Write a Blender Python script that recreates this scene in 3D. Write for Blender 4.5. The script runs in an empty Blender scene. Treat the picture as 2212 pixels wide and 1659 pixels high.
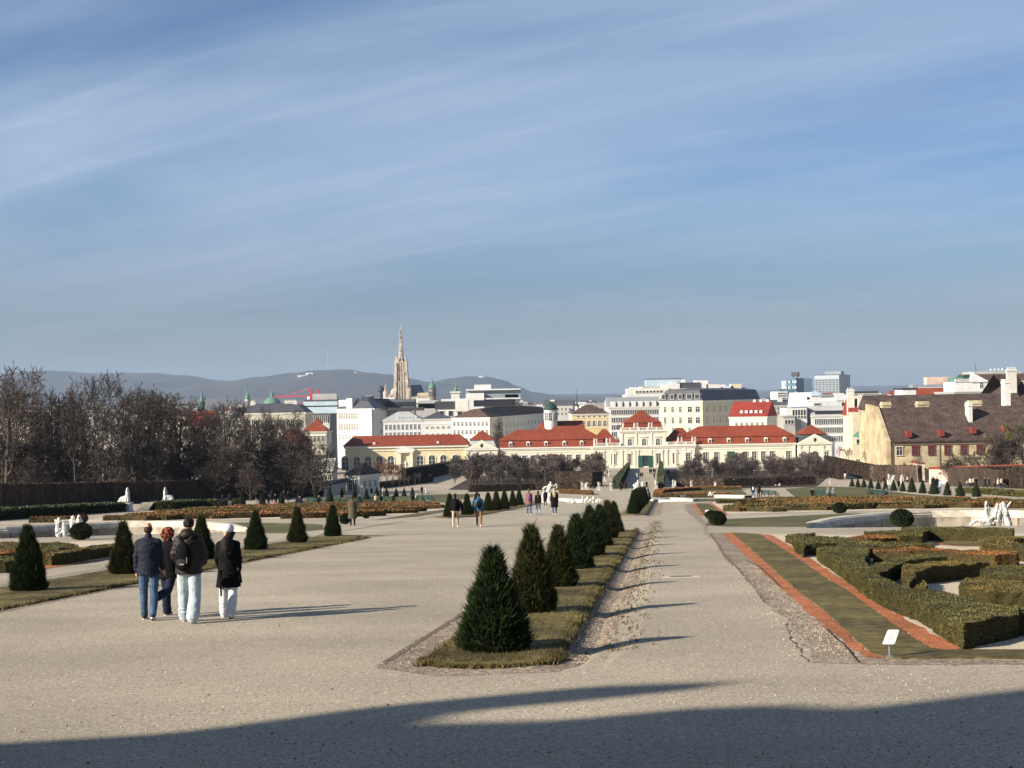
import bpy, bmesh, math, random
from mathutils import Vector, Matrix, noise as mnoise
R=math.radians; PI=math.pi
random.seed(7)
S=bpy.context.scene; COL=S.collection
# ---------------- camera, sky, sun, exposure ----------------
F=3000.0; HU,HV=1106.0,860.0; RO=R(1.0)           # focal length in pixels of a 2212 px wide picture, level point, roll
cam=bpy.data.cameras.new('camera'); co=bpy.data.objects.new('camera',cam); COL.objects.link(co)
cam.sensor_width=36; cam.lens=36*F/2212; cam.shift_y=(HV-829.5)/2212; cam.clip_start=.3; cam.clip_end=40000
co.matrix_world=Matrix.Rotation(RO,4,'Y')@Matrix.Rotation(PI/2,4,'X')
S.camera=co
SUN_EL=R(26); SD=Vector((-.885,-.466,0)).normalized()
SV=Vector((SD.x*math.cos(SUN_EL),SD.y*math.cos(SUN_EL),math.sin(SUN_EL)))
sl=bpy.data.lights.new('sun','SUN'); sl.energy=5.0; sl.angle=R(.55); sl.color=(1,.90,.76)
so=bpy.data.objects.new('sun',sl); COL.objects.link(so); so.rotation_euler=SV.to_track_quat('Z','Y').to_euler()
W=bpy.data.worlds.new('World'); S.world=W; W.use_nodes=True
def world():
    nt=W.node_tree; N=nt.nodes; L=nt.links
    for n in list(N): N.remove(n)
    out=N.new('ShaderNodeOutputWorld'); bg=N.new('ShaderNodeBackground'); sky=N.new('ShaderNodeTexSky')
    sky.sky_type='NISHITA'; sky.sun_disc=False; sky.sun_elevation=SUN_EL; sky.sun_rotation=math.atan2(SD.x,SD.y)
    sky.altitude=200; sky.air_density=1.0; sky.dust_density=.25; sky.ozone_density=8
    tc=N.new('ShaderNodeTexCoord'); sep=N.new('ShaderNodeSeparateXYZ'); L.new(tc.outputs['Generated'],sep.inputs[0])
    def m(op,a,b=None):
        n=N.new('ShaderNodeMath'); n.operation=op
        for i,x in enumerate((a,b)):
            if x is None: continue
            if isinstance(x,(int,float)): n.inputs[i].default_value=x
            else: L.new(x,n.inputs[i])
        return n.outputs[0]
    z=m('ADD',m('MAXIMUM',sep.outputs[2],0.0),.10)
    cx=m('DIVIDE',sep.outputs[0],z); cy=m('DIVIDE',sep.outputs[1],z)
    cmb=N.new('ShaderNodeCombineXYZ'); L.new(cx,cmb.inputs[0]); L.new(cy,cmb.inputs[1])
    def cloud(rot,sc,scale,lo,hi,dist,off):
        mp=N.new('ShaderNodeMapping'); mp.vector_type='TEXTURE'; mp.inputs['Rotation'].default_value=(0,0,R(rot)); mp.inputs['Scale'].default_value=sc; mp.inputs['Location'].default_value=(off,off*.7,0)
        L.new(cmb.outputs[0],mp.inputs[0])
        n=N.new('ShaderNodeTexNoise'); n.inputs['Scale'].default_value=scale; n.inputs['Detail'].default_value=9; n.inputs['Roughness'].default_value=.58; n.inputs['Distortion'].default_value=dist
        L.new(mp.outputs[0],n.inputs['Vector'])
        r=N.new('ShaderNodeMapRange'); r.interpolation_type='SMOOTHSTEP'; r.inputs['From Min'].default_value=lo; r.inputs['From Max'].default_value=hi
        L.new(n.outputs[0],r.inputs[0]); return r.outputs[0]
    a=cloud(-30,(3.2,.75,1),1.2,.36,.78,.7,9.1); b=cloud(-36,(4.5,.42,1),1.7,.46,.80,.5,4.2); c=cloud(-26,(2.6,1.3,1),.7,.30,.70,.3,2.2)
    f=m('MINIMUM',m('ADD',m('ADD',m('MULTIPLY',a,.27),m('MULTIPLY',m('MULTIPLY',b,c),.24)),m('MULTIPLY',c,.55)),.8)
    mix=N.new('ShaderNodeMixRGB'); L.new(f,mix.inputs[0]); L.new(sky.outputs[0],mix.inputs[1]); mix.inputs[2].default_value=(5.3,6.5,8.2,1)
    mr=N.new('ShaderNodeMapRange'); mr.interpolation_type='SMOOTHSTEP'; L.new(sep.outputs[2],mr.inputs[0]); mr.inputs['From Min'].default_value=-.03; mr.inputs['From Max'].default_value=.17; mr.inputs['To Min'].default_value=.92; mr.inputs['To Max'].default_value=0
    mx2=N.new('ShaderNodeMixRGB'); L.new(mr.outputs[0],mx2.inputs[0]); L.new(mix.outputs[0],mx2.inputs[1]); mx2.inputs[2].default_value=(2.15,2.4,2.5,1)
    L.new(mx2.outputs[0],bg.inputs[0]); bg.inputs[1].default_value=.0505
    L.new(bg.outputs[0],out.inputs[0])
world()
S.view_settings.view_transform='Standard'; S.view_settings.look='None'; S.view_settings.exposure=.95; S.view_settings.gamma=1
S.render.resolution_x=1024; S.render.resolution_y=768
# ---------------- picture measurements to world ----------------
OR={'A':(0,740.6,.19841),'B':(384,685.8,.23148),'C':(685.8,685.8,.23148),'D':(1014.9,740.6,.19841),'E':(1289.2,768.1,.19841),'F':(1563.5,768.1,.19841),
'G':(1865.3,768.1,.20899),'H':(0,1014.9,.19841),'I':(384,1014.9,.19841),'J':(768.1,1014.9,.14881),'K':(1042.4,987.5,.19841),'L':(1426.4,987.5,.17361),
'M':(1773.1,987.5,.19841),'N':(1481.2,1124.6,.33036),'O':(822.9,1097.2,.32242),'R':(1645.8,1130.1,.25596),'Q':(1168.5,1020.4,.14881),'Z':(0,0,1)}
def q(k,x,y): o=OR[k]; return (o[0]+x*o[2],o[1]+y*o[2])
CR,SR=math.cos(RO),math.sin(RO)
def rd(u,v): a,b=u-HU,v-HV; return ((a*CR-b*SR)/F,(-a*SR-b*CR)/F)
def P(u,v,Y): x,z=rd(u,v); return Vector((x*Y,Y,z*Y))
def PX(k,x,y,Y): return P(*q(k,x,y),Y)
PROF=[(-900,-1.85),(-10,-1.85),(170,-12.65),(264,-17.7),(300,-18.9),(480,-24.8),(520,-26),(650,-31),(16000,-34)]
def prof(y):
    if y<=PROF[0][0]: return PROF[0][1]
    for (a,za),(b,zb) in zip(PROF,PROF[1:]):
        if y<=b: return za+(zb-za)*(y-a)/(b-a)
    return PROF[-1][1]
AX=.112
DIT=[(-3.5,0),(-3.2,.0),(-1.75,.0),(-1.5,-.12),(-1.2,-.2),(-.85,-.06),(-.55,0),(-17.2,0),(-16.9,-.06),(-16.6,0)]
DITR=[(-3.4,0),(-1.75,.02),(-1.45,-.07),(-1.2,-.12),(-.9,-.06),(-.5,0)]
DITL=[(-17.6,0),(-17.1,-.1),(-16.7,0)]
def lerp(T,s):
    if s<=T[0][0] or s>=T[-1][0]: return 0
    for (a,za),(b,zb) in zip(T,T[1:]):
        if s<=b: return za+(zb-za)*(s-a)/(b-a)
def h(x,y):
    z=prof(y)
    if 18<y<205:
        s=x-AX*y; k=min(1,(y-18)/3,(205-y)/3); 
        k*= min(1,max(0,abs(y-80.5)-12)/2)
        z+=k*(lerp(DITR,s)+lerp(DITL,s))
    return z
def G(u,v,dz=0):
    x,z=rd(u,v)
    for (a,za),(b,zb) in zip(PROF,PROF[1:]):
        if b<=0: continue
        za+=dz; zb+=dz
        m=(zb-za)/(b-a); den=z-m
        if abs(den)<1e-9: continue
        y=(za-m*a)/den
        if max(a,1)-1e-6<=y<=b+1e-6: return Vector((x*y,y,h(x*y,y)))
    raise ValueError((u,v))
def GX(k,x,y,dz=0): return G(*q(k,x,y),dz)
# ---------------- materials ----------------
MATS={}
def mat(name,stops,scale=5,rough=.85,bump=0,bscale=None,detail=6,big=None,spec=.3,metal=0,vec=(1,1,1),space='Object',emit=None,trans=0,micro=None,island=None,streak=None):
    if name in MATS: return MATS[name]
    m=bpy.data.materials.new(name); m.use_nodes=True; nt=m.node_tree; N=nt.nodes; L=nt.links; B=N['Principled BSDF']
    B.inputs['Roughness'].default_value=rough; B.inputs['Specular IOR Level'].default_value=spec; B.inputs['Metallic'].default_value=metal
    if isinstance(stops[0],(int,float)): stops=[(0,[c*.86 for c in stops]),(1,[min(1,c*1.12) for c in stops])]
    tc=N.new('ShaderNodeTexCoord'); mp=N.new('ShaderNodeMapping'); mp.inputs['Scale'].default_value=vec; L.new(tc.outputs[space],mp.inputs[0])
    n=N.new('ShaderNodeTexNoise'); n.inputs['Scale'].default_value=scale; n.inputs['Detail'].default_value=detail; n.inputs['Roughness'].default_value=.65; L.new(mp.outputs[0],n.inputs['Vector'])
    r=N.new('ShaderNodeValToRGB'); L.new(n.outputs[0],r.inputs[0]); cr=r.color_ramp
    k=len(stops); pos=[.30+.40*p for p,_ in stops]
    cr.elements[0].position=pos[0]; cr.elements[0].color=(*stops[0][1],1); cr.elements[1].position=pos[-1]; cr.elements[1].color=(*stops[-1][1],1)
    for p,c in list(zip(pos,[s[1] for s in stops]))[1:-1]: e=cr.elements.new(p); e.color=(*c,1)
    c=r.outputs[0]
    def over(c,sc,amt,lo,hi,det=3,v=None):
        n2=N.new('ShaderNodeTexNoise'); n2.inputs['Scale'].default_value=sc; n2.inputs['Detail'].default_value=det; L.new((v or mp).outputs[0],n2.inputs['Vector'])
        r2=N.new('ShaderNodeMapRange'); L.new(n2.outputs[0],r2.inputs[0]); r2.inputs['From Min'].default_value=.35; r2.inputs['From Max'].default_value=.65; r2.inputs['To Min'].default_value=lo; r2.inputs['To Max'].default_value=hi
        mx=N.new('ShaderNodeMixRGB'); mx.blend_type='MULTIPLY'; mx.inputs[0].default_value=amt; L.new(c,mx.inputs[1]); L.new(r2.outputs[0],mx.inputs[2]); return mx.outputs[0]
    if big: c=over(c,big[0],1,big[1],big[2])
    if streak:
        m2=N.new('ShaderNodeMapping'); m2.inputs['Scale'].default_value=(streak[0],streak[1],1); m2.inputs['Rotation'].default_value=(0,0,.25); L.new(tc.outputs[space],m2.inputs[0]); c=over(c,streak[2],1,streak[3],streak[4],7,m2)
    if micro: c=over(c,micro[0],1,micro[1],micro[2],1)
    if island:
        ge=N.new('ShaderNodeNewGeometry'); r3=N.new('ShaderNodeMapRange'); L.new(ge.outputs['Random Per Island'],r3.inputs[0]); r3.inputs['To Min'].default_value=island[0]; r3.inputs['To Max'].default_value=island[1]
        mx=N.new('ShaderNodeMixRGB'); mx.blend_type='MULTIPLY'; mx.inputs[0].default_value=1; L.new(c,mx.inputs[1]); L.new(r3.outputs[0],mx.inputs[2]); c=mx.outputs[0]
    L.new(c,B.inputs['Base Color'])
    if bump:
        nb=N.new('ShaderNodeTexNoise'); nb.inputs['Scale'].default_value=bscale or scale*2; nb.inputs['Detail'].default_value=4; L.new(mp.outputs[0],nb.inputs['Vector'])
        bp=N.new('ShaderNodeBump'); bp.inputs['Strength'].default_value=1; bp.inputs['Distance'].default_value=bump; L.new(nb.outputs[0],bp.inputs['Height']); L.new(bp.outputs[0],B.inputs['Normal'])
    MATS[name]=m; return m
# ---------------- mesh helpers ----------------
def tag(o,label=None,cat=None,group=None,kind=None):
    if label: o['label']=label
    if cat: o['category']=cat
    if group: o['group']=group
    if kind: o['kind']=kind
    return o
def thing(name,label,cat,loc=(0,0,0),rz=0,group=None,sc=1):
    o=bpy.data.objects.new(name,None); COL.objects.link(o); o.empty_display_size=.2
    o.location=loc; o.rotation_euler=(0,0,rz); o.scale=(sc,)*3 if isinstance(sc,(int,float)) else sc
    return tag(o,label,cat,group)
def link(name,me,parent=None):
    o=bpy.data.objects.new(name,me); COL.objects.link(o)
    if parent: o.parent=parent
    return o
def dup(root,loc=None,rz=None,sc=None,label=None,group=None,name=None,mats=None):
    r=root.copy(); COL.objects.link(r)
    if loc is not None: r.location=loc
    if rz is not None: r.rotation_euler=(0,0,rz)
    if sc is not None: r.scale=(sc,)*3 if isinstance(sc,(int,float)) else sc
    if label: r['label']=label
    if group: r['group']=group
    def fix(c):
        if mats and c.type=='MESH':
            k=c.name.split('.')[0]
            if k in mats: c.material_slots[0].link='OBJECT'; c.material_slots[0].material=mats[k]
    fix(r)
    for ch in root.children:
        c=ch.copy(); COL.objects.link(c); c.parent=r; fix(c)
        for g in ch.children:
            d=g.copy(); COL.objects.link(d); d.parent=c; fix(d)
    return r
class MB:
    def __init__(s): s.v=[]; s.f=[]; s.m=[]; s.k=0
    def poly(s,pts):
        b=len(s.v); s.v+=[tuple(p) for p in pts]; s.f.append(tuple(range(b,b+len(pts)))); s.m.append(s.k); return s
    def box(s,x0,x1,y0,y1,z0,z1):
        b=len(s.v); s.v+=[(x,y,z) for z in (z0,z1) for y in (y0,y1) for x in (x0,x1)]
        for q_ in ((0,2,3,1),(4,5,7,6),(0,1,5,4),(1,3,7,5),(3,2,6,7),(2,0,4,6)): s.f.append(tuple(b+i for i in q_)); s.m.append(s.k)
        return s
    def cbox(s,c,d): return s.box(c[0]-d[0]/2,c[0]+d[0]/2,c[1]-d[1]/2,c[1]+d[1]/2,c[2]-d[2]/2,c[2]+d[2]/2)
    def ring(s,pts): b=len(s.v); s.v+=[tuple(p) for p in pts]; return list(range(b,b+len(pts)))
    def bridge(s,a,b,closed=True):
        n=len(a)
        for i in range(n if closed else n-1): j=(i+1)%n; s.f.append((a[i],a[j],b[j],b[i])); s.m.append(s.k)
    def cap(s,a,rev=False): s.f.append(tuple(a[::-1] if rev else a)); s.m.append(s.k)
    def tube(s,p0,p1,r0,r1=None,n=6,caps=True):
        p0=Vector(p0); p1=Vector(p1); r1=r0 if r1 is None else r1; d=p1-p0
        if d.length<1e-7: return s
        d.normalize(); a=d.orthogonal().normalized(); b=d.cross(a)
        A=s.ring([p0+(a*math.cos(t)+b*math.sin(t))*r0 for t in [2*PI*i/n for i in range(n)]])
        B=s.ring([p1+(a*math.cos(t)+b*math.sin(t))*r1 for t in [2*PI*i/n for i in range(n)]])
        s.bridge(A,B)
        if caps: s.cap(A,True); s.cap(B)
        return s
    def lathe(s,prof_,c=(0,0,0),n=12,caps=True,sx=1,sy=1):
        rs=[s.ring([(c[0]+r*sx*math.cos(2*PI*i/n),c[1]+r*sy*math.sin(2*PI*i/n),c[2]+z) for i in range(n)]) for r,z in prof_]
        for a,b in zip(rs,rs[1:]): s.bridge(a,b)
        if caps: s.cap(rs[0],True); s.cap(rs[-1])
        return s
    def ell(s,c,r,n=10,m=7): # ellipsoid
        c=Vector(c); rr=(r,)*3 if isinstance(r,(int,float)) else r
        pr=[]
        for j in range(1,m): t=PI*j/m; pr.append((math.sin(t),-math.cos(t)))
        rs=[s.ring([(c.x+a*rr[0]*math.cos(2*PI*i/n),c.y+a*rr[1]*math.sin(2*PI*i/n),c.z+z*rr[2]) for i in range(n)]) for a,z in pr]
        for a,b in zip(rs,rs[1:]): s.bridge(a,b)
        t=s.ring([(c.x,c.y,c.z-rr[2])])[0]; u=s.ring([(c.x,c.y,c.z+rr[2])])[0]
        for i in range(n): s.f.append((t,rs[0][(i+1)%n],rs[0][i])); s.f.append((u,rs[-1][i],rs[-1][(i+1)%n])); s.m+=[s.k,s.k]
        return s
    def prism(s,poly,z0,z1):
        A=s.ring([(x,y,z0) for x,y in poly]); B=s.ring([(x,y,z1) for x,y in poly]); s.bridge(A,B); s.cap(A,True); s.cap(B); return s
    def xprism(s,poly,y0,y1): # polygon in x,z extruded in y
        A=s.ring([(x,y0,z) for x,z in poly]); B=s.ring([(x,y1,z) for x,z in poly]); s.bridge(A,B); s.cap(A,True); s.cap(B); return s
    def mesh(s,name,mats,smooth=False):
        me=bpy.data.meshes.new(name); me.from_pydata(s.v,[],s.f)
        if not isinstance(mats,(list,tuple)): mats=[mats]
        for m in mats: me.materials.append(m)
        if len(mats)>1: me.polygons.foreach_set('material_index',s.m)
        if smooth: me.polygons.foreach_set('use_smooth',[True]*len(me.polygons))
        me.update(); return me
    def build(s,name,mats,parent=None,smooth=False): return link(name,s.mesh(name,mats,smooth),parent)
def pieces(mb):
    par=list(range(len(mb.v)))
    def fd(a):
        while par[a]!=a: par[a]=par[par[a]]; a=par[a]
        return a
    for f in mb.f:
        r=fd(f[0])
        for i in f[1:]: par[fd(i)]=r
    g={}
    for f,m_ in zip(mb.f,mb.m): g.setdefault(fd(f[0]),[]).append((f,m_))
    out=[]
    for fs in g.values():
        n=MB(); ix={}
        for f,m_ in fs:
            t=[]
            for i in f:
                if i not in ix: ix[i]=len(n.v); n.v.append(mb.v[i])
                t.append(ix[i])
            n.f.append(tuple(t)); n.m.append(m_)
        out.append(n)
    return out
def fixn(me):
    bm=bmesh.new(); bm.from_mesh(me); bmesh.ops.recalc_face_normals(bm,faces=bm.faces); bm.to_mesh(me); bm.free()
# draped ground sheets
SCUT=sorted(set([a for a,_ in DITR+DITL]))
def clip(poly,ax,ay,c,keep):   # keep side of ax*x+ay*y<=c (keep=1) or >= (keep=-1)
    out=[]; n=len(poly)
    for i in range(n):
        p=poly[i]; r=poly[(i+1)%n]; dp=(ax*p[0]+ay*p[1]-c)*keep; dr=(ax*r[0]+ay*r[1]-c)*keep
        if dp<=0: out.append(p)
        if (dp<0<dr) or (dr<0<dp): t=dp/(dp-dr); out.append((p[0]+(r[0]-p[0])*t,p[1]+(r[1]-p[1])*t))
    return out
YCUT=[-10,16,18,21,66.5,68.5,92.5,94.5,170,202,205,264,300,480,520,650]
def drape(name,outline,m,lift=.004,holes=(),skirt=0,ex=(),wob=0,par=None,strip=False,zf=None):
    o2=[(p[0],p[1]) for p in outline]
    if wob:
        o3=[]
        for i,p in enumerate(o2):
            r=o2[(i+1)%len(o2)]; d=math.dist(p,r); n=max(1,int(d/(wob*2.5)))
            for k in range(n):
                x=p[0]+(r[0]-p[0])*k/n; y=p[1]+(r[1]-p[1])*k/n; v=mnoise.noise_vector(Vector((x*1.3/wob*.4,y*1.3/wob*.4,1))); w2=mnoise.noise_vector(Vector((x*2.1,y*2.1,5)))
                o3.append((x+v.x*wob+w2.x*wob*.4,y+v.y*wob+w2.y*wob*.4))
        o2=o3
    bm=bmesh.new(); ed=[]
    for lp in [o2]+[[(p[0],p[1]) for p in hh] for hh in holes]:
        vs=[bm.verts.new((x,y,0)) for x,y in lp]
        for a,b in zip(vs,vs[1:]+vs[:1]): ed.append(bm.edges.new((a,b)))
    bmesh.ops.triangle_fill(bm,use_beauty=True,use_dissolve=False,edges=ed)
    ys=[v.co.y for v in bm.verts]; y0,y1=min(ys),max(ys); ss=[v.co.x-AX*v.co.y for v in bm.verts]; s0,s1=min(ss),max(ss)
    def cut(pt,no): bmesh.ops.bisect_plane(bm,geom=bm.verts[:]+bm.edges[:]+bm.faces[:],plane_co=pt,plane_no=no)
    for y in list(YCUT)+list(ex):
        if y0<y<y1: cut((0,y,0),(0,1,0))
    if y0<205 and y1>18:
        for c in SCUT:
            if s0<c<s1: cut((c,0,0),(1,-AX,0))
    for v in bm.verts: v.co.z=(zf or h)(v.co.x,v.co.y)+lift
    bmesh.ops.recalc_face_normals(bm,faces=bm.faces)
    if sum(f.normal.z for f in bm.faces)<0: bmesh.ops.reverse_faces(bm,faces=bm.faces)
    if skirt:
        be=[e for e in bm.edges if e.is_boundary]
        g=bmesh.ops.extrude_edge_only(bm,edges=be)
        for v in g['geom']:
            if isinstance(v,bmesh.types.BMVert): v.co.z-=skirt
    me=bpy.data.meshes.new(name); bm.to_mesh(me); bm.free(); me.materials.append(m)
    return link(name,me,par)
# ================= MATERIALS =================
def M(n): return MATS[n]
mat('gravel',[(0,(.215,.175,.125)),(.35,(.365,.31,.225)),(.65,(.465,.40,.30)),(1,(.66,.59,.47))],scale=22,detail=10,bump=.02,bscale=70,big=(.22,.86,1.06),micro=(110,.6,1.35),streak=(.22,.7,.6,.88,1.04))
mat('litter gravel',[(0,(.07,.05,.03)),(.4,(.24,.18,.125)),(.7,(.38,.31,.235)),(1,(.60,.54,.44))],scale=14,detail=10,bump=.03,bscale=40,big=(1.3,.72,1.12),micro=(60,.55,1.4))
mat('sand',[(0,(.38,.30,.20)),(.5,(.55,.46,.33)),(1,(.68,.60,.46))],scale=18,detail=8,bump=.015,bscale=60,micro=(90,.7,1.3))
mat('brick chips',[(0,(.17,.05,.018)),(.35,(.39,.125,.045)),(.75,(.50,.19,.08)),(1,(.60,.42,.30))],scale=20,detail=9,bump=.03,bscale=50,big=(1.2,.75,1.15),micro=(60,.55,1.35))
mat('grass dry',[(0,(.065,.048,.016)),(.5,(.135,.108,.036)),(1,(.23,.185,.075))],scale=9,detail=9,bump=.03,bscale=60,big=(.8,.5,1.3),micro=(90,.6,1.4))
mat('grass',[(0,(.06,.048,.015)),(.5,(.125,.10,.033)),(1,(.22,.17,.068))],scale=4,detail=10,bump=.03,bscale=60,big=(.55,.68,1.25),micro=(80,.55,1.45))
mat('lawn',[(0,(.055,.05,.014)),(.5,(.092,.083,.024)),(1,(.14,.12,.04))],scale=1.2,detail=9,big=(.12,.75,1.2))
mat('dirt',[(0,(.07,.05,.03)),(.5,(.16,.12,.08)),(1,(.32,.26,.2))],scale=14,bump=.04,bscale=25)
mat('asphalt',(.09,.09,.095),scale=2)
mat('yew',[(0,(0.00651,0.01302,0.00372)),(.5,(0.01674,0.03162,0.00744)),(1,(0.0372,0.05115,0.01302))],scale=4,rough=.6,island=(.45,1.7))
mat('yew brown',[(0,(0.01344,0.0168,0.00504)),(.5,(0.03024,0.03528,0.0084)),(1,(0.063,0.0504,0.01512))],scale=3,rough=.6,island=(.45,1.7))
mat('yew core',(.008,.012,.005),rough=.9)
mat('yew far',[(0,(0.00845,0.01352,0.00507)),(.5,(0.01859,0.02873,0.00845)),(1,(0.03803,0.04225,0.01521))],scale=6,rough=.7,island=(.6,1.5))
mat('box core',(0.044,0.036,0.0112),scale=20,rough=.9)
mat('box green',[(0,(0.0252,0.02736,0.0072)),(.5,(0.0612,0.05904,0.0144)),(1,(0.1152,0.1008,0.02736))],scale=1.6,rough=.6,big=(.5,.7,1.3),island=(.5,1.6))
mat('box olive',[(0,(0.0444,0.037,0.00888)),(.5,(0.1036,0.0814,0.0185)),(1,(0.185,0.1184,0.0296))],scale=1.8,rough=.6,big=(.6,.65,1.3),island=(.5,1.6))
mat('box orange',[(0,(0.072,0.036,0.0096)),(.5,(0.176,0.072,0.0176)),(1,(0.272,0.112,0.028))],scale=1.5,rough=.6,big=(.7,.6,1.3),island=(.5,1.6))
mat('box dark',[(0,(.014,.022,.006)),(.5,(.028,.042,.011)),(1,(.05,.06,.018))],scale=3,rough=.55,island=(.5,1.7))
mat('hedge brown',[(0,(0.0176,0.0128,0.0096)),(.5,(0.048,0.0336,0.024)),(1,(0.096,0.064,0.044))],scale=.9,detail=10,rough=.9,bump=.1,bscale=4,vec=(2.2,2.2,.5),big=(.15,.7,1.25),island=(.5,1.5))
mat('bark',[(0,(.03,.024,.019)),(.5,(.07,.056,.045)),(1,(.13,.11,.09))],scale=3,rough=.95)
mat('bark pale',[(0,(.10,.085,.07)),(.5,(.19,.165,.14)),(1,(.3,.27,.23))],scale=3,rough=.95)
mat('twig',[(0,(0.0272,0.02108,0.017)),(.5,(0.05984,0.04624,0.03808)),(1,(0.1054,0.085,0.0714))],scale=.8,rough=.95,island=(.6,1.4))
mat('twig grey',[(0,(.062,.050,.043)),(.5,(.115,.094,.082)),(1,(.19,.16,.14))],scale=.8,rough=.95,island=(.6,1.4))
mat('twig red',[(0,(.07,.035,.026)),(.5,(.14,.07,.05)),(1,(.22,.12,.09))],scale=.8,rough=.95,island=(.6,1.4))
mat('mistletoe',(.13,.14,.03),scale=2,rough=.8,island=(.6,1.4))
mat('marble',[(0,(0.205,0.1968,0.1722)),(.35,(0.492,0.4756,0.4264)),(1,(0.6724,0.656,0.6068))],scale=4,detail=8,rough=.7,bump=.01)
mat('marble dirty',[(0,(.05,.055,.05)),(.35,(.28,.28,.25)),(.6,(.62,.60,.54)),(1,(.78,.76,.7))],scale=2.2,detail=9,rough=.8,bump=.02,bscale=9)
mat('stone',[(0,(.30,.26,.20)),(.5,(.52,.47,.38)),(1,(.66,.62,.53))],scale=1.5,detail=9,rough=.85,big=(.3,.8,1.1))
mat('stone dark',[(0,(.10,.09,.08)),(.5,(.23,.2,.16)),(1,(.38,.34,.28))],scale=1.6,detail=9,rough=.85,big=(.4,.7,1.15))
mat('white wall',(0.6364,0.6149,0.5504),scale=.6,detail=8,big=(.06,.92,1.04))
mat('bright white',(0.625,0.625,0.6093),scale=.6,detail=8,big=(.06,.94,1.03))
mat('cream wall',(0.6364,0.5676,0.4042),scale=.6,detail=8,big=(.08,.92,1.05))
mat('pale cream wall',(0.6688,0.6292,0.5016),scale=.6,detail=8,big=(.08,.93,1.05))
mat('yellow wall',(0.629,0.493,0.2295),scale=.6,detail=8,big=(.08,.92,1.05))
mat('orangery wall',(0.629,0.544,0.323),scale=.6,detail=8,big=(.08,.92,1.05))
mat('trim',(0.6708,0.645,0.559),scale=2)
mat('grey wall',(.38,.37,.35),scale=.6,big=(.08,.9,1.06))
mat('beige plaster',[(0,(0.289,0.2064,0.117)),(.5,(0.4266,0.344,0.2133)),(1,(0.4954,0.4128,0.2752))],scale=.25,detail=9,big=(.5,.9,1.06),bump=.02)
mat('old plaster',[(0,(0.272,0.208,0.112)),(.45,(0.448,0.376,0.224)),(1,(0.56,0.496,0.336))],scale=.5,detail=10,big=(.25,.8,1.1),bump=.03)
mat('pink wall',(.60,.44,.35),scale=.3,detail=9,big=(.2,.85,1.1))
mat('red tile',[(0,(.15,.030,.013)),(.5,(.215,.044,.019)),(1,(.28,.068,.033))],scale=1.2,detail=10,rough=.8,big=(.10,.84,1.1),bump=.03,bscale=6)
mat('bright red tile',[(0,(0.1836,0.02295,0.0153)),(.5,(0.2346,0.03315,0.0204)),(1,(0.2652,0.0459,0.0306))],scale=1.2,detail=10,rough=.8,big=(.12,.88,1.1))
mat('brown tile',[(0,(.045,.03,.025)),(.5,(.085,.052,.042)),(1,(.13,.08,.065))],scale=1.4,detail=10,rough=.85,big=(.2,.8,1.15))
mat('old tile',[(0,(.022,.016,.013)),(.4,(.058,.040,.033)),(.7,(.10,.066,.054)),(1,(.20,.15,.125))],scale=2.6,detail=11,rough=.9,vec=(1,1,1.6),big=(.45,.72,1.2),bump=.08,bscale=6)
mat('slate',(.07,.072,.085),scale=2,rough=.6,big=(.2,.85,1.1))
mat('grey metal',(.24,.25,.25),scale=1,rough=.5)
mat('zinc',(.40,.40,.38),scale=1,rough=.5,big=(.2,.85,1.1))
mat('copper',[(0,(.05,.12,.085)),(.5,(.09,.20,.145)),(1,(.19,.30,.24))],scale=.8,rough=.7)
mat('dark copper',(0.021,0.0525,0.0385),scale=.8,rough=.7)
mat('glass',(.035,.042,.05),scale=.3,rough=.12,spec=.6)
mat('glass blue',(.09,.16,.21),scale=.12,rough=.12,spec=.7)
mat('glass pale',(.42,.52,.58),scale=.1,rough=.25,spec=.7)
mat('blue slab',(.10,.15,.22),scale=.2,rough=.4)
mat('panel grey',(.22,.25,.27),scale=.2,rough=.5)
mat('dark roof',(.05,.05,.052),scale=.6,rough=.7)
mat('gothic',[(0,(.16,.12,.09)),(.4,(.42,.35,.27)),(.7,(.58,.50,.40)),(1,(.66,.6,.5))],scale=.22,detail=10,vec=(1,1,.5),big=(.08,.8,1.1))
mat('gothic roof',(.10,.10,.11),scale=.2)
mat('teal door',(.02,.085,.07),rough=.5); mat('green door',(.025,.09,.05),rough=.5); mat('door red',(.20,.04,.03),rough=.5)
mat('bench green',(.012,.042,.028),rough=.45,scale=8); mat('bench wood',(.22,.22,.2),rough=.6,scale=8)
mat('iron',(.02,.022,.024),rough=.5); mat('steel',(.42,.43,.44),rough=.35,metal=.7)
mat('sign white',(.80,.79,.74),rough=.4); mat('sign ink',(.35,.34,.31),rough=.6)
mat('crane red',(.55,.04,.05),rough=.5); mat('crane white',(.8,.8,.8),rough=.5)
mat('forest',[(0,(.028,.026,.022)),(.5,(.045,.042,.034)),(1,(.07,.06,.045))],scale=.004,detail=12,rough=1)
mat('field',[(0,(.09,.075,.05)),(1,(.13,.11,.08))],scale=.004,detail=12,rough=1)
mat('hill white',(.75,.74,.70))
mat('rubber',(.015,.015,.017),rough=.5)
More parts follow.
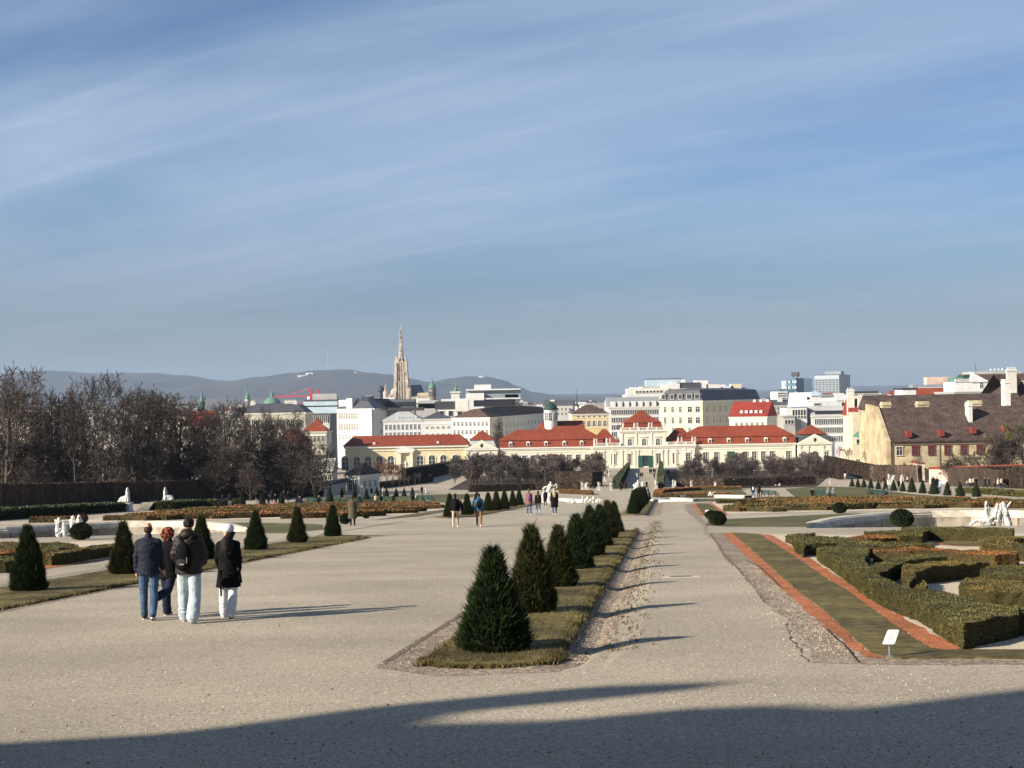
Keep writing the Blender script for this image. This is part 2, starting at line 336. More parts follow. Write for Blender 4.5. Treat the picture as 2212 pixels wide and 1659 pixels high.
# ================= GROUND =================
RF=[(1743,1141),(1741,1138),(1747,1133),(1775,1126),(1810,1121),(1860,1116),(1910,1111),(2000,1108),(2110,1106.5),(2212,1108)]
def xy(p): return (p.x,p.y)
rimR=[xy(G(u,v)) for u,v in RF]; a0=rimR[-1]; cR=(a0[0]+1,0)
rimR+=[(a0[0]+7,a0[1]-3),(a0[0]+14,a0[1]-10),(a0[0]+17,a0[1]-20),(a0[0]+17.2,61)]
LF=[(531,1148),(533,1145),(511,1137),(483,1134),(439,1130.5),(350,1129.5),(258,1131),(119,1137),(0,1143.5)]
rimL=[xy(G(u,v)) for u,v in LF]; a0=rimL[-1]; rimL+=[(a0[0]-6,a0[1]-4.5),(a0[0]-11,a0[1]-13),(a0[0]-11.3,64)]
frontR=[xy(G(1743,1141)),(rimR[-1][0],rimR[-1][1])]
gr=tag(drape('ground',[(-9000,-300),(9000,-300),(9000,15000),(-9000,15000)],M('gravel'),0,holes=(rimR,rimL)),kind='structure')
def basin(rim,name,label,zb):
    rim=rim[1:]
    t=thing(name,label,'fountain basin',(rim[len(rim)//2][0],rim[len(rim)//2][1],zb)); O=t.location
    n=len(rim); c=(sum(p[0] for p in rim)/n,sum(p[1] for p in rim)/n)
    def off(d):
        out=[]
        for i in range(n):
            p=Vector(rim[i]); a=Vector(rim[i-1]) ; b=Vector(rim[(i+1)%n])
            e=(b-a).normalized(); nn=Vector((e.y,-e.x))
            if nn.dot(Vector(c)-p)<0: nn=-nn
            out.append(p+nn*d)
        return out
    o0=off(-.12); o1=off(.06); i0=off(.62); i1=off(.80); i2=off(.92); i3=off(1.25)
    def z(p,k): return h(p[0],p[1])+k-O.z
    rs=[]; m=MB()
    for o,k in ((o0,-.1),(o0,.10),(o1,.16),(i0,.16),(i1,.06),(i1,-.02),(i2,-.07),(i2,-.30)): rs.append(m.ring([(p.x-O.x,p.y-O.y,z(p,k)) for p in o]))
    for a,b in zip(rs,rs[1:]): m.bridge(a,b,False)
    m.cap([r_[0] for r_ in rs]); m.cap([r_[-1] for r_ in rs],True)
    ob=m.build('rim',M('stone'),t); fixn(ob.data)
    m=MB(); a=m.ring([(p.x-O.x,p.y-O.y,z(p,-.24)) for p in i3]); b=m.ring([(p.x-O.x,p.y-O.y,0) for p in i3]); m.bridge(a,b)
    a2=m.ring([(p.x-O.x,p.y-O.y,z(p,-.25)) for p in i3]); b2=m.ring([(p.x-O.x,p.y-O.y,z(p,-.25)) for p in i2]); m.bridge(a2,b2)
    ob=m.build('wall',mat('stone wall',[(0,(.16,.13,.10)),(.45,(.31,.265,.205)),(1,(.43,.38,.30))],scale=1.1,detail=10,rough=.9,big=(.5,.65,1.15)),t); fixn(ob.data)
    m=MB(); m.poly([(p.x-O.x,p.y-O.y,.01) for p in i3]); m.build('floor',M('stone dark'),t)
    # coping blocks of the wall: thin joints
    m=MB()
    L=0
    for i in range(n-2):
        p=i3[i]; r=i3[i+1]; d=(r-p).length; k=max(1,int(d/1.6)); e=(r-p).normalized()
        for j in range(k):
            s_=p+(r-p)*(j/k); w=e*.045; nn=Vector((e.y,-e.x)); nn=nn if nn.dot(Vector(c)-s_)>0 else -nn
            f=s_+nn*.02
            m.poly([(f.x-w.x-O.x,f.y-w.y-O.y,z(f,-.27)),(f.x+w.x-O.x,f.y+w.y-O.y,z(f,-.27)),(f.x+w.x-O.x,f.y+w.y-O.y,0.02),(f.x-w.x-O.x,f.y-w.y-O.y,0.02)])
    [p_.build('joint',M('dirt'),t) for p_ in pieces(m)]
    return t
basin(rimR,'fountain_basin','sunken stone fountain basin with pale rim behind the right box parterre',-9.3)
basin(rimL,'fountain_basin','sunken stone fountain basin on the left with pale rim and block wall',-9.2)
def sy(s,y): return (s+AX*y,y)
def zone(name,pts,m,lift,kind='structure',**k): return tag(drape(name,pts,M(m),lift,**k),kind=kind)
# litter around the strips
zone('gravel_border',[sy(-3.95,18.5),sy(-3.0,17.6),sy(-1.5,17.8),sy(-.95,19.3),sy(-.85,30),sy(-.85,60),sy(-.85,67.5),sy(-3.6,67.5),sy(-3.8,50),sy(-3.9,30)],'litter gravel',.004,wob=.12)
zone('gravel_border',[sy(-3.7,94),sy(-.6,94),sy(-.6,166),sy(-3.6,166)],'litter gravel',.004,wob=.15)
zone('gravel_border',[sy(-17.3,10),sy(-13.4,10),sy(-13.5,66),sy(-17.2,68)],'litter gravel',.004,wob=.12)
zone('dirt_edge',[sy(-3.98,19.0),sy(-3.88,18.8),sy(-3.80,32),sy(-3.88,32)],'dirt',.009,wob=.05)
zone('dirt_edge',[sy(-17.2,12),sy(-17.05,12),sy(-17.05,90),sy(-17.2,90)],'dirt',.009,wob=.08)
zone('dirt_edge',[sy(-1.62,19.5),sy(-1.38,19.5),sy(-1.34,50),sy(-1.42,66),sy(-1.55,66),sy(-1.6,40)],'dirt',.009,wob=.1)
def grass_strip(pts,lab): return tag(drape('grass',pts,M('grass dry'),.05,skirt=.07,wob=.09),kind='stuff')
grass_strip([sy(-3.35,19.3),sy(-3.1,18.5),sy(-2.4,18.2),sy(-1.8,18.5),sy(-1.55,19.6),sy(-1.6,30),sy(-1.62,50),sy(-1.6,65.5),sy(-2.4,67),sy(-3.3,65.5),sy(-3.3,50)],'')
grass_strip([sy(-3.35,95),sy(-2.4,93.6),sy(-1.6,95),sy(-1.65,164),sy(-3.3,164)],'')
grass_strip([sy(-16.6,9),sy(-13.75,9),sy(-13.7,40),sy(-13.8,60),sy(-14.6,65.5),sy(-16.0,66.5),sy(-16.6,64)],'')
grass_strip([sy(-16.5,97),sy(-15.2,95),sy(-13.8,98),sy(-13.7,164),sy(-16.4,164)],'')
zp=lambda k,pts,dz=0:[xy(GX(k,x,y,dz)) for x,y in pts]
# right parterre bed
zone('sand_bed',zp('N',[(480,90),(1200,96),(2900,78)])+[(30,18.2),(9,18.6)]+zp('N',[(1830,842),(1680,850),(1600,840),(1200,570),(760,270),(600,165)]),'sand',.006)
zone('litter_border',zp('N',[(160,80),(240,80),(330,170),(440,270),(560,380),(700,500),(860,640),(1000,750),(1120,850),(1300,905),(1700,905),(2900,915),(2900,945),(1130,940),(830,930),(760,800),(640,640),(520,540),(430,420),(330,310),(250,240)]),'litter gravel',.005,wob=.12)
zone('brick_chip_strip',zp('N',[(235,82),(300,80),(400,165),(520,270),(640,380),(780,500),(920,600),(1020,700),(1120,790),(1230,880),(1300,905),(1180,890),(1060,820),(960,740),(840,640),(690,500),(550,380),(435,270),(325,170)]),'brick chips',.011,wob=.12)
zone('brick_chip_strip',zp('N',[(478,90),(560,95),(680,165),(850,270),(1000,370),(1150,460),(1290,560),(1430,650),(1560,720),(1700,780),(1830,842),(1700,852),(1600,840),(1480,770),(1340,670),(1200,570),(1050,460),(900,370),(760,270),(600,165)]),'brick chips',.012,wob=.12)
tag(drape('grass',zp('N',[(300,80),(480,90),(600,165),(760,270),(900,370),(1050,460),(1200,570),(1340,670),(1480,770),(1600,840),(1700,852),(2900,850),(2900,905),(1700,905),(1330,905),(1230,880),(1120,790),(1020,700),(920,600),(780,500),(640,380),(520,270),(400,165)]),M('grass'),.022,skirt=.03,wob=.05),kind='stuff')
for pts in ([(160,85),(170,85),(262,228),(340,302),(440,422),(528,542),(520,545),(428,425),(326,310),(253,238)],[(640,650),(700,765),(812,925),(802,928),(692,780)]):
    zone('dirt_edge',zp('N',pts),'dirt',.010,wob=.09)
zone('lawn_patch',zp('R',[(1440,165),(1520,140),(1700,130),(1860,128),(1860,200),(1650,198),(1500,185)]),'brick chips',.010)
zone('lawn_patch',zp('R',[(1500,165),(1560,147),(1700,137),(1860,134),(1860,196),(1650,192),(1540,182)]),'grass',.015)
# lawns
zone('lawn',zp('L',[(560,850),(630,770),(830,775),(1500,740),(2212,705),(3400,690)])+[(44,92),(36,93)]+[rimR[i] for i in (8,7,6,5,4,3,2,1)]+zp('L',[(1700,866),(830,866)]),'lawn',.012)
zone('lawn',zp('L',[(430,575),(600,575),(850,715),(545,735)]),'lawn',.012)
zone('brick_chip_strip',zp('L',[(385,580),(435,578),(550,735),(510,735)]),'brick chips',.016)
zone('brick_chip_strip',zp('L',[(600,560),(625,560),(850,718),(790,718)]),'brick chips',.016)
zone('gravel_border',zp('L',[(300,590),(385,580),(510,735),(600,850),(560,900),(650,1000),(590,1000),(560,880),(430,760),(330,680)]),'litter gravel',.005,wob=.3)
zone('lawn',[xy(GX('L',1550,395)),xy(GX('M',0,318)),xy(GX('M',420,330)),xy(GX('M',900,392)),xy(GX('M',1450,437)),xy(GX('M',1180,455)),xy(GX('M',0,447)),xy(GX('L',1700,508))],'lawn',.012)
zone('lawn',zp('L',[(90,415),(470,402),(1010,405),(1110,485),(600,485),(100,490)]),'lawn',.012)
zone('lawn',zp('L',[(420,520),(1120,518),(830,548),(420,555)]),'lawn',.012)
zone('lawn',[xy(GX('M',1560,350)),xy(GX('M',2900,400)),xy(GX('M',2900,455)),xy(GX('M',1760,402))],'lawn',.012)
# left
zone('sand_bed',zp('H',[(-900,840),(0,800),(1280,775),(1280,880),(520,1000),(-900,1120)]),'sand',.006)
zone('brick_chip_strip',zp('H',[(520,1075),(1200,975),(1240,950),(1240,968),(540,1035),(-900,1180),(-900,1215)]),'brick chips',.010)
zone('lawn_strip',zp('H',[(-900,1120),(520,1000),(1240,905),(1240,940),(540,1032),(-900,1172)]),'lawn',.012)
zone('lawn',zp('I',[(200,600),(330,580),(760,575),(1180,585),(1450,590),(1580,600),(1580,650),(1450,665),(1160,690),(950,690),(740,665),(600,605),(420,592)]),'lawn',.012)
zone('lawn',zp('J',[(270,730),(850,640),(1320,575),(1320,610),(900,680),(300,728)]),'lawn',.012)
zone('lawn',zp('I',[(1100,365),(1500,320),(2100,290),(2212,320),(2212,372),(1500,385),(1200,390)]),'lawn',.012)
zone('lawn',zp('J',[(0,400),(1150,358),(1800,352),(1620,420),(1290,475),(600,482),(0,498)]),'lawn',.012)
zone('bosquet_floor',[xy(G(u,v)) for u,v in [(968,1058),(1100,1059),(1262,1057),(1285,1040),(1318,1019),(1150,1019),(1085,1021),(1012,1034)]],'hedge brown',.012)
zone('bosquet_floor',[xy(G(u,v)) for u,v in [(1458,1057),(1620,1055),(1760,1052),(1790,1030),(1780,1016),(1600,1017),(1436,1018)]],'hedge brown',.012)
# drain grate in the path
def grate():
    a=GX('L',50,1500); b=GX('L',510,1500); t=thing('drain_grate','long narrow drain grate set in pale stone across the right gravel path','drain',(a.x,a.y,a.z),0)
    L=b.x-a.x; w=.22
    m=MB(); m.box(0,L,-.02,w,-.1,.014); m.build('frame',M('stone'),t); m=MB()
    m.box(.16,L-.2,.03,w-.05,.01,.018); m.build('grille',M('iron'),t)
    for i in range(2): pass
grate()
# ================= REMESHED FIGURES =================
def solid(mb,vox,sm=4,name='tmp',fac=.5):
    me=mb.mesh(name,[]); o=link(name,me)
    r=o.modifiers.new('r','REMESH'); r.mode='VOXEL'; r.voxel_size=vox; r.use_smooth_shade=True
    if sm: s=o.modifiers.new('s','SMOOTH'); s.iterations=sm; s.factor=fac
    dg=bpy.context.evaluated_depsgraph_get(); nm=bpy.data.meshes.new_from_object(o.evaluated_get(dg))
    bpy.data.objects.remove(o); bpy.data.meshes.remove(me); return nm
def chain(m,pts,rs,n=10):
    pts=[Vector(p) for p in pts]
    for i,(p,r) in enumerate(zip(pts,rs)): m.ell(p,r,n,6)
    for a,b,ra,rb in zip(pts,pts[1:],rs,rs[1:]): m.tube(a,b,ra*.98,rb*.98,n)
SKIN=mat('skin',(.55,.30,.20),rough=.55,scale=20); 
def cloth(name,c,rough=.85,bump=.006,bs=14,**k): return mat(name,c,scale=9,rough=rough,bump=bump,bscale=bs,spec=.12,**k)
CL={n:cloth('cloth '+n,c) for n,c in dict(navy=(.010,.013,.028),black=(.0045,.0045,.0055),jeans=(.055,.10,.19),darkjeans=(.012,.018,.035),lightjeans=(.52,.60,.68),white=(.58,.60,.62),brownblack=(.022,.016,.015),blue=(.03,.095,.18),tan=(.20,.11,.055),grey=(.16,.17,.18),olive=(.085,.075,.05),red=(.28,.015,.025),pink=(.45,.22,.22),beige=(.42,.33,.24),brown=(.10,.05,.03),paleblue=(.25,.33,.45),purple=(.18,.08,.20),plaid=(.20,.09,.08)).items()}
HAIR={n:cloth('hair '+n,c,rough=.6,bump=.01,bs=60) for n,c in dict(dark=(.014,.011,.010),red=(.16,.045,.02),brown=(.05,.028,.018),blond=(.38,.27,.15),grey=(.35,.34,.33),short=(.045,.03,.025)).items()}
def fold(me,a,f):
    if a:
        vs=me.vertices; n=[v.normal.copy() for v in vs]
        for v,nn in zip(vs,n):
            c=v.co; k=mnoise.noise(Vector((c.x*f[0]+c.z*3,c.y*f[1],c.z*f[2]))); k2=1-abs(mnoise.noise(Vector((c.x*f[0]*.8-c.z*2,c.y*f[1]*.8+3,c.z*f[2]*.9))))*2
            v.co=c+nn*(a*(k*.8+(k2-.4)*.5))
        me.update()
    return me
def figure(pose,sty,vox=.012,fine=True):
    """one person, walking towards +y, feet on z=0; returns dict part->mesh"""
    H={}
    sit=pose.get('sit'); hz=.90 if not sit else .50; lean=pose.get('lean',0)
    def rotx(v,a): return Vector((v[0],v[1]*math.cos(a)-v[2]*math.sin(a),v[1]*math.sin(a)+v[2]*math.cos(a)))
    hips=[Vector((s*.095,0,hz)) for s in (-1,1)]; legs=[]
    for i,s in enumerate((-1,1)):
        sw,kn=pose['legs'][i]; sw=R(sw); kn=R(kn); th=.43; sh=.43; sp=pose.get('spread',.01)*s
        k=hips[i]+Vector((sp,math.sin(sw)*th,-math.cos(sw)*th)); a2=sw-kn
        a=k+Vector((sp*.3,math.sin(a2)*sh,-math.cos(a2)*sh)); legs.append((hips[i],k,a,a2))
    ground=min(l[2].z for l in legs)-.075
    if not sit:
        for i in range(2):
            hp,k,a,a2=legs[i]; dz=Vector((0,0,-ground)); legs[i]=(hp+dz,k+dz,a+dz,a2)
        base=hz-ground
    else: base=hz
    pel=Vector((0,0,base)); tw=R(pose.get('turn',0))
    def up(x,y,z):
        v=Vector((x*math.cos(tw)-y*math.sin(tw),x*math.sin(tw)+y*math.cos(tw),z)); return pel+rotx(v,-R(lean))
    shl=[up(s*.17,0,.475) for s in (-1,1)]; neck0=up(0,-.01,.53); neck1=up(0,.015,.62)
    arms=[]
    for i,s in enumerate((-1,1)):
        fw,out,el,inn=pose['arms'][i]; fw=R(fw); out=R(out); el=R(el); inn=R(inn)
        d=Vector((s*math.sin(out),math.sin(fw)*math.cos(out),-math.cos(fw)*math.cos(out))); e=shl[i]+d*.29
        d2=Vector((s*math.sin(out)*.5-s*math.sin(inn),math.sin(fw+el),-math.cos(fw+el))).normalized(); w=e+d2*.25; arms.append((shl[i],e,w,d2))
    hy=R(pose.get('head',0)); hc=up(0,.03,.735)
    if pose.get('nod'): hc=hc+Vector((0,pose['nod'],-abs(pose['nod'])*.5))
    # ---- body
    m=MB()
    m.ell(up(0,0,.30),(.15,.10,.26)); m.ell(pel,(.14,.1,.12)); chain(m,[neck0,neck1,hc],[.055,.052,.05])
    for hp,k,a,a2 in legs: chain(m,[hp,k,a],[.07,.048,.035])
    for p,e,w,d in arms: chain(m,[p,e,w],[.045,.036,.026])
    hd=MB(); hd.ell((0,0,0),(.074,.094,.112),14,10); hd.ell((0,.012,-.055),(.055,.068,.06),10,8)
    hd.ell((0,.098,-.015),(.013,.022,.022),6,5); hd.tube((0,.088,.02),(0,.108,-.02),.009,.012,6)
    hd.ell((0,.085,-.058),(.026,.012,.010),8,5); hd.ell((0,.078,-.095),(.024,.016,.016),8,5)
    for s in (-1,1): hd.ell((s*.076,-.005,-.01),(.010,.018,.030),6,5); hd.ell((s*.03,.083,.022),(.016,.010,.008),6,5)
    b=len(m.v); ch,sh_=math.cos(hy),math.sin(hy)
    for x,y,z in hd.v: m.v.append((x*ch-y*sh_+hc.x,x*sh_+y*ch+hc.y,z+hc.z))
    m.f+=[tuple(i+b for i in f) for f in hd.f]; m.m+=hd.m
    if fine:
        for i,(p,e,w,d) in enumerate(arms):
            s=(-1,1)[i]; side=Vector((0,1,0)).cross(d).normalized() if abs(d.y)<.9 else Vector((1,0,0)); fwd=side.cross(d).normalized()
            pm=w+d*.055; m.ell(w+d*.05,(.030,.030,.05),8,6)
            for j,(L,o) in enumerate(((.060,.026),(.070,.009),(.066,-.009),(.050,-.025))):
                q0=w+d*.085+fwd*o; q1=q0+d*L*.5+side*s*-.004; q2=q1+(d*.8-side*s*.55).normalized()*L*.5
                chain(m,[q0-d*.02,q1,q2],[.0095,.0085,.0075],6)
            q0=w+d*.03+fwd*.024; q1=q0+(d*.7+fwd*.7).normalized()*.035; q2=q1+(d*.9+fwd*.2-side*s*.3).normalized()*.028
            chain(m,[q0,q1,q2],[.012,.0105,.009],6)
    else:
        for p,e,w,d in arms: m.ell(w+d*.07,(.03,.03,.055),8,5)
    H['body']=(solid(m,vox*.75 if fine else vox,2),sty.get('skin',SKIN))
    # ---- trousers
    wd=sty.get('wide',0); m=MB(); m.ell(pel+Vector((0,-.01,.0)),(.165+wd*.1,.125,.13),12,8)
    for hp,k,a,a2 in legs:
        r0,r1,r2=.088+wd*.2,.066+wd*.45,.052+wd*.65
        mid=(k+a)/2; chain(m,[hp,(hp+k)/2,k,mid,a+Vector((0,0,.01))],[r0,(r0+r1)/2+.006,r1,(r1+r2)/2+.003,r2],12)
        if fine:
            rr=random.Random(3)
            for j in range(5): t=j/4; c=a+(k-a)*(.05+.28*t); m.ell(c+Vector((rr.uniform(-.01,.01),rr.uniform(-.01,.01),0)),(r2*1.13,r2*1.13,.012),10,5)
    H['trousers']=(fold(solid(m,vox,3),.011 if fine else 0,(8,8,7)),sty['trousers'])
    # ---- jacket / coat
    m=MB(); pf=sty.get('puff',0); hem=sty.get('hem',-.05)
    prof_=[(.13+pf*.6,.53),(.185+pf*.8,.48),(.205+pf,.40),(.195+pf,.30),(.178+pf*1.1,.17),(.185+pf*1.1,.05)]
    if hem<-.1: 
        fl=sty.get('flare',.03); prof_+=[(.205+pf,-.08),(.215+fl*.6,hem*.6),(.225+fl,hem)]
    else: prof_+=[(.188+pf*1.1,hem)]
    rings=[]; 
    for r,z in prof_[::-1]:
        dp=.66+(.10 if hem>-.1 else .17)*min(1,max(0,(.32-z)/.45))
        cc=up(0,-.005,z) if z>0 else up(0,-.005,0)+Vector((0,-.0,z))
        rings.append(m.ring([(cc.x+r*math.cos(t)*math.cos(tw)-r*dp*math.sin(t)*math.sin(tw),cc.y+r*math.cos(t)*math.sin(tw)+r*dp*math.sin(t)*math.cos(tw),cc.z) for t in [2*PI*i/20 for i in range(20)]]))
    for a,b in zip(rings,rings[1:]): m.bridge(a,b)
    m.cap(rings[0],True); m.cap(rings[-1])
    chain(m,[up(-.14,0,.485),up(0,-.01,.52),up(.14,0,.485)],[.066+pf*.3,.082,.066+pf*.3],12); chain(m,[up(0,0,.52),up(0,.01,.60)],[.085,.068],12)
    for p,e,w,d in arms: chain(m,[p,(p+e)/2,e,(e+w)/2,w],[.072+pf*.5,.063+pf*.6,.054+pf*.5,.051+pf*.5,.040+pf*.2],12)
    if pf and fine:
        for zz in (.08,.2,.32,.43): pass
        for p,e,w,d in arms:
            for t in (.2,.5,.8): m.ell(p+(e-p)*t,(.069+pf*.7,.069+pf*.7,.05),12,6); m.ell(e+(w-e)*t,(.057+pf*.6,.057+pf*.6,.045),12,6)
    if sty.get('hood'): m.ell(up(0,-.10,.575),(.125,.085,.075),12,8); m.ell(up(0,-.06,.62),(.115,.085,.06),12,8)
    H['jacket']=(fold(solid(m,vox,3),.011 if fine else 0,(8,8,10)),sty['jacket'])
    # ---- shoes
    for i,(hp,k,a,a2) in enumerate(legs):
        m=MB(); rt=a2*.9 if a2<-.15 else min(a2,.2)*.6
        def sp_(y,z): return a+rotx((0,y,z),rt)
        sides=sty.get('shoe',(M('rubber'),))
        m.ell(sp_(-.03,-.035),(.042,.055,.045),10,6); m.ell(sp_(.06,-.045),(.043,.09,.032),10,6); m.ell(sp_(.12,-.05),(.04,.055,.025),10,6)
        H['shoe'+str(i)]=(solid(m,vox,1),sides[0])
        if fine and len(sides)>1:
            m=MB(); A=[]; 
            for zz in (-.078,-.058): A.append(m.ring([tuple(sp_(.045+.125*math.sin(t),zz)+Vector((.046*math.cos(t),0,0))) for t in [2*PI*j/16 for j in range(16)]]))
            m.bridge(*A); m.cap(A[0],True); m.cap(A[1]); H['sole'+str(i)]=(m.mesh('sole',sides[1]),sides[1])
    # ---- hair
    hs=sty.get('hairstyle','short'); m=MB()
    def hp_(x,y,z): return Vector((x*ch-y*sh_+hc.x,x*sh_+y*ch+hc.y,z+hc.z))
    m.ell(hp_(0,-.012,.022),(.082,.096,.103),14,9)
    if hs=='short': m.ell(hp_(0,-.045,-.03),(.068,.062,.07),12,8)
    if hs=='shaved': m=MB(); m.ell(hp_(0,-.022,-.012),(.078,.084,.085),14,9)
    if hs=='tousled':
        rr=random.Random(5)
        for j in range(46): a=rr.uniform(0,2*PI); e=rr.uniform(-.25,1.4); m.ell(hp_(.082*math.cos(a)*math.cos(e),-.015+.092*math.sin(a)*math.cos(e),.015+.10*math.sin(e)),rr.uniform(.016,.028),6,5)
    if hs in('long','curly'):
        rr=random.Random(9)
        if hs=='long':
            pts=[hp_(0,-.06,-.06),up(.0,-.11,.54),up(.01,-.14,.40),up(.02,-.15,.28)]; chain(m,pts,[.075,.10,.10,.05],12); chain(m,[up(-.07,-.11,.5),up(-.06,-.13,.3)],[.06,.035]); chain(m,[up(.08,-.11,.5),up(.08,-.13,.32)],[.06,.035])
            for j in range(60): t=rr.random()*2.8; i0=int(t); c=pts[i0].lerp(pts[i0+1],t-i0); m.ell(c+Vector((rr.uniform(-.085,.085),rr.uniform(-.05,.0),rr.uniform(-.03,.03))),rr.uniform(.014,.03),6,5)
        else:
            for j in range(150):
                a=rr.uniform(0,2*PI); e=rr.uniform(-1.0,1.4); k_=rr.uniform(.85,1.2)
                if math.sin(a)>.55 and e<.35: continue
                m.ell(hp_(.115*k_*math.cos(a)*math.cos(e),-.03+.115*k_*math.sin(a)*math.cos(e),-.03+.135*math.sin(e)),rr.uniform(.016,.03),6,5)
    if hs=='cover': m=MB(); m.ell(hp_(0,-.012,.015),(.092,.106,.118),14,9)
    H['hair']=(solid(m,vox*.8,1,fac=.3),sty['hair'])
    H['_up']=up; H['_hp']=hp_; H['_arms']=arms; H['_pel']=pel; H['_legs']=legs
    return H
def person(label,pos,rz,ht,pose,sty,vox=.012,fine=True,cat='person',group=None):
    H=figure(pose,sty,vox,fine); t=thing('person',label,cat,pos,rz,group,sc=ht/1.75)
    for k,(v) in H.items():
        if k[0]=='_' or k.startswith('sole'): continue
        me,mt=v; me.materials.clear(); me.materials.append(mt)
        o=link('shoe' if k.startswith('shoe') else k,me,t)
        if k.startswith('shoe') and 'sole'+k[4:] in H: s=H['sole'+k[4:]]; link('sole',s[0],o)
    return t,H
W1=dict(legs=((20,6),(-14,18)),arms=((-16,7,14,0),(16,7,16,0)))
W2=dict(legs=((-12,20),(18,5)),arms=((14,7,14,0),(-14,7,14,0)))
ST=dict(legs=((2,2),(-2,2)),arms=((3,6,12,4),(4,6,12,4)))
SITP=dict(sit=1,lean=-6,legs=((84,86),(80,84)),arms=((20,8,70,25),(22,8,70,25)),spread=.04)
# ================= CITY =================
WIN={}
def winmesh(w,hh,style,frame='trim',gl='glass'):
    k=(round(w,2),round(hh,2),style,frame,gl)
    if k in WIN: return WIN[k]
    m=MB(); g=MB(); t=.12*min(1,w/1.2)+.03
    m.k=1
    if style=='arch':
        n=10; r=w/2; pts=[(-r,0),(r,0)]+[(r*math.cos(PI*i/n),hh-r+r*math.sin(PI*i/n)) for i in range(n+1)]
        m.poly([(x,-.05,z) for x,z in pts]); m.k=0
        R2=r+t*2; out=[(R2*math.cos(PI*i/n),hh-r+R2*math.sin(PI*i/n)) for i in range(n+1)]; inn=[(r*math.cos(PI*i/n),hh-r+r*math.sin(PI*i/n)) for i in range(n+1)]
        out=[(R2,0)]+out+[(-R2,0)]; inn=[(r,0)]+inn+[(-r,0)]
        A=m.ring([(x,-.16,z) for x,z in out]); B=m.ring([(x,-.16,z) for x,z in inn]); C_=m.ring([(x,-.04,z) for x,z in inn]); D=m.ring([(x,0,z) for x,z in out])
        m.bridge(A,B,False); m.bridge(B,C_,False); m.bridge(D,A,False)
        m.box(-.05,.05,-.10,-.06,0,hh-.02)
        for z in (.35,.62): m.box(-r,r,-.11,-.065,hh*z-.04,hh*z+.04)
    else:
        m.poly([(-w/2,-.05,0),(w/2,-.05,0),(w/2,-.05,hh),(-w/2,-.05,hh)]); m.k=0
        m.box(-w/2-t,-w/2,-.15,.02,-.0,hh); m.box(w/2,w/2+t,-.15,.02,0,hh); m.box(-w/2-t*1.3,w/2+t*1.3,-.22,.02,hh,hh+t*1.4); m.box(-w/2-t*1.3,w/2+t*1.3,-.24,.02,-t,0)
        if style!='plain':
            m.box(-.045,.045,-.10,-.06,0,hh); m.box(-w/2,w/2,-.11,-.065,hh*.62,hh*.62+.08)
            if style=='grid': 
                for f in (.2,.4,.8): m.box(-w/2,w/2,-.105,-.063,hh*f,hh*f+.05)
            if style=='ped':
                m.xprism([(-w/2-.3,hh+.45),(w/2+.3,hh+.45),(0,hh+.95)],-.3,.02)
    me=m.mesh('window',[M(frame),M(gl)]); WIN[k]=me; return me
def addwin(root,me,x,y,z,rz=0,name='window'):
    o=link(name,me,root); o.location=(x,y,z); o.rotation_euler=(0,0,rz); return o
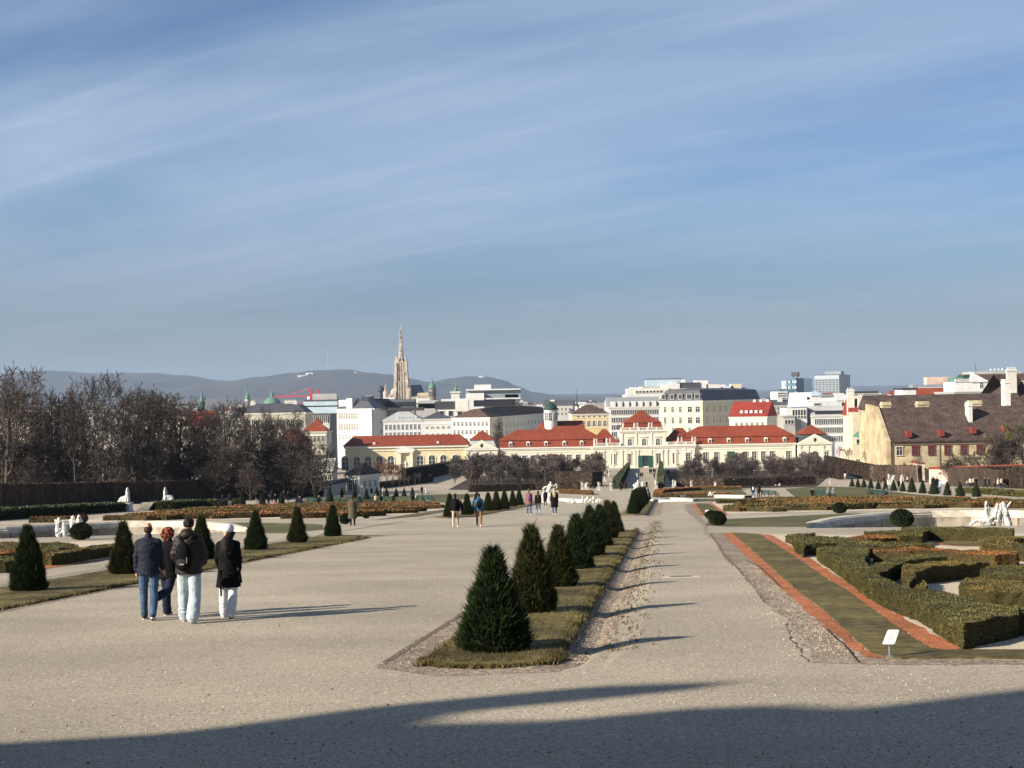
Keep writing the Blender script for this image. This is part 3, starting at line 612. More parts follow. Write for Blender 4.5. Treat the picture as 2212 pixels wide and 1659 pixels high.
def bldg(name,label,pts,v,depth,wall,roof=None,rows=(),base=-34,cat='building',group=None,clutter=(),cornice='trim',bands=(),vk=None,boxes=(),ch=()):
    Pt=[P(u,v,Y) for u,Y in pts]; ze=Pt[0].z; a=Pt[0]; 
    rz=math.atan2(Pt[1].y-a.y,Pt[1].x-a.x); t=thing(name,label,cat,(a.x,a.y,base),rz,group)
    ci,si=math.cos(-rz),math.sin(-rz)
    loc=[((p.x-a.x)*ci-(p.y-a.y)*si,(p.x-a.x)*si+(p.y-a.y)*ci) for p in Pt]; H=ze-base; L=loc[1][0]
    foot=loc+[(loc[-1][0]+(0 if len(loc)==2 else -.3*depth),loc[-1][1]+depth),(0,depth)]
    m=MB(); m.prism(foot,0,H); m.build('wall',M(wall),t)
    cx=sum(p[0] for p in foot)/len(foot); cy=sum(p[1] for p in foot)/len(foot)
    def off(d):
        out=[]
        n=len(foot)
        for i in range(n):
            p=Vector(foot[i]); e1=(p-Vector(foot[i-1])).normalized(); e2=(Vector(foot[(i+1)%n])-p).normalized()
            n1=Vector((e1.y,-e1.x)); n2=Vector((e2.y,-e2.x)); b=(n1+n2).normalized(); k=d/max(.3,b.dot(n1)); q_=p+b*k; out.append((q_.x,q_.y))
        return out
    if cornice:
        m=MB(); m.prism(off(.35),H+.01,H+.4); m.prism(off(.18),H-.35,H+.005)
        for z in bands: m.prism(off(.12),H-z-.15,H-z+.15)
        m.build('cornice',M(cornice),t)
    H0=H+.41 if cornice else H+.01; top=H0
    if roof:
        k=roof[0]; hr=roof[1]; mt=M(roof[2]); m=MB(); o=.45
        if k=='hip':
            ins=roof[3] if len(roof)>3 else depth/2
            b=[(-o,-o),(L+o,-o),(L+o,depth+o),(-o,depth+o)]; r=[(ins,depth/2),(L-ins,depth/2)]
            B=m.ring([(x,y,H0) for x,y in b]); Rr=m.ring([(x,y,H0+hr) for x,y in r])
            for f in ((B[0],B[1],Rr[1],Rr[0]),(B[1],B[2],Rr[1]),(B[2],B[3],Rr[0],Rr[1]),(B[3],B[0],Rr[0]),(B[3],B[2],B[1],B[0])): m.f.append(f); m.m.append(0)
        elif k=='gable':
            m.v+=[]; A=[(-o,H0-.01),(depth+o,H0-.01),(depth/2,H0+hr)]
            a_=m.ring([(-.3,y,z) for y,z in A]); b_=m.ring([(L+.3,y,z) for y,z in A]); m.bridge(a_,b_); m.cap(a_,True); m.cap(b_)
        elif k=='mansard':
            A=m.ring([(x,y,H0) for x,y in off(.1)]); B=m.ring([(x,y,H0+hr) for x,y in off(-roof[3])]); m.bridge(A,B); m.cap(A,True)
            C_=m.ring([(cx+(x-cx)*.5,cy+(y-cy)*.5,H0+hr+.8) for x,y in off(-roof[3])]); m.bridge(B,C_); m.cap(C_)
        elif k=='slope': # lean facing the viewer
            y1=roof[3]; a_=m.ring([(-.2,-.3,H0),(-.2,y1,H0+hr),(-.2,depth,H0+hr),(-.2,depth,H0)]); b_=m.ring([(L+.2,-.3,H0),(L+.2,y1,H0+hr),(L+.2,depth,H0+hr),(L+.2,depth,H0)]); m.bridge(a_,b_); m.cap(a_,True); m.cap(b_)
        ob=m.build('roof',mt,t); fixn(ob.data)
    segs=list(zip(foot,foot[1:]+foot[:1]))
    for r in rows:
        fi,dz,hh,n,w,m0,m1=r[:7]; st=r[7] if len(r)>7 else 'cross'; fr=r[8] if len(r)>8 else 'trim'; gl=r[9] if len(r)>9 else 'glass'
        p,qq=segs[fi]; me=winmesh(w,hh,st,fr,gl); an=math.atan2(qq[1]-p[1],qq[0]-p[0])
        for i in range(n):
            f=m0+(m1-m0)*((i+.5)/n); addwin(t,me,p[0]+(qq[0]-p[0])*f,p[1]+(qq[1]-p[1])*f,H-dz-hh,an)
    for x,y,w,d,z0,hh,mm in boxes:
        xa,xb=max(x*L-w/2,-.6),min(x*L+w/2,L+.6)
        if xb-xa<.1: continue
        m=MB(); m.box(xa,xb,y,y+d,H+z0,H+z0+hh); m.build('roof_box',M(mm),t)
    for x,y,w,z0,hh in ch:
        m=MB(); m.box(x*L-w/2,x*L+w/2,y,y+.9,H+z0,H+z0+hh); m.box(x*L-w/2-.12,x*L+w/2+.12,y-.12,y+1.02,H+z0+hh-.5,H+z0+hh-.2)
        for j in range(max(1,int(w/.6))): m.cbox((x*L-w/2+.3+.6*j,y+.45,H+z0+hh+.3),(.25,.25,.6))
        m.build('chimney',M('white wall'),t)
    return t,H,L,foot
def cb(k,pts,Y): # crop x list -> (u,Y)
    return [(q(k,x,0)[0],Y if not isinstance(Y,(list,tuple)) else Y[i]) for i,x in enumerate(pts)]
V=lambda k,y:q(k,0,y)[1]
# --- palace (world metres; facade on y=480) ---
pal=thing('palace','long white baroque garden palace with red mansard roofs and a taller middle pavilion','palace',(45.2,480,-24.9)); PY=480.0
def lp(mb,name,mt,root=None,par=None):
    if name in('roof','pilasters','window_hood','balustrade_') and root is None:
        nm={'pilasters':'pilaster'}.get(name,name)
        for p_ in pieces(mb): O=pal.location; p_.v=[(x-O.x,y-O.y,z-O.z) for x,y,z in p_.v]; p_.build(nm,mt,pal)
        return
    O=(root or pal).location; mb.v=[(x-O.x,y-O.y,z-O.z) for x,y,z in mb.v]; return mb.build(name,mt,par or root or pal)
def hiproof(m,x0,x1,y0,y1,z0,z1,ins=None,top=0):
    ins=(y1-y0)/2 if ins is None else ins; yc=(y0+y1)/2
    B=m.ring([(x0,y0,z0),(x1,y0,z0),(x1,y1,z0),(x0,y1,z0)])
    if top: T=m.ring([(x0+ins,yc-top,z1),(x1-ins,yc-top,z1),(x1-ins,yc+top,z1),(x0+ins,yc+top,z1)]); m.bridge(B,T); m.cap(T)
    else:
        T=m.ring([(x0+ins,yc,z1),(x1-ins,yc,z1)])
        for f in ((B[0],B[1],T[1],T[0]),(B[1],B[2],T[1]),(B[2],B[3],T[0],T[1]),(B[3],B[0],T[0])): m.f.append(f); m.m.append(0)
    m.cap(B,True)
def mansard(m,x0,x1,y0,y1,z0,zb,z1,i1=1.2):
    A=m.ring([(x0,y0,z0),(x1,y0,z0),(x1,y1,z0),(x0,y1,z0)]); B=m.ring([(x0+i1*.2,y0+i1,zb),(x1-i1*.2,y0+i1,zb),(x1-i1*.2,y1-i1,zb),(x0+i1*.2,y1-i1,zb)]); m.bridge(A,B); m.cap(A,True)
    hiproof(m,x0-.15,x1+.15,y0+i1-.35,y1-i1+.35,zb+.02,z1)
def wal(m,x0,x1,z0,z1,y0=PY,d=14): m.box(x0,x1,y0,y0+d,z0,z1)
m=MB(); wal(m,-4.4,27.8,-25.4,-17.6); wal(m,27.8,62.8,-25.4,-17.6,PY-.8,15.6); wal(m,62.8,97.7,-25.4,-17.6); wal(m,37.2,53.0,-17.6,-12.3,PY-.3,13); lp(m,'wall',M('pale cream wall'))
m=MB()
for x0,x1,y in ((-4.5,27.7,PY-.5),(27.3,63.3,PY-1.3),(63.3,97.9,PY-.5)): m.box(x0,x1,y,y+1,-17.6,-17.15); m.box(x0+.1,x1-.1,y+.25,y+1,-18.1,-17.62); m.box(x0+.2,x1-.2,y+.38,y+1,-19.0,-18.75)
m.box(36.7,53.5,PY-.8,PY+13.2,-12.3,-11.95); m.box(36.9,53.3,PY-.55,PY+.1,-12.75,-12.32); m.box(27.6,63,PY-1.0,PY-.8,-25.4,-24.3)
lp(m,'cornice',M('trim'))
m=MB()
for x in [28.2,31.2,34.5,37.5,39.1,41.9,43.0,47.6,48.8,51.4,53.0,56.0,59.2,62.3]:
    m.box(x-.35,x+.35,PY-1.02,PY-.8,-24.3,-18.8); m.box(x-.48,x+.48,PY-1.1,PY-.8,-19.1,-18.55)
for x in [37.7,42.6,47.9,52.5]: m.box(x-.3,x+.3,PY-.5,PY-.3,-17.1,-12.8)
for x in [-4,27.3,63.6,97.2]: m.box(x-.3,x+.3,PY-.16,PY,-25,-18.2)
lp(m,'pilasters',M('trim'))
m=MB(); mansard(m,-4.7,31.5,PY+.0,PY+14,-17.1,-14.7,-11.2); mansard(m,59.2,97.9,PY+.0,PY+14,-17.1,-14.7,-11.0); hiproof(m,27.4,36.8,PY+.6,PY+13,-16.2,-11.4,4); hiproof(m,53.3,63.6,PY+.6,PY+13,-16.2,-11.4,4)
m.box(27.8,36.8,PY+.6,PY+13,-17.1,-16.2); m.box(53.3,63.2,PY+.6,PY+13,-17.1,-16.2); lp(m,'roof',M('red tile'))
m=MB(); A=m.ring([(37.9,PY+.6,-11.9),(52.3,PY+.6,-11.9),(52.3,PY+12.4,-11.9),(37.9,PY+12.4,-11.9)]); B=m.ring([(38.7,PY+1.2,-9.35),(51.5,PY+1.2,-9.35),(51.5,PY+11.8,-9.35),(38.7,PY+11.8,-9.35)]); m.bridge(A,B)
C1=m.ring([(38.3,PY+.9,-9.3),(51.9,PY+.9,-9.3),(51.9,PY+12.1,-9.3),(38.3,PY+12.1,-9.3)]); D1=m.ring([(42.3,PY+4.2,-6.9),(47.9,PY+4.2,-6.9),(47.9,PY+8.8,-6.9),(42.3,PY+8.8,-6.9)]); E1=m.ring([(44.5,PY+6,-5.1),(45.9,PY+6,-5.1),(45.9,PY+7,-5.1),(44.5,PY+7,-5.1)]); m.bridge(C1,D1); m.bridge(D1,E1); m.cap(E1); m.cap(C1,True)
lp(m,'roof',M('red tile'))
def balus(m,x0,x1,y,z):
    m.box(x0,x1,y-.12,y+.12,z,z+.14); m.box(x0,x1,y-.14,y+.14,z+.95,z+1.12)
    n=int((x1-x0)/.42)
    for i in range(n): x=x0+(x1-x0)*(i+.5)/n; m.cbox((x,y,z+.54),(.17,.17,.82))
    for i in range(int((x1-x0)/3.2)+1): x=x0+.3+(x1-x0-.6)*i/max(1,int((x1-x0)/3.2)); m.cbox((x,y,z+.58),(.7,.34,1.16))
m=MB(); balus(m,27.8,37.2,PY-.9,-17.15); balus(m,53,63,PY-.9,-17.15); balus(m,37.1,53.1,PY-.5,-11.95); lp(m,'balustrade',M('trim'))
for x in (5*0-.9+0,): pass
def pwin(x,z,w,hh,st='grid',y=PY,nm='window'): o=addwin(pal,winmesh(w,hh,st),x-45.2,y-480,z+24.9,0,nm)
for x in [-2.6,1.0,3.9,6.9,9.8,16.2,19.3,22.4,25.6]: pwin(x,-23.4,1.5,3.5)
for x in [30.0,34.6,39.9,50.2,55.8,60.4]: pwin(x,-23.4,1.55,3.4,'grid',PY-.82)
for x in [66.5,70.2,80.2,83.3,86.4,89.4,95.1]: pwin(x,-23.4,1.5,3.5)
for x in (40.4,45.3,50.1): pwin(x,-17.0,1.4,2.2,'arch',PY-.32); 
m=MB()
for x in (40.4,45.3,50.1): m.xprism([(x-1.3,-14.3),(x+1.3,-14.3),(x+.9,-13.9),(x,-13.4),(x-.9,-13.9)],PY-.62,PY-.3); m.box(x-1.1,x+1.1,PY-.5,PY-.3,-17.5,-17.1)
for x in [30.0,34.6,39.9,50.2,55.8,60.4]: m.box(x-1.2,x+1.2,PY-1.12,PY-.8,-19.75,-19.5); m.box(x-.9,x+.9,PY-1.0,PY-.8,-19.5,-18.9)
lp(m,'window_hood',M('trim'))
d=MB(); d.box(43.4,47.4,PY-.9,PY-.81,-24.9,-20.6); dd=lp(d,'doorway',M('glass'))
for x0,x1,y1 in ((43.1,44.9,PY-1.7),(46.4,48.3,PY-1.9)):
    d=MB(); d.poly([(x0,PY-.95,-24.9),(x1 if x0>45 else x0+.5,y1,-24.9),(x1 if x0>45 else x0+.5,y1,-20.7),(x0,PY-.95,-20.7)]); 
    d=MB(); d.box(x0+(0 if x0<45 else .3),x1-(.2),PY-1.15,PY-1.0,-24.9,-20.7); lp(d,'door',M('teal door'))
d=MB(); d.box(12.0,15.0,PY-.1,PY-.02,-24.9,-19.6); lp(d,'door',M('door red')); d=MB(); d.box(12.7,14.3,PY-.16,PY-.11,-24.9,-20.4); lp(d,'doorway',M('glass'))
d=MB(); d.box(74.0,76.6,PY-.12,PY-.02,-24.9,-19.7); lp(d,'door',M('green door'))
for x in [-.8,5.3,11.5,17.8,23.8,68.2,74.7,81.0,87.6,94.0]:
    m=MB(); m.box(x-.6,x+.6,PY+.2,PY+2,-16.9,-15.6); m.xprism([(x-.75,-15.6),(x+.75,-15.6),(x+.5,-15.2),(x,-15.0),(x-.5,-15.2)],PY+.1,PY+2); o=lp(m,'dormer',M('trim')); m=MB(); m.box(x-.36,x+.36,PY+.15,PY+.18,-16.6,-15.7); lp(m,'pane',M('glass'),pal,o)
def pavilion(name,label,x0,x1,arch):
    t=thing(name,label,'pavilion',((x0+x1)/2,480,-24.9)); xc=(x0+x1)/2; y=PY-1
    m=MB(); m.box(x0,x1,y,y+12,-25.4,-17.8); lp(m,'wall',M('pale cream wall'),t)
    m=MB(); m.box(x0-.3,x1+.3,y-.4,y+12.2,-17.8,-17.4); m.xprism([(x0-.3,-17.39),(x1+.3,-17.39),(xc,-14.2)],y-.35,y+.8); lp(m,'pediment',M('trim'),t)
    m=MB(); m.xprism([(x0+1.2,-17.3),(x1-1.2,-17.3),(xc,-14.95)],y-.42,y-.36); o=lp(m,'tympanum',M('pale cream wall'),t)
    m=MB(); m.ell((xc,y-.42,-16.2),(.55,.06,.7)); lp(m,'oval_window',M('glass'),t)
    m=MB()
    for x in (x0+.5,x0+3.2,x1-3.2,x1-.5): m.box(x-.4,x+.4,y-.22,y,-25,-18.4); m.box(x-.55,x+.55,y-.3,y,-18.7,-18.2)
    for x in (x0+1.85,x1-1.85): m.box(x-.9,x+.9,y-.35,y,-19.9,-19.6)
    [lp(p_,'pilaster',M('trim'),t) for p_ in pieces(m)]
    m=MB(); mt='slate' if arch else 'zinc'; A=m.ring([(x0+.3,y+.9,-17.38),(x1-.3,y+.9,-17.38),(x1-.3,y+11.5,-17.38),(x0+.3,y+11.5,-17.38)]); B=m.ring([(x0+1.6,y+2,-14.3),(x1-1.6,y+2,-14.3),(x1-1.6,y+10.4,-14.3),(x0+1.6,y+10.4,-14.3)]); m.bridge(A,B); lp(m,'lower_roof',M(mt),t)
    m=MB(); A=m.ring([(x0+1,y+1.6,-14.28),(x1-1,y+1.6,-14.28),(x1-1,y+10.8,-14.28),(x0+1,y+10.8,-14.28)]); a=m.ring([(xc,y+6.2,-11.0)]); 
    for i in range(4): m.f.append((A[i],A[(i+1)%4],a[0])); m.m.append(0)
    m.cap(A,True); lp(m,'roof',M('red tile'),t)
    for x in (x0+1.85,x1-1.85):
        o=addwin(t,winmesh(1.4,3.0,'grid'),x-xc,y-480,1.6)
    if arch: m=MB(); n=10; m.poly([(xc-1.2,y-.06,-24.9),(xc+1.2,y-.06,-24.9)]+[(xc+1.2*math.cos(PI*i/n),y-.06,-21.4+1.3*math.sin(PI*i/n)) for i in range(n+1)]); lp(m,'archway',M('dark roof'),t)
    else: m=MB(); m.box(xc-1.5,xc+1.5,y-.15,y-.02,-24.9,-22.2); lp(m,'door',M('teal door'),t); m=MB(); m.lathe([(1.5,0),(1.3,.8),(.8,1.3),(.1,1.5)],(xc,y+.9,-22.1),14); lp(m,'canopy',M('trim'),t)
    return t
pavilion('garden_pavilion','pedimented pavilion with pyramid red roof between yellow orangery and palace',-16.2,-5.2,False)
pavilion('garden_pavilion','pedimented corner pavilion with dark lower roof and arched gateway right of the palace',98.4,110.0,True)
# orangery
ora=thing('orangery','long low yellow orangery with plain red hipped roof and tall arched windows','building',(-36,480,-24.9))
m=MB(); m.box(-58,-15.6,PY,PY+13,-25.4,-16.6); lp(m,'wall',M('orangery wall'),ora)
m=MB(); m.box(-58.4,-15.3,PY-.5,PY+13.4,-16.5,-15.75); m.box(-58.2,-15.5,PY-.25,PY+13.2,-17.5,-17.2); m.box(-58,-15.6,PY-.12,PY,-25,-24.2); lp(m,'cornice',M('trim'),ora)
m=MB(); hiproof(m,-59,-14.9,PY-.8,PY+13.6,-15.7,-12.3,3.5); lp(m,'roof',M('red tile'),ora)
for x in (258,365,470,577,683,957,1067,1175,1287):
    X=(q('C',x,0)[0]-2-1106)*.16; addwin(ora,winmesh(2.2,4.7,'arch','trim','glass'),X+36,0,24.9-23.9,0)
for x in (527,1122): X=(q('C',x,0)[0]-1.5-1106)*.16; m=MB(); m.box(X-.4,X+.4,PY+.3,PY+1.6,-15.2,-14.5); lp(m,'dormer',M('trim'),ora)
Xp=(q('C',820,0)[0]-2-1106)*.16
m=MB(); m.box(Xp-2.6,Xp-1.5,PY-1,PY,-25,-18.2); m.box(Xp+1.5,Xp+2.6,PY-1,PY,-25,-18.2); m.box(Xp-2.9,Xp+2.9,PY-1.2,PY,-18.2,-17.5); m.xprism([(Xp-3.4,-16.9),(Xp-3.4,-17.5),(Xp+3.4,-17.5),(Xp+3.4,-16.9),(Xp+1.6,-16.6),(Xp,-15.9),(Xp-1.6,-16.6)],PY-1.1,PY+.2); lp(m,'portal',M('trim'),ora)
m=MB(); n=10; m.poly([(Xp-1.3,PY-.06,-25),(Xp+1.3,PY-.06,-25)]+[(Xp+1.3*math.cos(PI*i/n),PY-.06,-20.6+1.3*math.sin(PI*i/n)) for i in range(n+1)]); lp(m,'niche',M('cream wall'),ora)
def sc(Y): return Y/3000.
# --- buildings behind (crop coordinates -> depth) ---
# chapel drum with dark green dome
c=PX('D',882,845,540); ch_=thing('chapel','small round white chapel drum with dark green dome behind the palace','chapel',(c.x,c.y,-31))
z0=P(*q('D',882,850),540).z+31; zt=P(*q('D',882,740),540).z+31; rr_=72*.19841*sc(540)
m=MB(); m.lathe([(rr_*.97,z0-6),(rr_*.97,zt),(rr_*1.06,zt),(rr_*1.06,zt+.4)],n=24); m.build('drum',M('bright white'),ch_)
m=MB(); m.lathe([(rr_*1.12,zt+.4),(rr_*1.06,zt+1),(rr_*.86,zt+2),(rr_*.52,zt+2.8),(rr_*.12,zt+3.2),(.12,zt+3.5),(.05,zt+3.9)],n=24); m.build('dome',M('dark copper'),ch_,True)
for i in range(8):
    a=-PI/2+i*PI/4-.05; addwin(ch_,winmesh(1.15,3.0,'arch','bright white'),rr_*math.cos(a),rr_*math.sin(a),z0+.3,a+PI/2)
m=MB(); m.box(-rr_*2.2,rr_*5.2,-3,9,-2,z0-4.2); m.build('wall',M('pale cream wall'),ch_)
m=MB(); hiproof(m,-rr_*2.6,rr_*2.4,-3.4,9,z0-4.2,z0-.4,3.5); hiproof(m,rr_*.2,rr_*5.3,0,9,z0-4.2,z0-.1,1); hiproof(m,-rr_*.2,rr_*4.6,-5,1,z0-4.3,z0-2,1.4); m.build('roof',M('red tile'),ch_)
B=bldg
B('town_building','pale yellow town building with arched windows and brown hipped roof behind the palace',cb('D',[1115,1512],560),V('D',785),16,'yellow wall',('hip',3.6,'brown tile',6),[(0,2.4,2.2,6,1.15,.08,.96,'arch'),(0,.35,.6,6,.7,.08,.96,'plain')],bands=(1.3,5.2))
B('office_building','white office block with three strips of tall windows and grey dormer roof',cb('E',[130,685],600),V('E',572),18,'bright white',('slope',4.2,'grey metal',5.5),[(0,.9,1.9,26,.55,.04,.97,'plain','bright white'),(0,4.2,1.9,20,.6,.04,.97,'plain','bright white'),(0,7.4,1.9,20,.6,.04,.97,'plain','bright white'),(0,10.4,1.9,20,.6,.04,.97,'plain','bright white')],
  boxes=[(.09+.133*i,-.4,1.9,3,.4,2.4,'bright white') for i in range(7)])
for i in range(7):
    pass
B('apartment_house','large cream corner apartment house with black mansard roof, its right flank in shade',[(q('E',680,0)[0],600),(q('E',1150,0)[0],590),(q('F',378,0)[0],655)],V('E',508),16,'cream wall',('mansard',4.6,'slate',2.2),
  [(0,2.0,2.4,3,1.1,.04,.58),(0,2.0,2.4,2,2.0,.62,.98),(0,6.6,2.6,3,1.1,.04,.58),(0,6.6,2.6,2,1.9,.62,.98),(0,11,2.4,5,1.2,.04,.98,'arch'),(1,2.0,2.4,9,1.3,.02,.98),(1,6.6,2.6,9,1.3,.02,.98),(1,11,2.4,9,1.2,.02,.98)],bands=(5.5,9.8),boxes=[(x,-.1,w_,3,1.0,2.4,'grey wall') for x,w_ in ((.10,1.9),(.30,1.9),(.49,1.9),(.70,2.6),(.88,2.4))]+[(x,-.16,w_,.1,1.3,1.9,'glass') for x,w_ in ((.10,1.4),(.30,1.4),(.49,1.4),(.70,2.1),(.88,1.9))])
for i,x in enumerate((.10,.30,.49,.70,.88)): pass
a=bldg('penthouse_terraces','stacked white penthouse terraces stepping above the black mansard roof',[(q('E',315,0)[0],640),(q('E',1330,0)[0],640)],V('E',425),20,'bright white',None,[(0,-1.6,.9,8,1.0,.1,.4,'plain')],cornice=None,boxes=[(.24,0,19,12,0,2.7,'white wall'),(.6,1,20,12,0,2.4,'grey wall'),(.49,2,8.3,8,2.4,2.3,'bright white'),(.69,2.5,9.8,8,2.4,2.7,'slate'),(.43,7,16.5,8,3.0,3.9,'glass pale'),(.43,6.8,17,8.4,6.9,.25,'slate'),(.825,3,6,6,2.4,3.6,'bright white'),(.97,3,8,6,0,4.1,'white wall'),(.51,2.2,2.1,2,4.7,1.0,'bright white'),(.63,2.2,1.6,2,5.1,1.4,'bright white'),(.3,5,12,6,2.7,1.0,'zinc'),(.12,1,6,5,2.7,.6,'bright white')])
B('rooftop_extension','grey and white plant rooms on the roof right of the terraces',[(q('E',1330,0)[0],650),(q('F',250,0)[0],650)],V('E',372),10,'white wall',None,(),cornice=None,boxes=[(.3,0,6,5,0,1.6,'bright white'),(.62,0,5,4,0,2.6,'cream wall'),(.8,1,8,4,-.5,1.4,'panel grey'),(.1,1,4,4,.2,2.2,'bright white')])
B('town_house','cream town house with bright red tiled roof and a grey gable end on its right',cb('F',[60,468],[546,540.1]),V('F',678),17,'pale cream wall',('gable',5.9,'bright red tile'),[(0,1.8,1.5,6,.8,.12,.95)],boxes=[(.30+.13*i,1.6,1.1,3,.9,1.9,'bright white') for i in range(5)]+[(.55,8,1,.8,5.2,1.8,'white wall'),(.72,8,1,.8,5.2,1.8,'white wall'),(.9,8,1,.8,5.2,1.8,'white wall')],bands=())
B('apartment_house','white cubic house with a glazed corner room on top, right of the red roof house',cb('F',[680,905],600),V('F',575),14,'bright white',None,[(0,.7,2.4,5,.95,.28,.95,'plain'),(0,3.4,.9,5,.95,.28,.95,'plain')],cornice=None,boxes=[(.2,-3,8,4,-9,4.2,'grey wall'),(.8,0,10,9,.0,.5,'panel grey')])
B('apartment_house','plain grey apartment wall between the red roof house and the white cubic house',cb('F',[650,775],590),V('F',665),12,'grey wall',None,[(0,1.5,1.6,3,1.1,.1,.9,'plain')],cornice='zinc')
B('apartment_house','white house with a slanting white gable behind the grey pleated roofs',cb('F',[750,975],690),V('F',600),12,'bright white',('gable',9,'bright white'),cornice=None)
B('town_building','white town building with grey ribbed attic roof and rows of tall narrow windows',cb('F',[955,1355],600),V('F',665),16,'bright white',('slope',3.9,'zinc',4.5),[(0,1.1,2.2,18,.55,.08,.97,'plain','bright white'),(0,4.8,2.2,18,.55,.08,.97,'plain','bright white'),(0,8.6,2.2,14,.55,.08,.97,'plain','bright white')],boxes=[(.12+.056*i,.1,.75,2.4,1.2,1.3,'glass') for i in range(15)])
B('office_building','low white rooftop storey with a terrace and one square dark window',cb('F',[965,1340],640),V('F',495),14,'bright white',None,[(0,1.1,.8,1,3,.08,.2,'plain'),(0,.8,3.4,1,2.6,.85,1,'plain')],cornice=None,boxes=[(.15,2,18,8,0,1.8,'bright white'),(.93,-.4,8,6,0,3.4,'bright white'),(.55,3,30,6,.6,1.2,'dark roof'),(.6,2,10,3,1.5,1.6,'panel grey')])
B('roof_terrace_house','pale terrace roof with a hipped glass lantern in front of the slab hotel',cb('F',[925,1105],700),V('F',440),12,'white wall',('hip',3,'glass pale',5),cornice=None)
# towers
t,H,L,ft=B('glass_tower','slim glass office tower with a dark billboard standing on its roof',cb('F',[672,782,824],[2250,2230,2330]),V('F',247),40,'glass blue',None,[(0,4+9*i,4,7,7,.03,.97,'plain','glass pale','glass pale') for i in range(5)],base=-33,cornice=None)
m=MB(); m.box(L*.48,L*1.16,2,5,H+2.4,H+9.3); m.box(L*.6,L*.64,3,4,H,H+2.5); m.box(L*1.0,L*1.04,3,4,H,H+2.5); m.build('billboard',M('dark roof'),t)
B('tower_annex','white slab annex left of the slim glass tower',cb('F',[655,676],2300),V('F',277),20,'bright white',base=-33,cornice=None)
t,H,L,ft=B('hotel_tower','broad grey slab hotel with dark window slits and a blue glass end',cb('F',[985,1255,1375],[2200,2180,2300]),V('F',212),30,'panel grey',None,[(0,8.1+3.5*i,1.2,7,3.2,.02,.98,'plain','panel grey','glass') for i in range(7)]+[(0,1.4,5.2,20,1.3,.01,.99,'plain','zinc','glass pale')],base=-33,cornice='slate',boxes=[(.72,8,28,16,0,5.2,'panel grey')])
B('office_building','white banded office block with a dark glass top below the glass tower',cb('F',[582,692],1500),V('F',392),40,'bright white',None,[(0,1.4+2.6*i,1.3,1,9.6,.02,.98,'plain','bright white') for i in range(6)],base=-33,cornice=None,boxes=[(.62,2,7,10,0,3,'glass blue')])
B('office_building','dark glass office building directly under the billboard tower',cb('F',[690,778],1560),V('F',365),40,'glass blue',None,(),base=-33,cornice='zinc')
def dome_tower(name,label,k,x,ytip,ydome,ydrum,ybot,w,Y,dm='copper',wm='stone',cat='church',tall=False,sq=False):
    b=PX(k,x,ybot,Y); s=OR[k][2]*Y/3000; zt=PX(k,x,ytip,Y).z; zd=PX(k,x,ydome,Y).z; zr=PX(k,x,ydrum,Y).z; t=thing(name,label,cat,(b.x,Y,-33)); r=w*s/2; z=lambda v:v+33
    m=MB(); n=4 if sq else 16
    m.lathe([(r*.95,0),(r*.95,z(zr)-.3),(r*1.08,z(zr)-.3),(r*1.08,z(zr))],n=n); m.build('drum',M(wm),t)
    dh=zd-zr; m=MB()
    if not tall: pr=[(r*1.02,z(zr)),(r*1.0,z(zr)+dh*.25),(r*.86,z(zr)+dh*.55),(r*.6,z(zr)+dh*.82),(r*.25,z(zd))]
    else: pr=[(r*1.05,z(zr)),(r*1.15,z(zr)+dh*.18),(r*.8,z(zr)+dh*.4),(r*.42,z(zr)+dh*.55),(r*.55,z(zr)+dh*.7),(r*.3,z(zd))]
    m.lathe(pr,n=16); m.build('dome',M(dm),t,True)
    m=MB(); m.lathe([(r*.2,z(zd)-.2),(r*.2,z(zd)+(zt-zd)*.35),(r*.26,z(zd)+(zt-zd)*.38),(r*.16,z(zd)+(zt-zd)*.55),(r*.05,z(zd)+(zt-zd)*.7),(r*.03+.1,z(zt))],n=10); m.build('lantern',M(dm if dm!='slate' else 'copper'),t)
    for i in range(5): a=-PI/2+(i-2)*PI/5; 
    me=winmesh(r*.28,(zr+33)*.14,'arch',wm)
    for i in range(3): a=-PI/2+(i-1)*.7; 
    if not sq:
        for i in range(5): a=-PI/2+(i-2)*.6; addwin(t,me,r*.97*math.cos(a),r*.97*math.sin(a),z(zr)-(zr+33)*.2,a+PI/2)
    else:
        for i in (-1,1): addwin(t,me,i*r*.25,-r*.70,z(zr)-(zr+33)*.2)
    if sq: pass
    return t
dome_tower('church_dome','big green copper church dome with a pale lantern above the bare trees','B',883,675,742,832,900,172,1900,tall=False)
dome_tower('church_spire','thin green copper spire over a brown domed roof above the trees','B',652,588,690,762,850,46,1600,tall=True)
dome_tower('church_spire','small dark domed church roof carrying the thin green spire','B',660,740,765,838,900,105,1640,dm='old tile',tall=False,wm='stone')
dome_tower('onion_tower','small green onion church tower at the right edge of the left wood','B',227,664,705,805,850,50,1300,tall=True,wm='copper')
dome_tower('church_dome','dark green dome on a grey drum right of the cathedral','C',1073,565,612,668,760,72,1750,wm='stone dark')
t=dome_tower('church_tower','white church tower with green onion top right of the cathedral','C',1292,585,640,690,790,42,1500,tall=True,wm='copper')
b=PX('C',1290,705,1500); z=lambda k:P(*q('C',1290,k),1500).z+33
m=MB(); r=78*.2315*.25; m.box(-r,r,-4-2*r,-4,0,z(705)); m.box(-r*1.25,r*1.25,-5-2*r,-3,z(705),z(690)); m.build('belfry',M('white wall'),t)
dome_tower('onion_tower','tiny green onion dome in front of the glass office tower','F',740,395,425,468,560,54,1200,tall=True,wm='white wall')
dome_tower('church_spire','slim dark onion spire rising behind the brown roofed yellow building','D',1167,508,640,690,760,40,640,dm='dark roof',tall=True,wm='white wall')
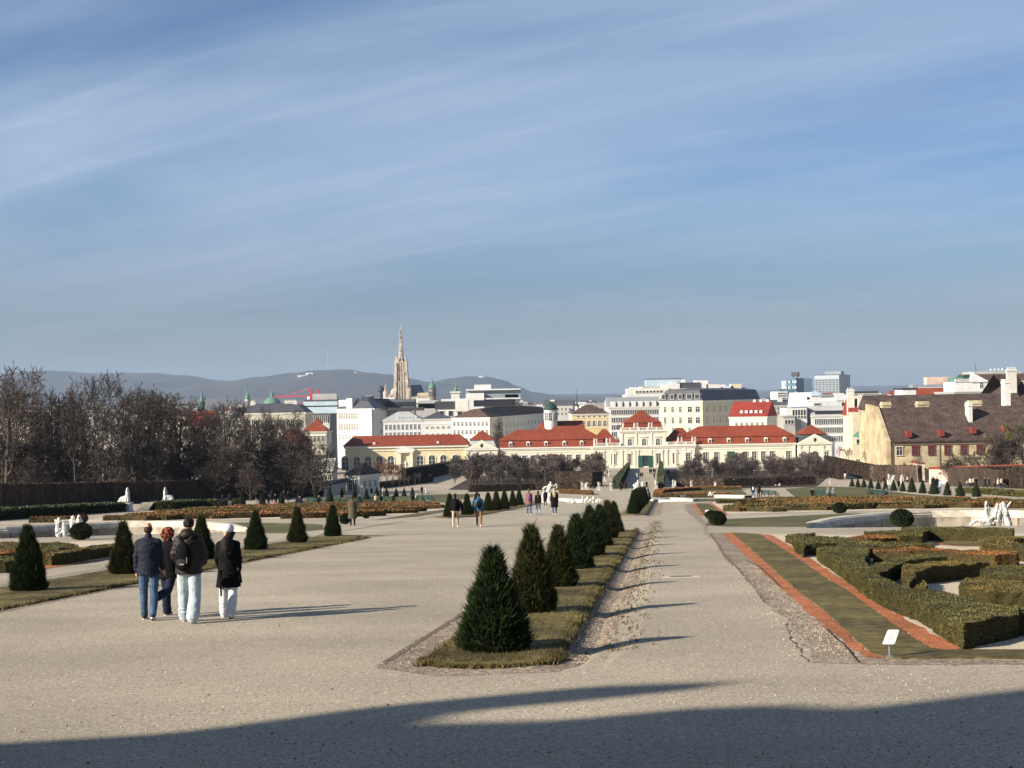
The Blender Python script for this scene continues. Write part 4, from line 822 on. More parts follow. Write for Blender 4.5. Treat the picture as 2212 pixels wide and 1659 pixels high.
dome_tower('roof_dome','little white dome with lantern on the modern rooftops','C',1608,682,700,722,740,48,900,dm='bright white',wm='white wall',cat='roof dome')
# cathedral
def cathedral():
    Y=1950; k='C'; base=-33; c=PX(k,785,700,Y); t=thing('cathedral','gothic cathedral with one very tall pale stone spire above the city roofs','cathedral',(c.x,Y,base))
    def X(x,y=700): return PX(k,x,y,Y).x-c.x
    def Z(y,x=785): return PX(k,x,y,Y).z-base
    s=.23148*Y/3000
    # square tower shrinking in stages, set with buttresses
    m=MB(); st=[(850,66),(770,64),(690,60),(600,56),(520,52),(440,46),(405,30)]
    rs=[]
    for y,w in st: hw=w*s*.86; rs.append(m.ring([(sx*hw,sy_*hw+0,Z(y)) for sx,sy_ in ((-1,-1),(1,-1),(1,1),(-1,1))]))
    for a,b in zip(rs,rs[1:]): m.bridge(a,b)
    m.cap(rs[-1]); m.build('tower',M('gothic'),t)
    m=MB()
    for sx in (-1,1):
        for sy_ in (-1,1):
            for y0,y1,w in ((850,690,66),(690,600,61),(600,520,57),(520,425,52)):
                hw=w*s*.9; m.box(sx*hw-2.0,sx*hw+2.0,sy_*hw-2.0,sy_*hw+2.0,Z(y0),Z(y1)); zz=Z(y1); A=m.ring([(sx*hw+dx*1.7,sy_*hw+dy*1.7,zz) for dx,dy in ((-1,-1),(1,-1),(1,1),(-1,1))]); a=m.ring([(sx*hw,sy_*hw,zz+11)])
                for i in range(4): m.f.append((A[i],A[(i+1)%4],a[0])); m.m.append(0)
    for y0,y1,w in ((850,700,60),(690,610,57),(600,530,53),(520,430,48)):
        for f in (-.45,0,.45):
            hw=w*s*.86; m.box(f*hw-.9,f*hw+.9,-hw-1.4,-hw+.5,Z(y0),Z(y1)+3)
            m.box(hw-.5,hw+1.4,f*hw-.9,f*hw+.9,Z(y0),Z(y1)+3)
    [p_.build('buttress',M('gothic'),t) for p_ in pieces(m)]
    m=MB()
    for y0,y1,w in ((760,705,60),(680,618,57),(595,540,53),(515,450,48)):
        hw=w*s*.87
        for f in (-.22,.22): m.box(f*hw-1.3,f*hw+1.3,-hw-.35,-hw-.2,Z(y0),Z(y1)); m.box(hw+.2,hw+.35,f*hw-1.3,f*hw+1.3,Z(y0),Z(y1))
    [p_.build('tower_window',M('dark roof'),t) for p_ in pieces(m)]
    m=MB(); m.lathe([(26*s,Z(425)),(24*s,Z(400)),(17*s,Z(320)),(11*s,Z(230)),(6.5*s,Z(150)),(3.2*s,Z(112)),(6*s,Z(106)),(5*s,Z(98)),(1.6*s,Z(90)),(.9*s,Z(72))],n=8); m.build('spire',M('gothic'),t)
    m=MB()
    for i in range(8):
        a=2*PI*i/8+PI/8
        for y,r in ((395,24),(355,20.5),(315,17.3),(275,14.5),(235,11.8),(195,9.3),(155,7)): x,yy=r*s*math.cos(a),r*s*math.sin(a); m.box(x-.8,x+.8,yy-.8,yy+.8,Z(y),Z(y)+4)
        x,yy=33*s*math.cos(a),33*s*math.sin(a); m.lathe([(2.4,Z(470)),(2.2,Z(425)),(.2,Z(392))],(x,yy,0),4)
    [p_.build('pinnacle',M('gothic'),t) for p_ in pieces(m)]
    # choir + nave roofs
    m=MB(); m.box(X(865),X(990),-10,40,0,Z(745)); m.box(X(690),X(735),-14,10,0,Z(745)); m.box(X(940),X(1085),-20,-11,0,Z(735)); m.build('nave_wall',M('gothic'),t)
    m=MB(); x0,x1=X(862),X(995); a_=m.ring([(x0,-10,Z(745)),(x0,40,Z(745)),(x0,15,Z(632))]); b_=m.ring([(x1,-10,Z(745)),(x1,40,Z(745)),(X(965),15,Z(630))]); m.bridge(a_,b_); m.cap(a_,True); m.cap(b_); m.build('nave_roof',M('gothic roof'),t)
    m=MB(); x0,x1=X(940),X(1085); a_=m.ring([(x0,-20,Z(765)),(x0,-8,Z(765)),(x0,-14,Z(708))]); b_=m.ring([(x1,-20,Z(765)),(x1,-8,Z(765)),(x1,-14,Z(705))]); m.bridge(a_,b_); m.cap(a_,True); m.cap(b_); m.build('choir_roof',M('beige plaster'),t)
    m=MB()
    for x in (636,): m.lathe([(24*s,0),(24*s,Z(700)),(20*s,Z(690)),(10*s,Z(655)),(3*s,Z(630)),(.8*s,Z(608))],(X(x),0,0),8); 
    for x,y in ((690,700),(708,660),(862,640)): m.lathe([(3,0),(3,Z(y+30)),(.3,Z(y))],(X(x),-8,0),6)
    [p_.build('side_tower',M('gothic'),t) for p_ in pieces(m)]
cathedral()
c=PX('C',588,770,1700); t=thing('control_tower','thin dark tower with a wider ring left of the cathedral','tower',(c.x,1700,-33)); z=lambda y:PX('C',588,y,1700).z+33
m=MB(); m.lathe([(3,0),(3,z(690)),(5,z(685)),(5,z(650)),(3,z(645)),(2,z(635))],n=12); m.build('shaft',M('slate'),t)
# left block group
B('palace_block','grand white stucco palace block with bay windows, dark grey attic and shaded right flank',[(q('C',182,0)[0],640),(q('C',525,0)[0],628),(q('C',700,0)[0],720)],V('C',862),18,'bright white',('mansard',3.6,'slate',3.2),[(0,1.6,2.6,9,.9,.03,.66,'ped','bright white','stone dark'),(0,1.6,2.6,2,1.3,.72,.98,'ped'),(0,6.6,2.6,9,.9,.03,.66,'ped','bright white','stone dark'),(0,6.6,2.6,2,1.3,.72,.98,'ped'),(0,11.4,2.2,11,.9,.03,.98,'arch','bright white','stone dark'),(1,1.6,2.4,6,1.3,.05,.95),(1,6.6,2.4,6,1.3,.05,.95)],bands=(5.8,10.6),boxes=[(.15,1,6,5,0,4.5,'bright white'),(.34,0,3.4,5,0,5.2,'bright white'),(.8,-1.2,8,6,-13,13.3,'bright white'),(.66,3,4,4,4,2,'glass')])
B('attic_storey','brown grey attic storey with slanted blue and black roof windows behind the white palace block',[(q('C',420,0)[0],690),(q('C',900,0)[0],690)],V('C',850),14,'grey wall',('slope',4.3,'gothic roof',4),[(0,1,1,5,2.4,.3,.98,'plain')],cornice=None,boxes=[(.12+.0*i,-.8,6,3,.3,3.4,'glass blue') for i in range(1)]+[(.33,0,5,3,.8,2.2,'glass'),(.62,0,7,3,1,2,'glass'),(.88,0,6,3,1,2,'glass'),(.1,5,3,3,4.5,1.8,'bright white'),(.5,6,6,3,4.4,1,'bright white')])
B('town_building','white town building with a flat grey roof holding a row of glass skylights',cb('C',[612,972],600),V('C',968),15,'bright white',('hip',4.2,'zinc',7),[(0,1.6,2,9,.8,.02,.98,'cross','bright white'),(0,5.0,2,9,.8,.02,.98,'cross','bright white')],boxes=[(.38+.075*i,.5,1.6,2.6,.5,1.2,'glass pale') for i in range(7)]+[(.6,6,17,3,4.3,1.4,'dark roof')])
B('town_building','plain white town building with round niches on its upper wall',cb('C',[972,1252],600),V('C',955),15,'bright white',('hip',2.6,'slate',7),[(0,2.9,1.0,5,.9,.08,.98,'arch','white wall'),(0,6.0,1.6,5,.9,.08,.98,'arch','white wall')],bands=(2.0,))
B('town_building','cream town building with two rows of windows and a worn brown roof',[(q('C',1252,0)[0],600),(q('C',1605,0)[0],590),(q('D',812,0)[0],720)],V('C',945),14,'pale cream wall',('mansard',3.4,'brown tile',6.2),[(0,1.3,1.9,9,.95,.02,.98,'cross','white wall'),(0,4.8,1.9,9,.95,.02,.98,'cross','white wall'),(0,8.4,1.9,9,.95,.02,.98,'cross','white wall'),(1,2.5,2.2,14,1.2,.03,.97),(1,6.5,2.2,14,1.2,.03,.97)],cornice='trim')
B('modern_house','white flat roofed house with black window bands left of the stepped block',cb('C',[1105,1400],700),V('C',862),14,'bright white',None,[(0,.7,2.6,3,2.3,.04,.9,'plain'),],cornice=None,boxes=[(.35,1,40,8,0,4.2,'dark roof'),(.93,-.5,10,8,-1,5.6,'white wall'),(.6,2,14,6,4,1.4,'bright white'),(.2,2,8,6,2,2,'grey wall')],)
B('modern_house','grey and white flat roofs stepping down beside the cathedral foot',cb('C',[905,1110],760),V('C',800),14,'grey wall',None,(),cornice='zinc',boxes=[(.2,1,12,8,0,2.5,'bright white'),(.75,0,14,8,-3,4.4,'zinc')])
B('modern_block','long stepped modern white block with grey glass storeys and flat roofs',[(q('C',1395,0)[0],820),(q('D',545,0)[0],820)],V('C',850),16,'white wall',None,[(0,-4.6,3.2,30,1.9,.15,.9,'plain','slate')],cornice=None,boxes=[(.55,2,66,12,0,5.2,'grey wall'),(.5,.5,78,3,5.2,.8,'bright white'),(.42,3,50,10,6,4.6,'panel grey'),(.4,1,58,3,10.6,.8,'bright white'),(.12,0,13,8,0,9,'bright white'),(.75,1,44,10,3,.7,'bright white'),(.3,3,10,6,11,3,'bright white'),(.85,3,8,5,6,2,'bright white')])
B('glass_building','dark steel and glass building with white upright fins left of the white palace block',[(q('B',1185,0)[0],680),(q('B',1480,0)[0],680)],V('B',905),22,'glass',None,[(0,.5,16,12,1.1,.02,.78,'plain','stone','glass')],cornice='slate',boxes=[(.55,2,64,14,0,6,'glass blue'),(.5,0,72,18,3.6,.6,'slate'),(.52,.5,70,17,6.4,.7,'slate'),(.5,.0,56,.4,.2,6,'glass pale'),(.6,4,12,8,7,3,'zinc')])
B('stone_palace','long grey stone palace front half hidden by the bare trees',[(q('B',585,0)[0],560),(q('B',1190,0)[0],560)],V('B',905),20,'stone',('mansard',3,'slate',3),[(0,2.5,3,14,1.3,.03,.97,'ped'),(0,7.5,3,14,1.3,.03,.97)],ch=[(.15,6,2,2,3),(.7,6,3,2,3),(.8,6,2,2,3)])
B('town_house','white house with red roof and chimney seen through the trees',cb('B',[60,320],420),V('B',1030),14,'pale cream wall',('gable',4.5,'red tile'),[(0,1.2,1.8,6,1,.05,.95)])
B('town_house','house with dark red hipped roof in front of the glass building',cb('B',[1175,1385],470),V('B',1075),14,'pale cream wall',('hip',4.4,'red tile',4),[(0,1.2,1.8,5,1,.05,.95)],ch=[(.95,3,2.2,-2,5)])
B('low_house','low red roofed wing seen through the bare trees',cb('B',[900,1200],455),V('B',1180),10,'white wall',('hip',4.2,'red tile',4),[(0,.8,1.6,6,1,.05,.95)])
B('gabled_house','cream gabled house behind the left hedge with a pale side wall',cb('B',[1145,1440],330),V('B',1440),10,'stone',('gable',2.9,'white wall'),[(0,.8,1.2,5,.9,.05,.95)],base=-22,cornice=None)
B('garden_house','small white garden house with red and brown hipped roof behind the statues',[(q('C',268,0)[0],262.6),(q('C',390,0)[0],261.4)],V('C',1492),7.5,'white wall',('hip',2.2,'old tile',1.2),[(0,.5,1.9,2,.8,.15,.85),(1,.8,1.2,3,.8,.1,.9)],base=-19)
bldg('garden_wall','pale blank garden wall running left from the small white garden house',[(q('B',1350,0)[0],250),(q('C',265,0)[0],262)],V('B',1560),.5,'grey wall',None,(),base=-18,cat='wall',cornice='slate')
# right block group
B('corner_house','yellow plastered corner house with red roof and small green lean-to roofs',[(q('F',1352,0)[0],440),(q('F',1400,0)[0],392),(q('F',1600,0)[0],392)],V('F',610),14,'cream wall',None,[(1,7.2,1.2,1,1.1,.2,.4,'plain'),(1,12.8,2,2,.6,.15,.4,'plain'),(1,11.5,1.4,2,.6,.72,1,'plain')],base=-26,cornice=None)
t=thing('lean_to_roof','small green copper lean-to roof on the yellow corner house','roof',(0,0,0)); 
def quad(k,pts,Y,th=.3):
    m=MB(); f=[PX(k,x,y,Y+ (d if d else 0)) for x,y,d in pts]; A=m.ring(f); B_=m.ring([p-Vector((0,0,th)) for p in f]); m.bridge(A,B_); m.cap(A); m.cap(B_,True); return m
m=quad('F',[(1400,875,-1),(1480,885,-3),(1500,820,0),(1470,820,0)],391); o=m.build('roof',M('copper'),t)
t=thing('lean_to_roof','second green copper lean-to roof beside the tall beige firewall','roof',(0,0,0)); m=quad('F',[(1530,858,-2),(1590,862,-2),(1590,830,0),(1560,832,0)],391); m.build('roof',M('copper'),t)
B('rear_house','red roofed house peeping over the yellow corner house',cb('F',[1383,1520],430),V('F',650),10,'cream wall',('gable',5.2,'bright red tile'),base=-26,ch=[(.15,2,2.2,0,8),(.95,1,2.2,-4,10)],cornice=None)
B('rear_house','pale flat topped house with three dark windows behind the chimneys',cb('F',[1395,1680],520),V('F',425),12,'white wall',None,[(0,1.5,1.8,3,2.6,.1,.95,'plain'),],cornice='zinc',boxes=[(.5,2,30,8,.4,.8,'dark roof')])
# tall beige firewall and long brown roofed house
def longhouse():
    x0=81.5; Y0=300; t=thing('old_house','long old plastered house with huge brown tiled roof and a bare beige firewall end','house',(x0,Y0,-19.5)); b=-19.5
    ze=P(*q('G',300,885),300).z-b; zr=P(*q('G',300,552),309).z-b+.3
    m=MB(); m.box(0,75,0,17,0,ze); m.build('wall',M('old plaster'),t)
    m=MB(); m.v=[]; yr=9.0; A=[(-.0,-.6,ze),(76,-.6,ze),(76,yr,zr),(0,yr,zr)]; m.poly(A); m.poly([(0,yr,zr),(76,yr,zr),(76,17.6,ze),(0,17.6,ze)]); m.poly([(0,-.6,ze-.02),(0,-.6,ze-.25),(76,-.6,ze-.25),(76,-.6,ze-.02)]); m.build('roof',M('old tile'),t)
    m=MB(); m.box(-.1,75,-.25,0,ze-.85,ze-.35); m.box(10.6,10.75,-.15,-.02,0,ze-.4); m.build('gutter',M('dirt'),t)
    m=MB(); z1=P(*q('G',250,590),300).z-b; z2=P(*q('G',55,500),317).z-b
    A=m.ring([(-.8,-.9,0),(-.05,-.9,0),(-.05,-.9,z1-5.4),(-.05,1.2,z1),(-.05,17,z2),(-.05,17,0)]); 
    m=MB(); prof=[(-.5,0),(-.5,ze+.1),(8.6,zr+.25),(17,z2),(17,0)]
    A=m.ring([(-.9,y,z) for y,z in prof]); B_=m.ring([(-.02,y,z) for y,z in prof]); m.bridge(A,B_); m.cap(A); m.cap(B_,True); o=m.build('firewall',M('beige plaster'),t); fixn(o.data)
    for x in (370,535,703,870,1037,1203,1370,1540):
        X=PX('G',x,980,300).x-x0; z=PX('G',370,1028,300).z-b; addwin(t,winmesh(1.25,1.75,'cross','stone' if x==370 else 'door red'),X,-.02,z)
    for x,y in ((445,825),(782,820),(1118,800),(1450,790)):
        X=PX('G',x,y,302).x-x0; z=PX('G',445,y,303).z-b; f=(z-ze)/(zr-ze)*9.6-.6; m=MB(); m.box(X-.5,X+.5,f-1.3,f+1.4,z-.3,z+1.0); m.build('dormer',M('door red'),t)
    for x,y0,y1,w in ((1098,690,480,40),(1560,480,250,60)):
        X=PX('G',x,y0,305).x-x0; za=PX('G',1098,y0,305).z-b; zb=PX('G',1098,y1,305).z-b; f=(za-ze)/(zr-ze)*9.6-.6; f=min(f,9); m=MB(); m.box(X-w*.0105,X+w*.0105,f,f+2.4,za-1,zb); m.box(X-w*.0105-.12,X+w*.0105+.12,f-.12,f+2.5,zb-.9,zb-.6); m.build('chimney',M('white wall'),t)
    for x,w in ((240,90),(620,120),(1160,130)):
        X=PX('G',x,540,312).x-x0; zb=PX('G',300,478,312).z-b; m=MB(); m.box(X-w*.0108,X+w*.0108,12,14,zr-4,zb); m.box(X-w*.0108-.15,X+w*.0108+.15,11.85,14.15,zb-.8,zb-.5); m.build('chimney',M('old plaster'),t)
longhouse()
bldg('rear_wing','brown tiled rear wing running behind the long old house',[(q('G',60,0)[0],334),(q('G',1660,0)[0],334)],V('G',560),10,'old plaster',('gable',3.4,'old tile'),(),base=-20,cornice=None)
bldg('old_house','steep brown tiled roof with white chimney at the far right',[(q('G',1310,0)[0],350),(q('G',1800,0)[0],350)],V('G',535),12,'old plaster',('hip',8.2,'old tile',9),(),base=-20,cornice=None,ch=[(.5,1,2.4,0,9.5),(.3,0,3.6,0,2)])
B('rear_house','red tiled roofs and pale dormer behind the long brown roof',cb('G',[575,955],620),V('G',478),14,'white wall',('gable',6.2,'red tile'),[(0,-1.8,1.4,2,3.2,.2,.5,'plain')],cornice=None)
B('rear_house','plain white tower like house left of the red tiled roofs',cb('G',[405,542],560),V('G',345),12,'bright white',None,(),cornice='dark roof',ch=[(.5,-1,4,-9,4)])
B('rear_house','glass and grey flat roof row behind the red tiled roofs',cb('G',[540,945],760),V('G',395),14,'white wall',None,[(0,.8,1.8,6,3,.3,.9,'plain')],cornice='zinc',boxes=[(.7,3,32,8,0,5,'panel grey'),(.72,4,16,6,5,4,'pink wall'),(.45,1,14,6,0,3.4,'bright white')])
t,H,L,ft=B('grand_hotel','grand white hotel with balustrade, gabled front and green copper corner roof',cb('G',[942,1700],520),V('G',385),24,'bright white',None,[(0,1.2,2.6,6,1.5,.30,1.0,'cross','bright white'),(0,-3.7,2.0,6,1.2,.31,1.0,'cross','bright white')],cornice='zinc',
  boxes=[(.5,.0,27,14,.42,3.6,'bright white'),(.66,5,18,14,6.9,1.0,'zinc')])
m=MB(); a_=m.ring([(L*.16,.5,H+4.05),(L+6,.5,H+4.05),(L+6,5,H+6.9),(L*.2,5,H+6.9)]); b_=m.ring([(L*.16,16,H+4.05),(L+6,16,H+4.05),(L+6,12,H+6.9),(L*.2,12,H+6.9)]); m.bridge(a_,b_); m.cap(a_); m.cap(b_,True); ob=m.build('roof',M('brown tile'),t); fixn(ob.data)
m=MB(); balus(m,0,L*.22,-.2,H+4.05); [p_.build('balustrade',M('bright white'),t) for p_ in [m]]
m=MB(); m.xprism([(L*.22,H+3.9),(L*.45,H+3.9),(L*.45,H+4.3),(L*.30,H+6.6),(L*.26,H+7.1),(L*.225,H+5.2)],-.5,3); m.build('gable',M('bright white'),t)
m=MB(); m.xprism([(L*.01,H+4.1),(L*.12,H+4.1),(L*.14,H+5.5),(L*.10,H+5.9),(L*.05,H+5.9),(L*.015,H+5.5)],1,9); m.build('copper_roof',M('copper'),t); m=MB(); m.xprism([(L*.12,H+4.1),(L*.22,H+4.1),(L*.225,H+6.6),(L*.16,H+6.4)],2,9); m.build('corner_roof',M('dark copper'),t)
for x in (.60,.655,.71,.76): m=MB(); m.ell((L*x,8,H+8.5),.42); m.build('dish',M('bright white'),t)
m=MB(); m.tube((L*.40,9,H+7),(L*.40,9,H+10.8),.09); m.build('aerial',M('slate'),t)
# small distant houses
rr=random.Random(21)
LM=[(60,'behind the leftmost trees'),(200,'left of the onion tower'),(330,'behind the wood'),(440,'by the onion tower'),(540,'under the thin copper spire'),(600,'by the green dome'),(680,'under the red cranes'),(790,'left of the cathedral'),(880,'at the cathedral foot'),(990,'by the white church tower'),(1080,'by the stepped block'),(1180,'left of the slim dark spire'),(1290,'right of the slim dark spire'),(1400,'behind the office block'),(1550,'behind the corner house'),(1660,'left of the glass tower'),(1760,'between the glass tower and the hotel'),(1850,'right of the slab hotel'),(1960,'behind the long old house'),(2120,'by the grand hotel'),(2300,'at the right edge')]
def us_(w,Y): return w/Y*3000
def LMK(u,Y): return (', near one ' if Y<1300 else ', farther one ')+min(LM,key=lambda a:abs(a[0]-u))[1]
kinds=[('white wall','red tile','distant white house with red roof'),('pale cream wall','brown tile','distant cream house with brown roof'),('grey wall','slate','distant grey house with slate roof'),('bright white','zinc','distant bright white flat roofed house')]
for i in range(110):
    Y=rr.uniform(850,2400); u=rr.uniform(-20,2230); w=rr.uniform(14,34); k=rr.randrange(4); wl,rf,lb=kinds[k]
    p=P(u,860,Y); hh=rr.uniform(19,27)*(1.0 if Y<1500 else 1.12); v=860-.0175*0+ (33-hh)/Y*3000 -.0175*(u-1106)
    if v<852-.0175*(u-1106): v=852-.0175*(u-1106)
    us=w/Y*3000
    bldg('town_house',lb+LMK(u+us_(w,Y)/2,Y),[(u,Y),(u+us,Y+rr.uniform(-6,6))],v,rr.uniform(10,16),wl,('gable',rr.uniform(3,5),rf) if k<3 else None,[(0,2+3.6*j,1.9,max(2,int(w/3)),1.1,.04,.96,'plain','white wall') for j in range(2)],cornice=None,group='small houses of the distant city',boxes=[(rr.uniform(.2,.8),4,rr.uniform(1,4),3,.2,rr.uniform(2,6),rr.choice(('bright white','white wall','zinc')))],base=-33)
# cranes
def crane(label,k,x,yc,xl,xr,Y,rz=0):
    c=PX(k,x,yc,Y); t=thing('tower_crane',label,'crane',(c.x,Y,-33)); hz=c.z+33; L0=PX(k,xl,yc,Y).x-c.x; L1=PX(k,xr,yc,Y).x-c.x
    m=MB(); m.box(-1,1,-1,1,0,hz+4); m.build('mast',M('crane red'),t)
    m=MB(); m.box(L0,0,-.8,.8,hz,hz+1.1); m.box(0,L1,-.8,.8,hz,hz+1.1); m.tube((0,0,hz+9),(L0*.7,0,hz+1),.3,.3,3); m.tube((0,0,hz+9),(L1*.8,0,hz+1),.3,.3,3); m.box(-.8,.8,-.8,.8,hz+4,hz+9); m.build('jib',M('crane red'),t)
    m=MB(); m.box(L1*.8,L1,-1.5,1.5,hz-4,hz); m.box(-4,-1,-1.6,1.6,hz-3,hz); m.build('counterweight',M('crane white'),t)
crane('red tower crane with a long jib pointing left over the city','B',1243,738,890,1290,1500)
crane('shorter red and white tower crane behind the dark glass building','B',1310,745,1255,1360,1560)
# ---- hills ----
def hills(name,prof,Y0,Y1,zb,mt,seed,bumps=1.0):
    m=MB(); n=len(prof); U=[]
    for (u0,v0),(u1,v1) in zip(prof,prof[1:]):
        k=max(2,int((u1-u0)/9))
        for i in range(k): U.append((u0+(u1-u0)*i/k,v0+(v1-v0)*(.5-.5*math.cos(PI*i/k))))
    U.append(prof[-1]); rows=[]; NR=16
    for j in range(NR+1):
        t=j/NR; Y=Y0+(Y1-Y0)*t; row=[]
        for u,v in U:
            p=P(u,v,Y1); e=.5-.5*math.cos(PI*min(1,t)); nz=mnoise.noise(Vector((p.x*.0016+seed,Y*.0016,0)))*38*math.sin(PI*t)*bumps+mnoise.noise(Vector((p.x*.006,Y*.006,seed)))*9*(.25+math.sin(PI*t)*.8)
            row.append((p.x*(Y/Y1)*.35+p.x*.65,Y,zb+(p.z-zb)*e**.8+nz*(1 if t<1 else .35)))
        rows.append(m.ring(row))
    back=m.ring([(m.v[i][0],Y1+1500,zb) for i in rows[-1]]); rows.append(back)
    for a,b in zip(rows,rows[1:]): m.bridge(a,b,False)
    o=m.build(name,M(mt),None,True); return tag(o,kind='structure')
hills('hills',[(-260,830),(-120,812),(20,818),(60,805),(130,801),(200,806),(300,820),(460,845)],8200,10800,-34,'forest',3)
hills('hills',[(120,850),(200,812),(255,806),(330,806),(400,811),(480,822),(560,834),(700,850)],7800,10200,-34,'forest',9)
hills('hills',[(380,845),(480,826),(570,814),(640,806),(700,801),(760,800),(800,806),(860,810),(890,818),(925,826),(980,818),(1010,814),(1050,815),(1085,823),(1120,837),(1150,849),(1210,856),(1400,862)],6900,9300,-34,'forest',5)
hills('hills',[(1040,862),(1150,852),(1300,851),(1450,850),(1600,846),(1740,838),(1860,834),(2000,832),(2100,834),(2300,832),(2500,840)],10000,12600,-34,'forest',15,.4)
hills('hills',[(150,880),(300,864),(480,862),(700,866),(900,868),(1100,869),(1300,872)],5200,7200,-34,'field',25,.4)
c=P(708,802,9200); t=thing('radio_mast','tall thin radio mast on the wooded hill','mast',(c.x,9200,c.z-20)); hh=P(708,756,9200).z-c.z+20
m=MB()
for i in range(8): m.box(-2,2,-2,2,hh*i/8,hh*(i+.55)/8); m.box(-1.2,1.2,-1.2,1.2,hh*(i+.55)/8,hh*(i+1)/8)
m.build('mast',M('grey wall'),t)
def hilltop(label,k,x0,x1,y,xt,yt,Y):
    a=PX(k,x0,y,Y); b=PX(k,x1,y,Y); t=thing('hill_buildings',label,'building',(a.x,Y,a.z-30)); m=MB(); m.box(0,b.x-a.x,0,20,0,42); m.build('wall',M('hill white'),t)
    m=MB(); xx=PX(k,xt,y,Y).x-a.x; m.box(xx-9,xx+9,-2,16,0,PX(k,xt,yt,Y).z-a.z+30); m.build('tower',M('hill white'),t)
hilltop('white monastery buildings with a small tower on the wooded hilltop','C',240,458,548,352,510,8700)
hilltop('small white castle on the last hilltop right of the cathedral','C',1503,1552,568,1522,545,8900)
for x,y in ((1150,557),(1225,533),(1235,557),(1415,550)):
    a=PX('B',x,y,8600); t=thing('hill_house','lone white house on the wooded slope below the radio mast','house',(a.x,8600,a.z-20),0,'white houses on the hillside'); m=MB(); m.box(-22,22,0,20,0,32); m.build('wall',M('hill white'),t); m=MB(); m.xprism([(-23,32),(23,32),(0,44)],-1,21); m.build('roof',M('brown tile'),t)
# ================= PALACE BEHIND THE VIEWER (its shadow lies across the foreground) =================
def upper_palace():
    wd=Vector((-SD.y*-1*-1,0,0)); wv=Vector((-.466,.885,0)); sv=Vector((-.885,-.466,0)); s0=26.5
    def wz(u,v,dz=0):
        p=G(u,v); w=p.dot(wv); s=p.x*sv.x+p.y*sv.y; k=(s0-s)/math.cos(SUN_EL); return (w,p.z+k*math.sin(SUN_EL))
    t=thing('upper_palace','large baroque palace standing left of and behind the viewpoint, casting the foreground shadow','palace',(-30,0,-2))
    def pr(poly,name,mt,d0,d1):
        m=MB(); A=m.ring([sv*(s0+d0)+wv*w+Vector((0,0,z)) for w,z in poly]); B_=m.ring([sv*(s0+d1)+wv*w+Vector((0,0,z)) for w,z in poly]); m.bridge(A,B_); m.cap(A,True); m.cap(B_)
        o=lp(m,name,mt,t); fixn(o.data)
    main=[wz(*p) for p in [(-200,1618),(0,1605),(400,1582),(700,1557),(950,1562),(1200,1556),(1500,1529),(1700,1522),(1870,1530),(2000,1513),(2212,1488),(2600,1455)]]
    w0=main[0][0]
    pr([(w0+.1,-3)]+main+[(main[-1][0]-2,26),(-45,26),(-45,-3)],'wall',M('stone dark'),0,16)
    lobe=[wz(*p) for p in [(450,1578),(750,1543),(1000,1508),(1300,1481),(1600,1472),(1500,1490),(1250,1513),(1000,1538),(940,1560),(700,1565)]]
    pr(lobe,'roof_ornament',M('stone dark'),0,1.2)
upper_palace()
# ================= PLANTS =================
def shoots(m,rr,n,prof,L0,L1,w,droop=.5,zmin=.02,curve=1.0):
    """ribbons growing out of a body of revolution; prof(t)->radius for t in 0..1 of height H"""
    H=prof(None)
    tot=[prof(i/60) for i in range(61)]; mx=max(tot)
    k=0
    while k<n:
        t=rr.random()
        if rr.random()*mx>prof(t)+.03: continue
        k+=1; a=rr.uniform(0,2*PI); r=prof(t,a)*rr.uniform(.70,.98); z=zmin+t*H; L=rr.uniform(L0,L1)*(1.0 if rr.random()>.12 else 1.75)
        o=Vector((math.cos(a),math.sin(a),0)); tg=Vector((-o.y,o.x,0)); up0=rr.uniform(-.35,.55)+t*.5
        d=(o+Vector((0,0,up0))+tg*rr.uniform(-.45,.45)).normalized(); p=Vector((o.x*r,o.y*r,z)); ww=w*rr.uniform(.7,1.3)
        sd=d.cross(Vector((rr.uniform(-1,1),rr.uniform(-1,1),rr.uniform(-1,1)))).normalized(); pts=[p]; dd=d
        for j in range(3): dd=(dd+Vector((0,0,.38*curve))+o*.05).normalized(); pts.append(pts[-1]+dd*L/3)
        b=len(m.v); ws=(ww*.6,ww,ww*.75)
        for q_,x in zip(pts[:3],ws): m.v+=[tuple(q_-sd*x),tuple(q_+sd*x)]
        m.v.append(tuple(pts[3])); m.f+=[(b,b+1,b+3,b+2),(b+2,b+3,b+5,b+4),(b+4,b+5,b+6)]; m.m+=[0,0,0]
def yew(seed,H=1.65,R0=.56,n=12500,w=.0066,L=(.06,.14),far=False,blunt=.07,mt='yew'):
    rr=random.Random(seed)
    def pf(t,a=0):
        if t is None: return H
        r=R0*((1-t)**.93*(1-blunt)+blunt*(1 if t<.97 else .4)); 
        if t<.10: r*=.86+1.4*t
        return r*(1+.06*math.sin(t*23+seed)+.16*mnoise.noise(Vector((math.cos(a)*1.3,math.sin(a)*1.3,t*4.5+seed*7.7))))
    m=MB(); shoots(m,rr,n,pf,L[0],L[1],w)
    fo=m.mesh('foliage',M(mt)); m=MB(); ns=14
    for j in range(12):
        pass
    rs=[]
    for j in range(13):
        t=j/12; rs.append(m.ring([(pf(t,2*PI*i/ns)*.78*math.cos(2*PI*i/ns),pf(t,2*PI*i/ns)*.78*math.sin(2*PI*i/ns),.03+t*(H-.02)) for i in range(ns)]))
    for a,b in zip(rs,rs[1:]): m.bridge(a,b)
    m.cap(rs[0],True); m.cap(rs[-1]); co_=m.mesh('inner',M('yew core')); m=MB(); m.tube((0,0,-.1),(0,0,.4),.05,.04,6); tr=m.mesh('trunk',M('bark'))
    return fo,co_,tr
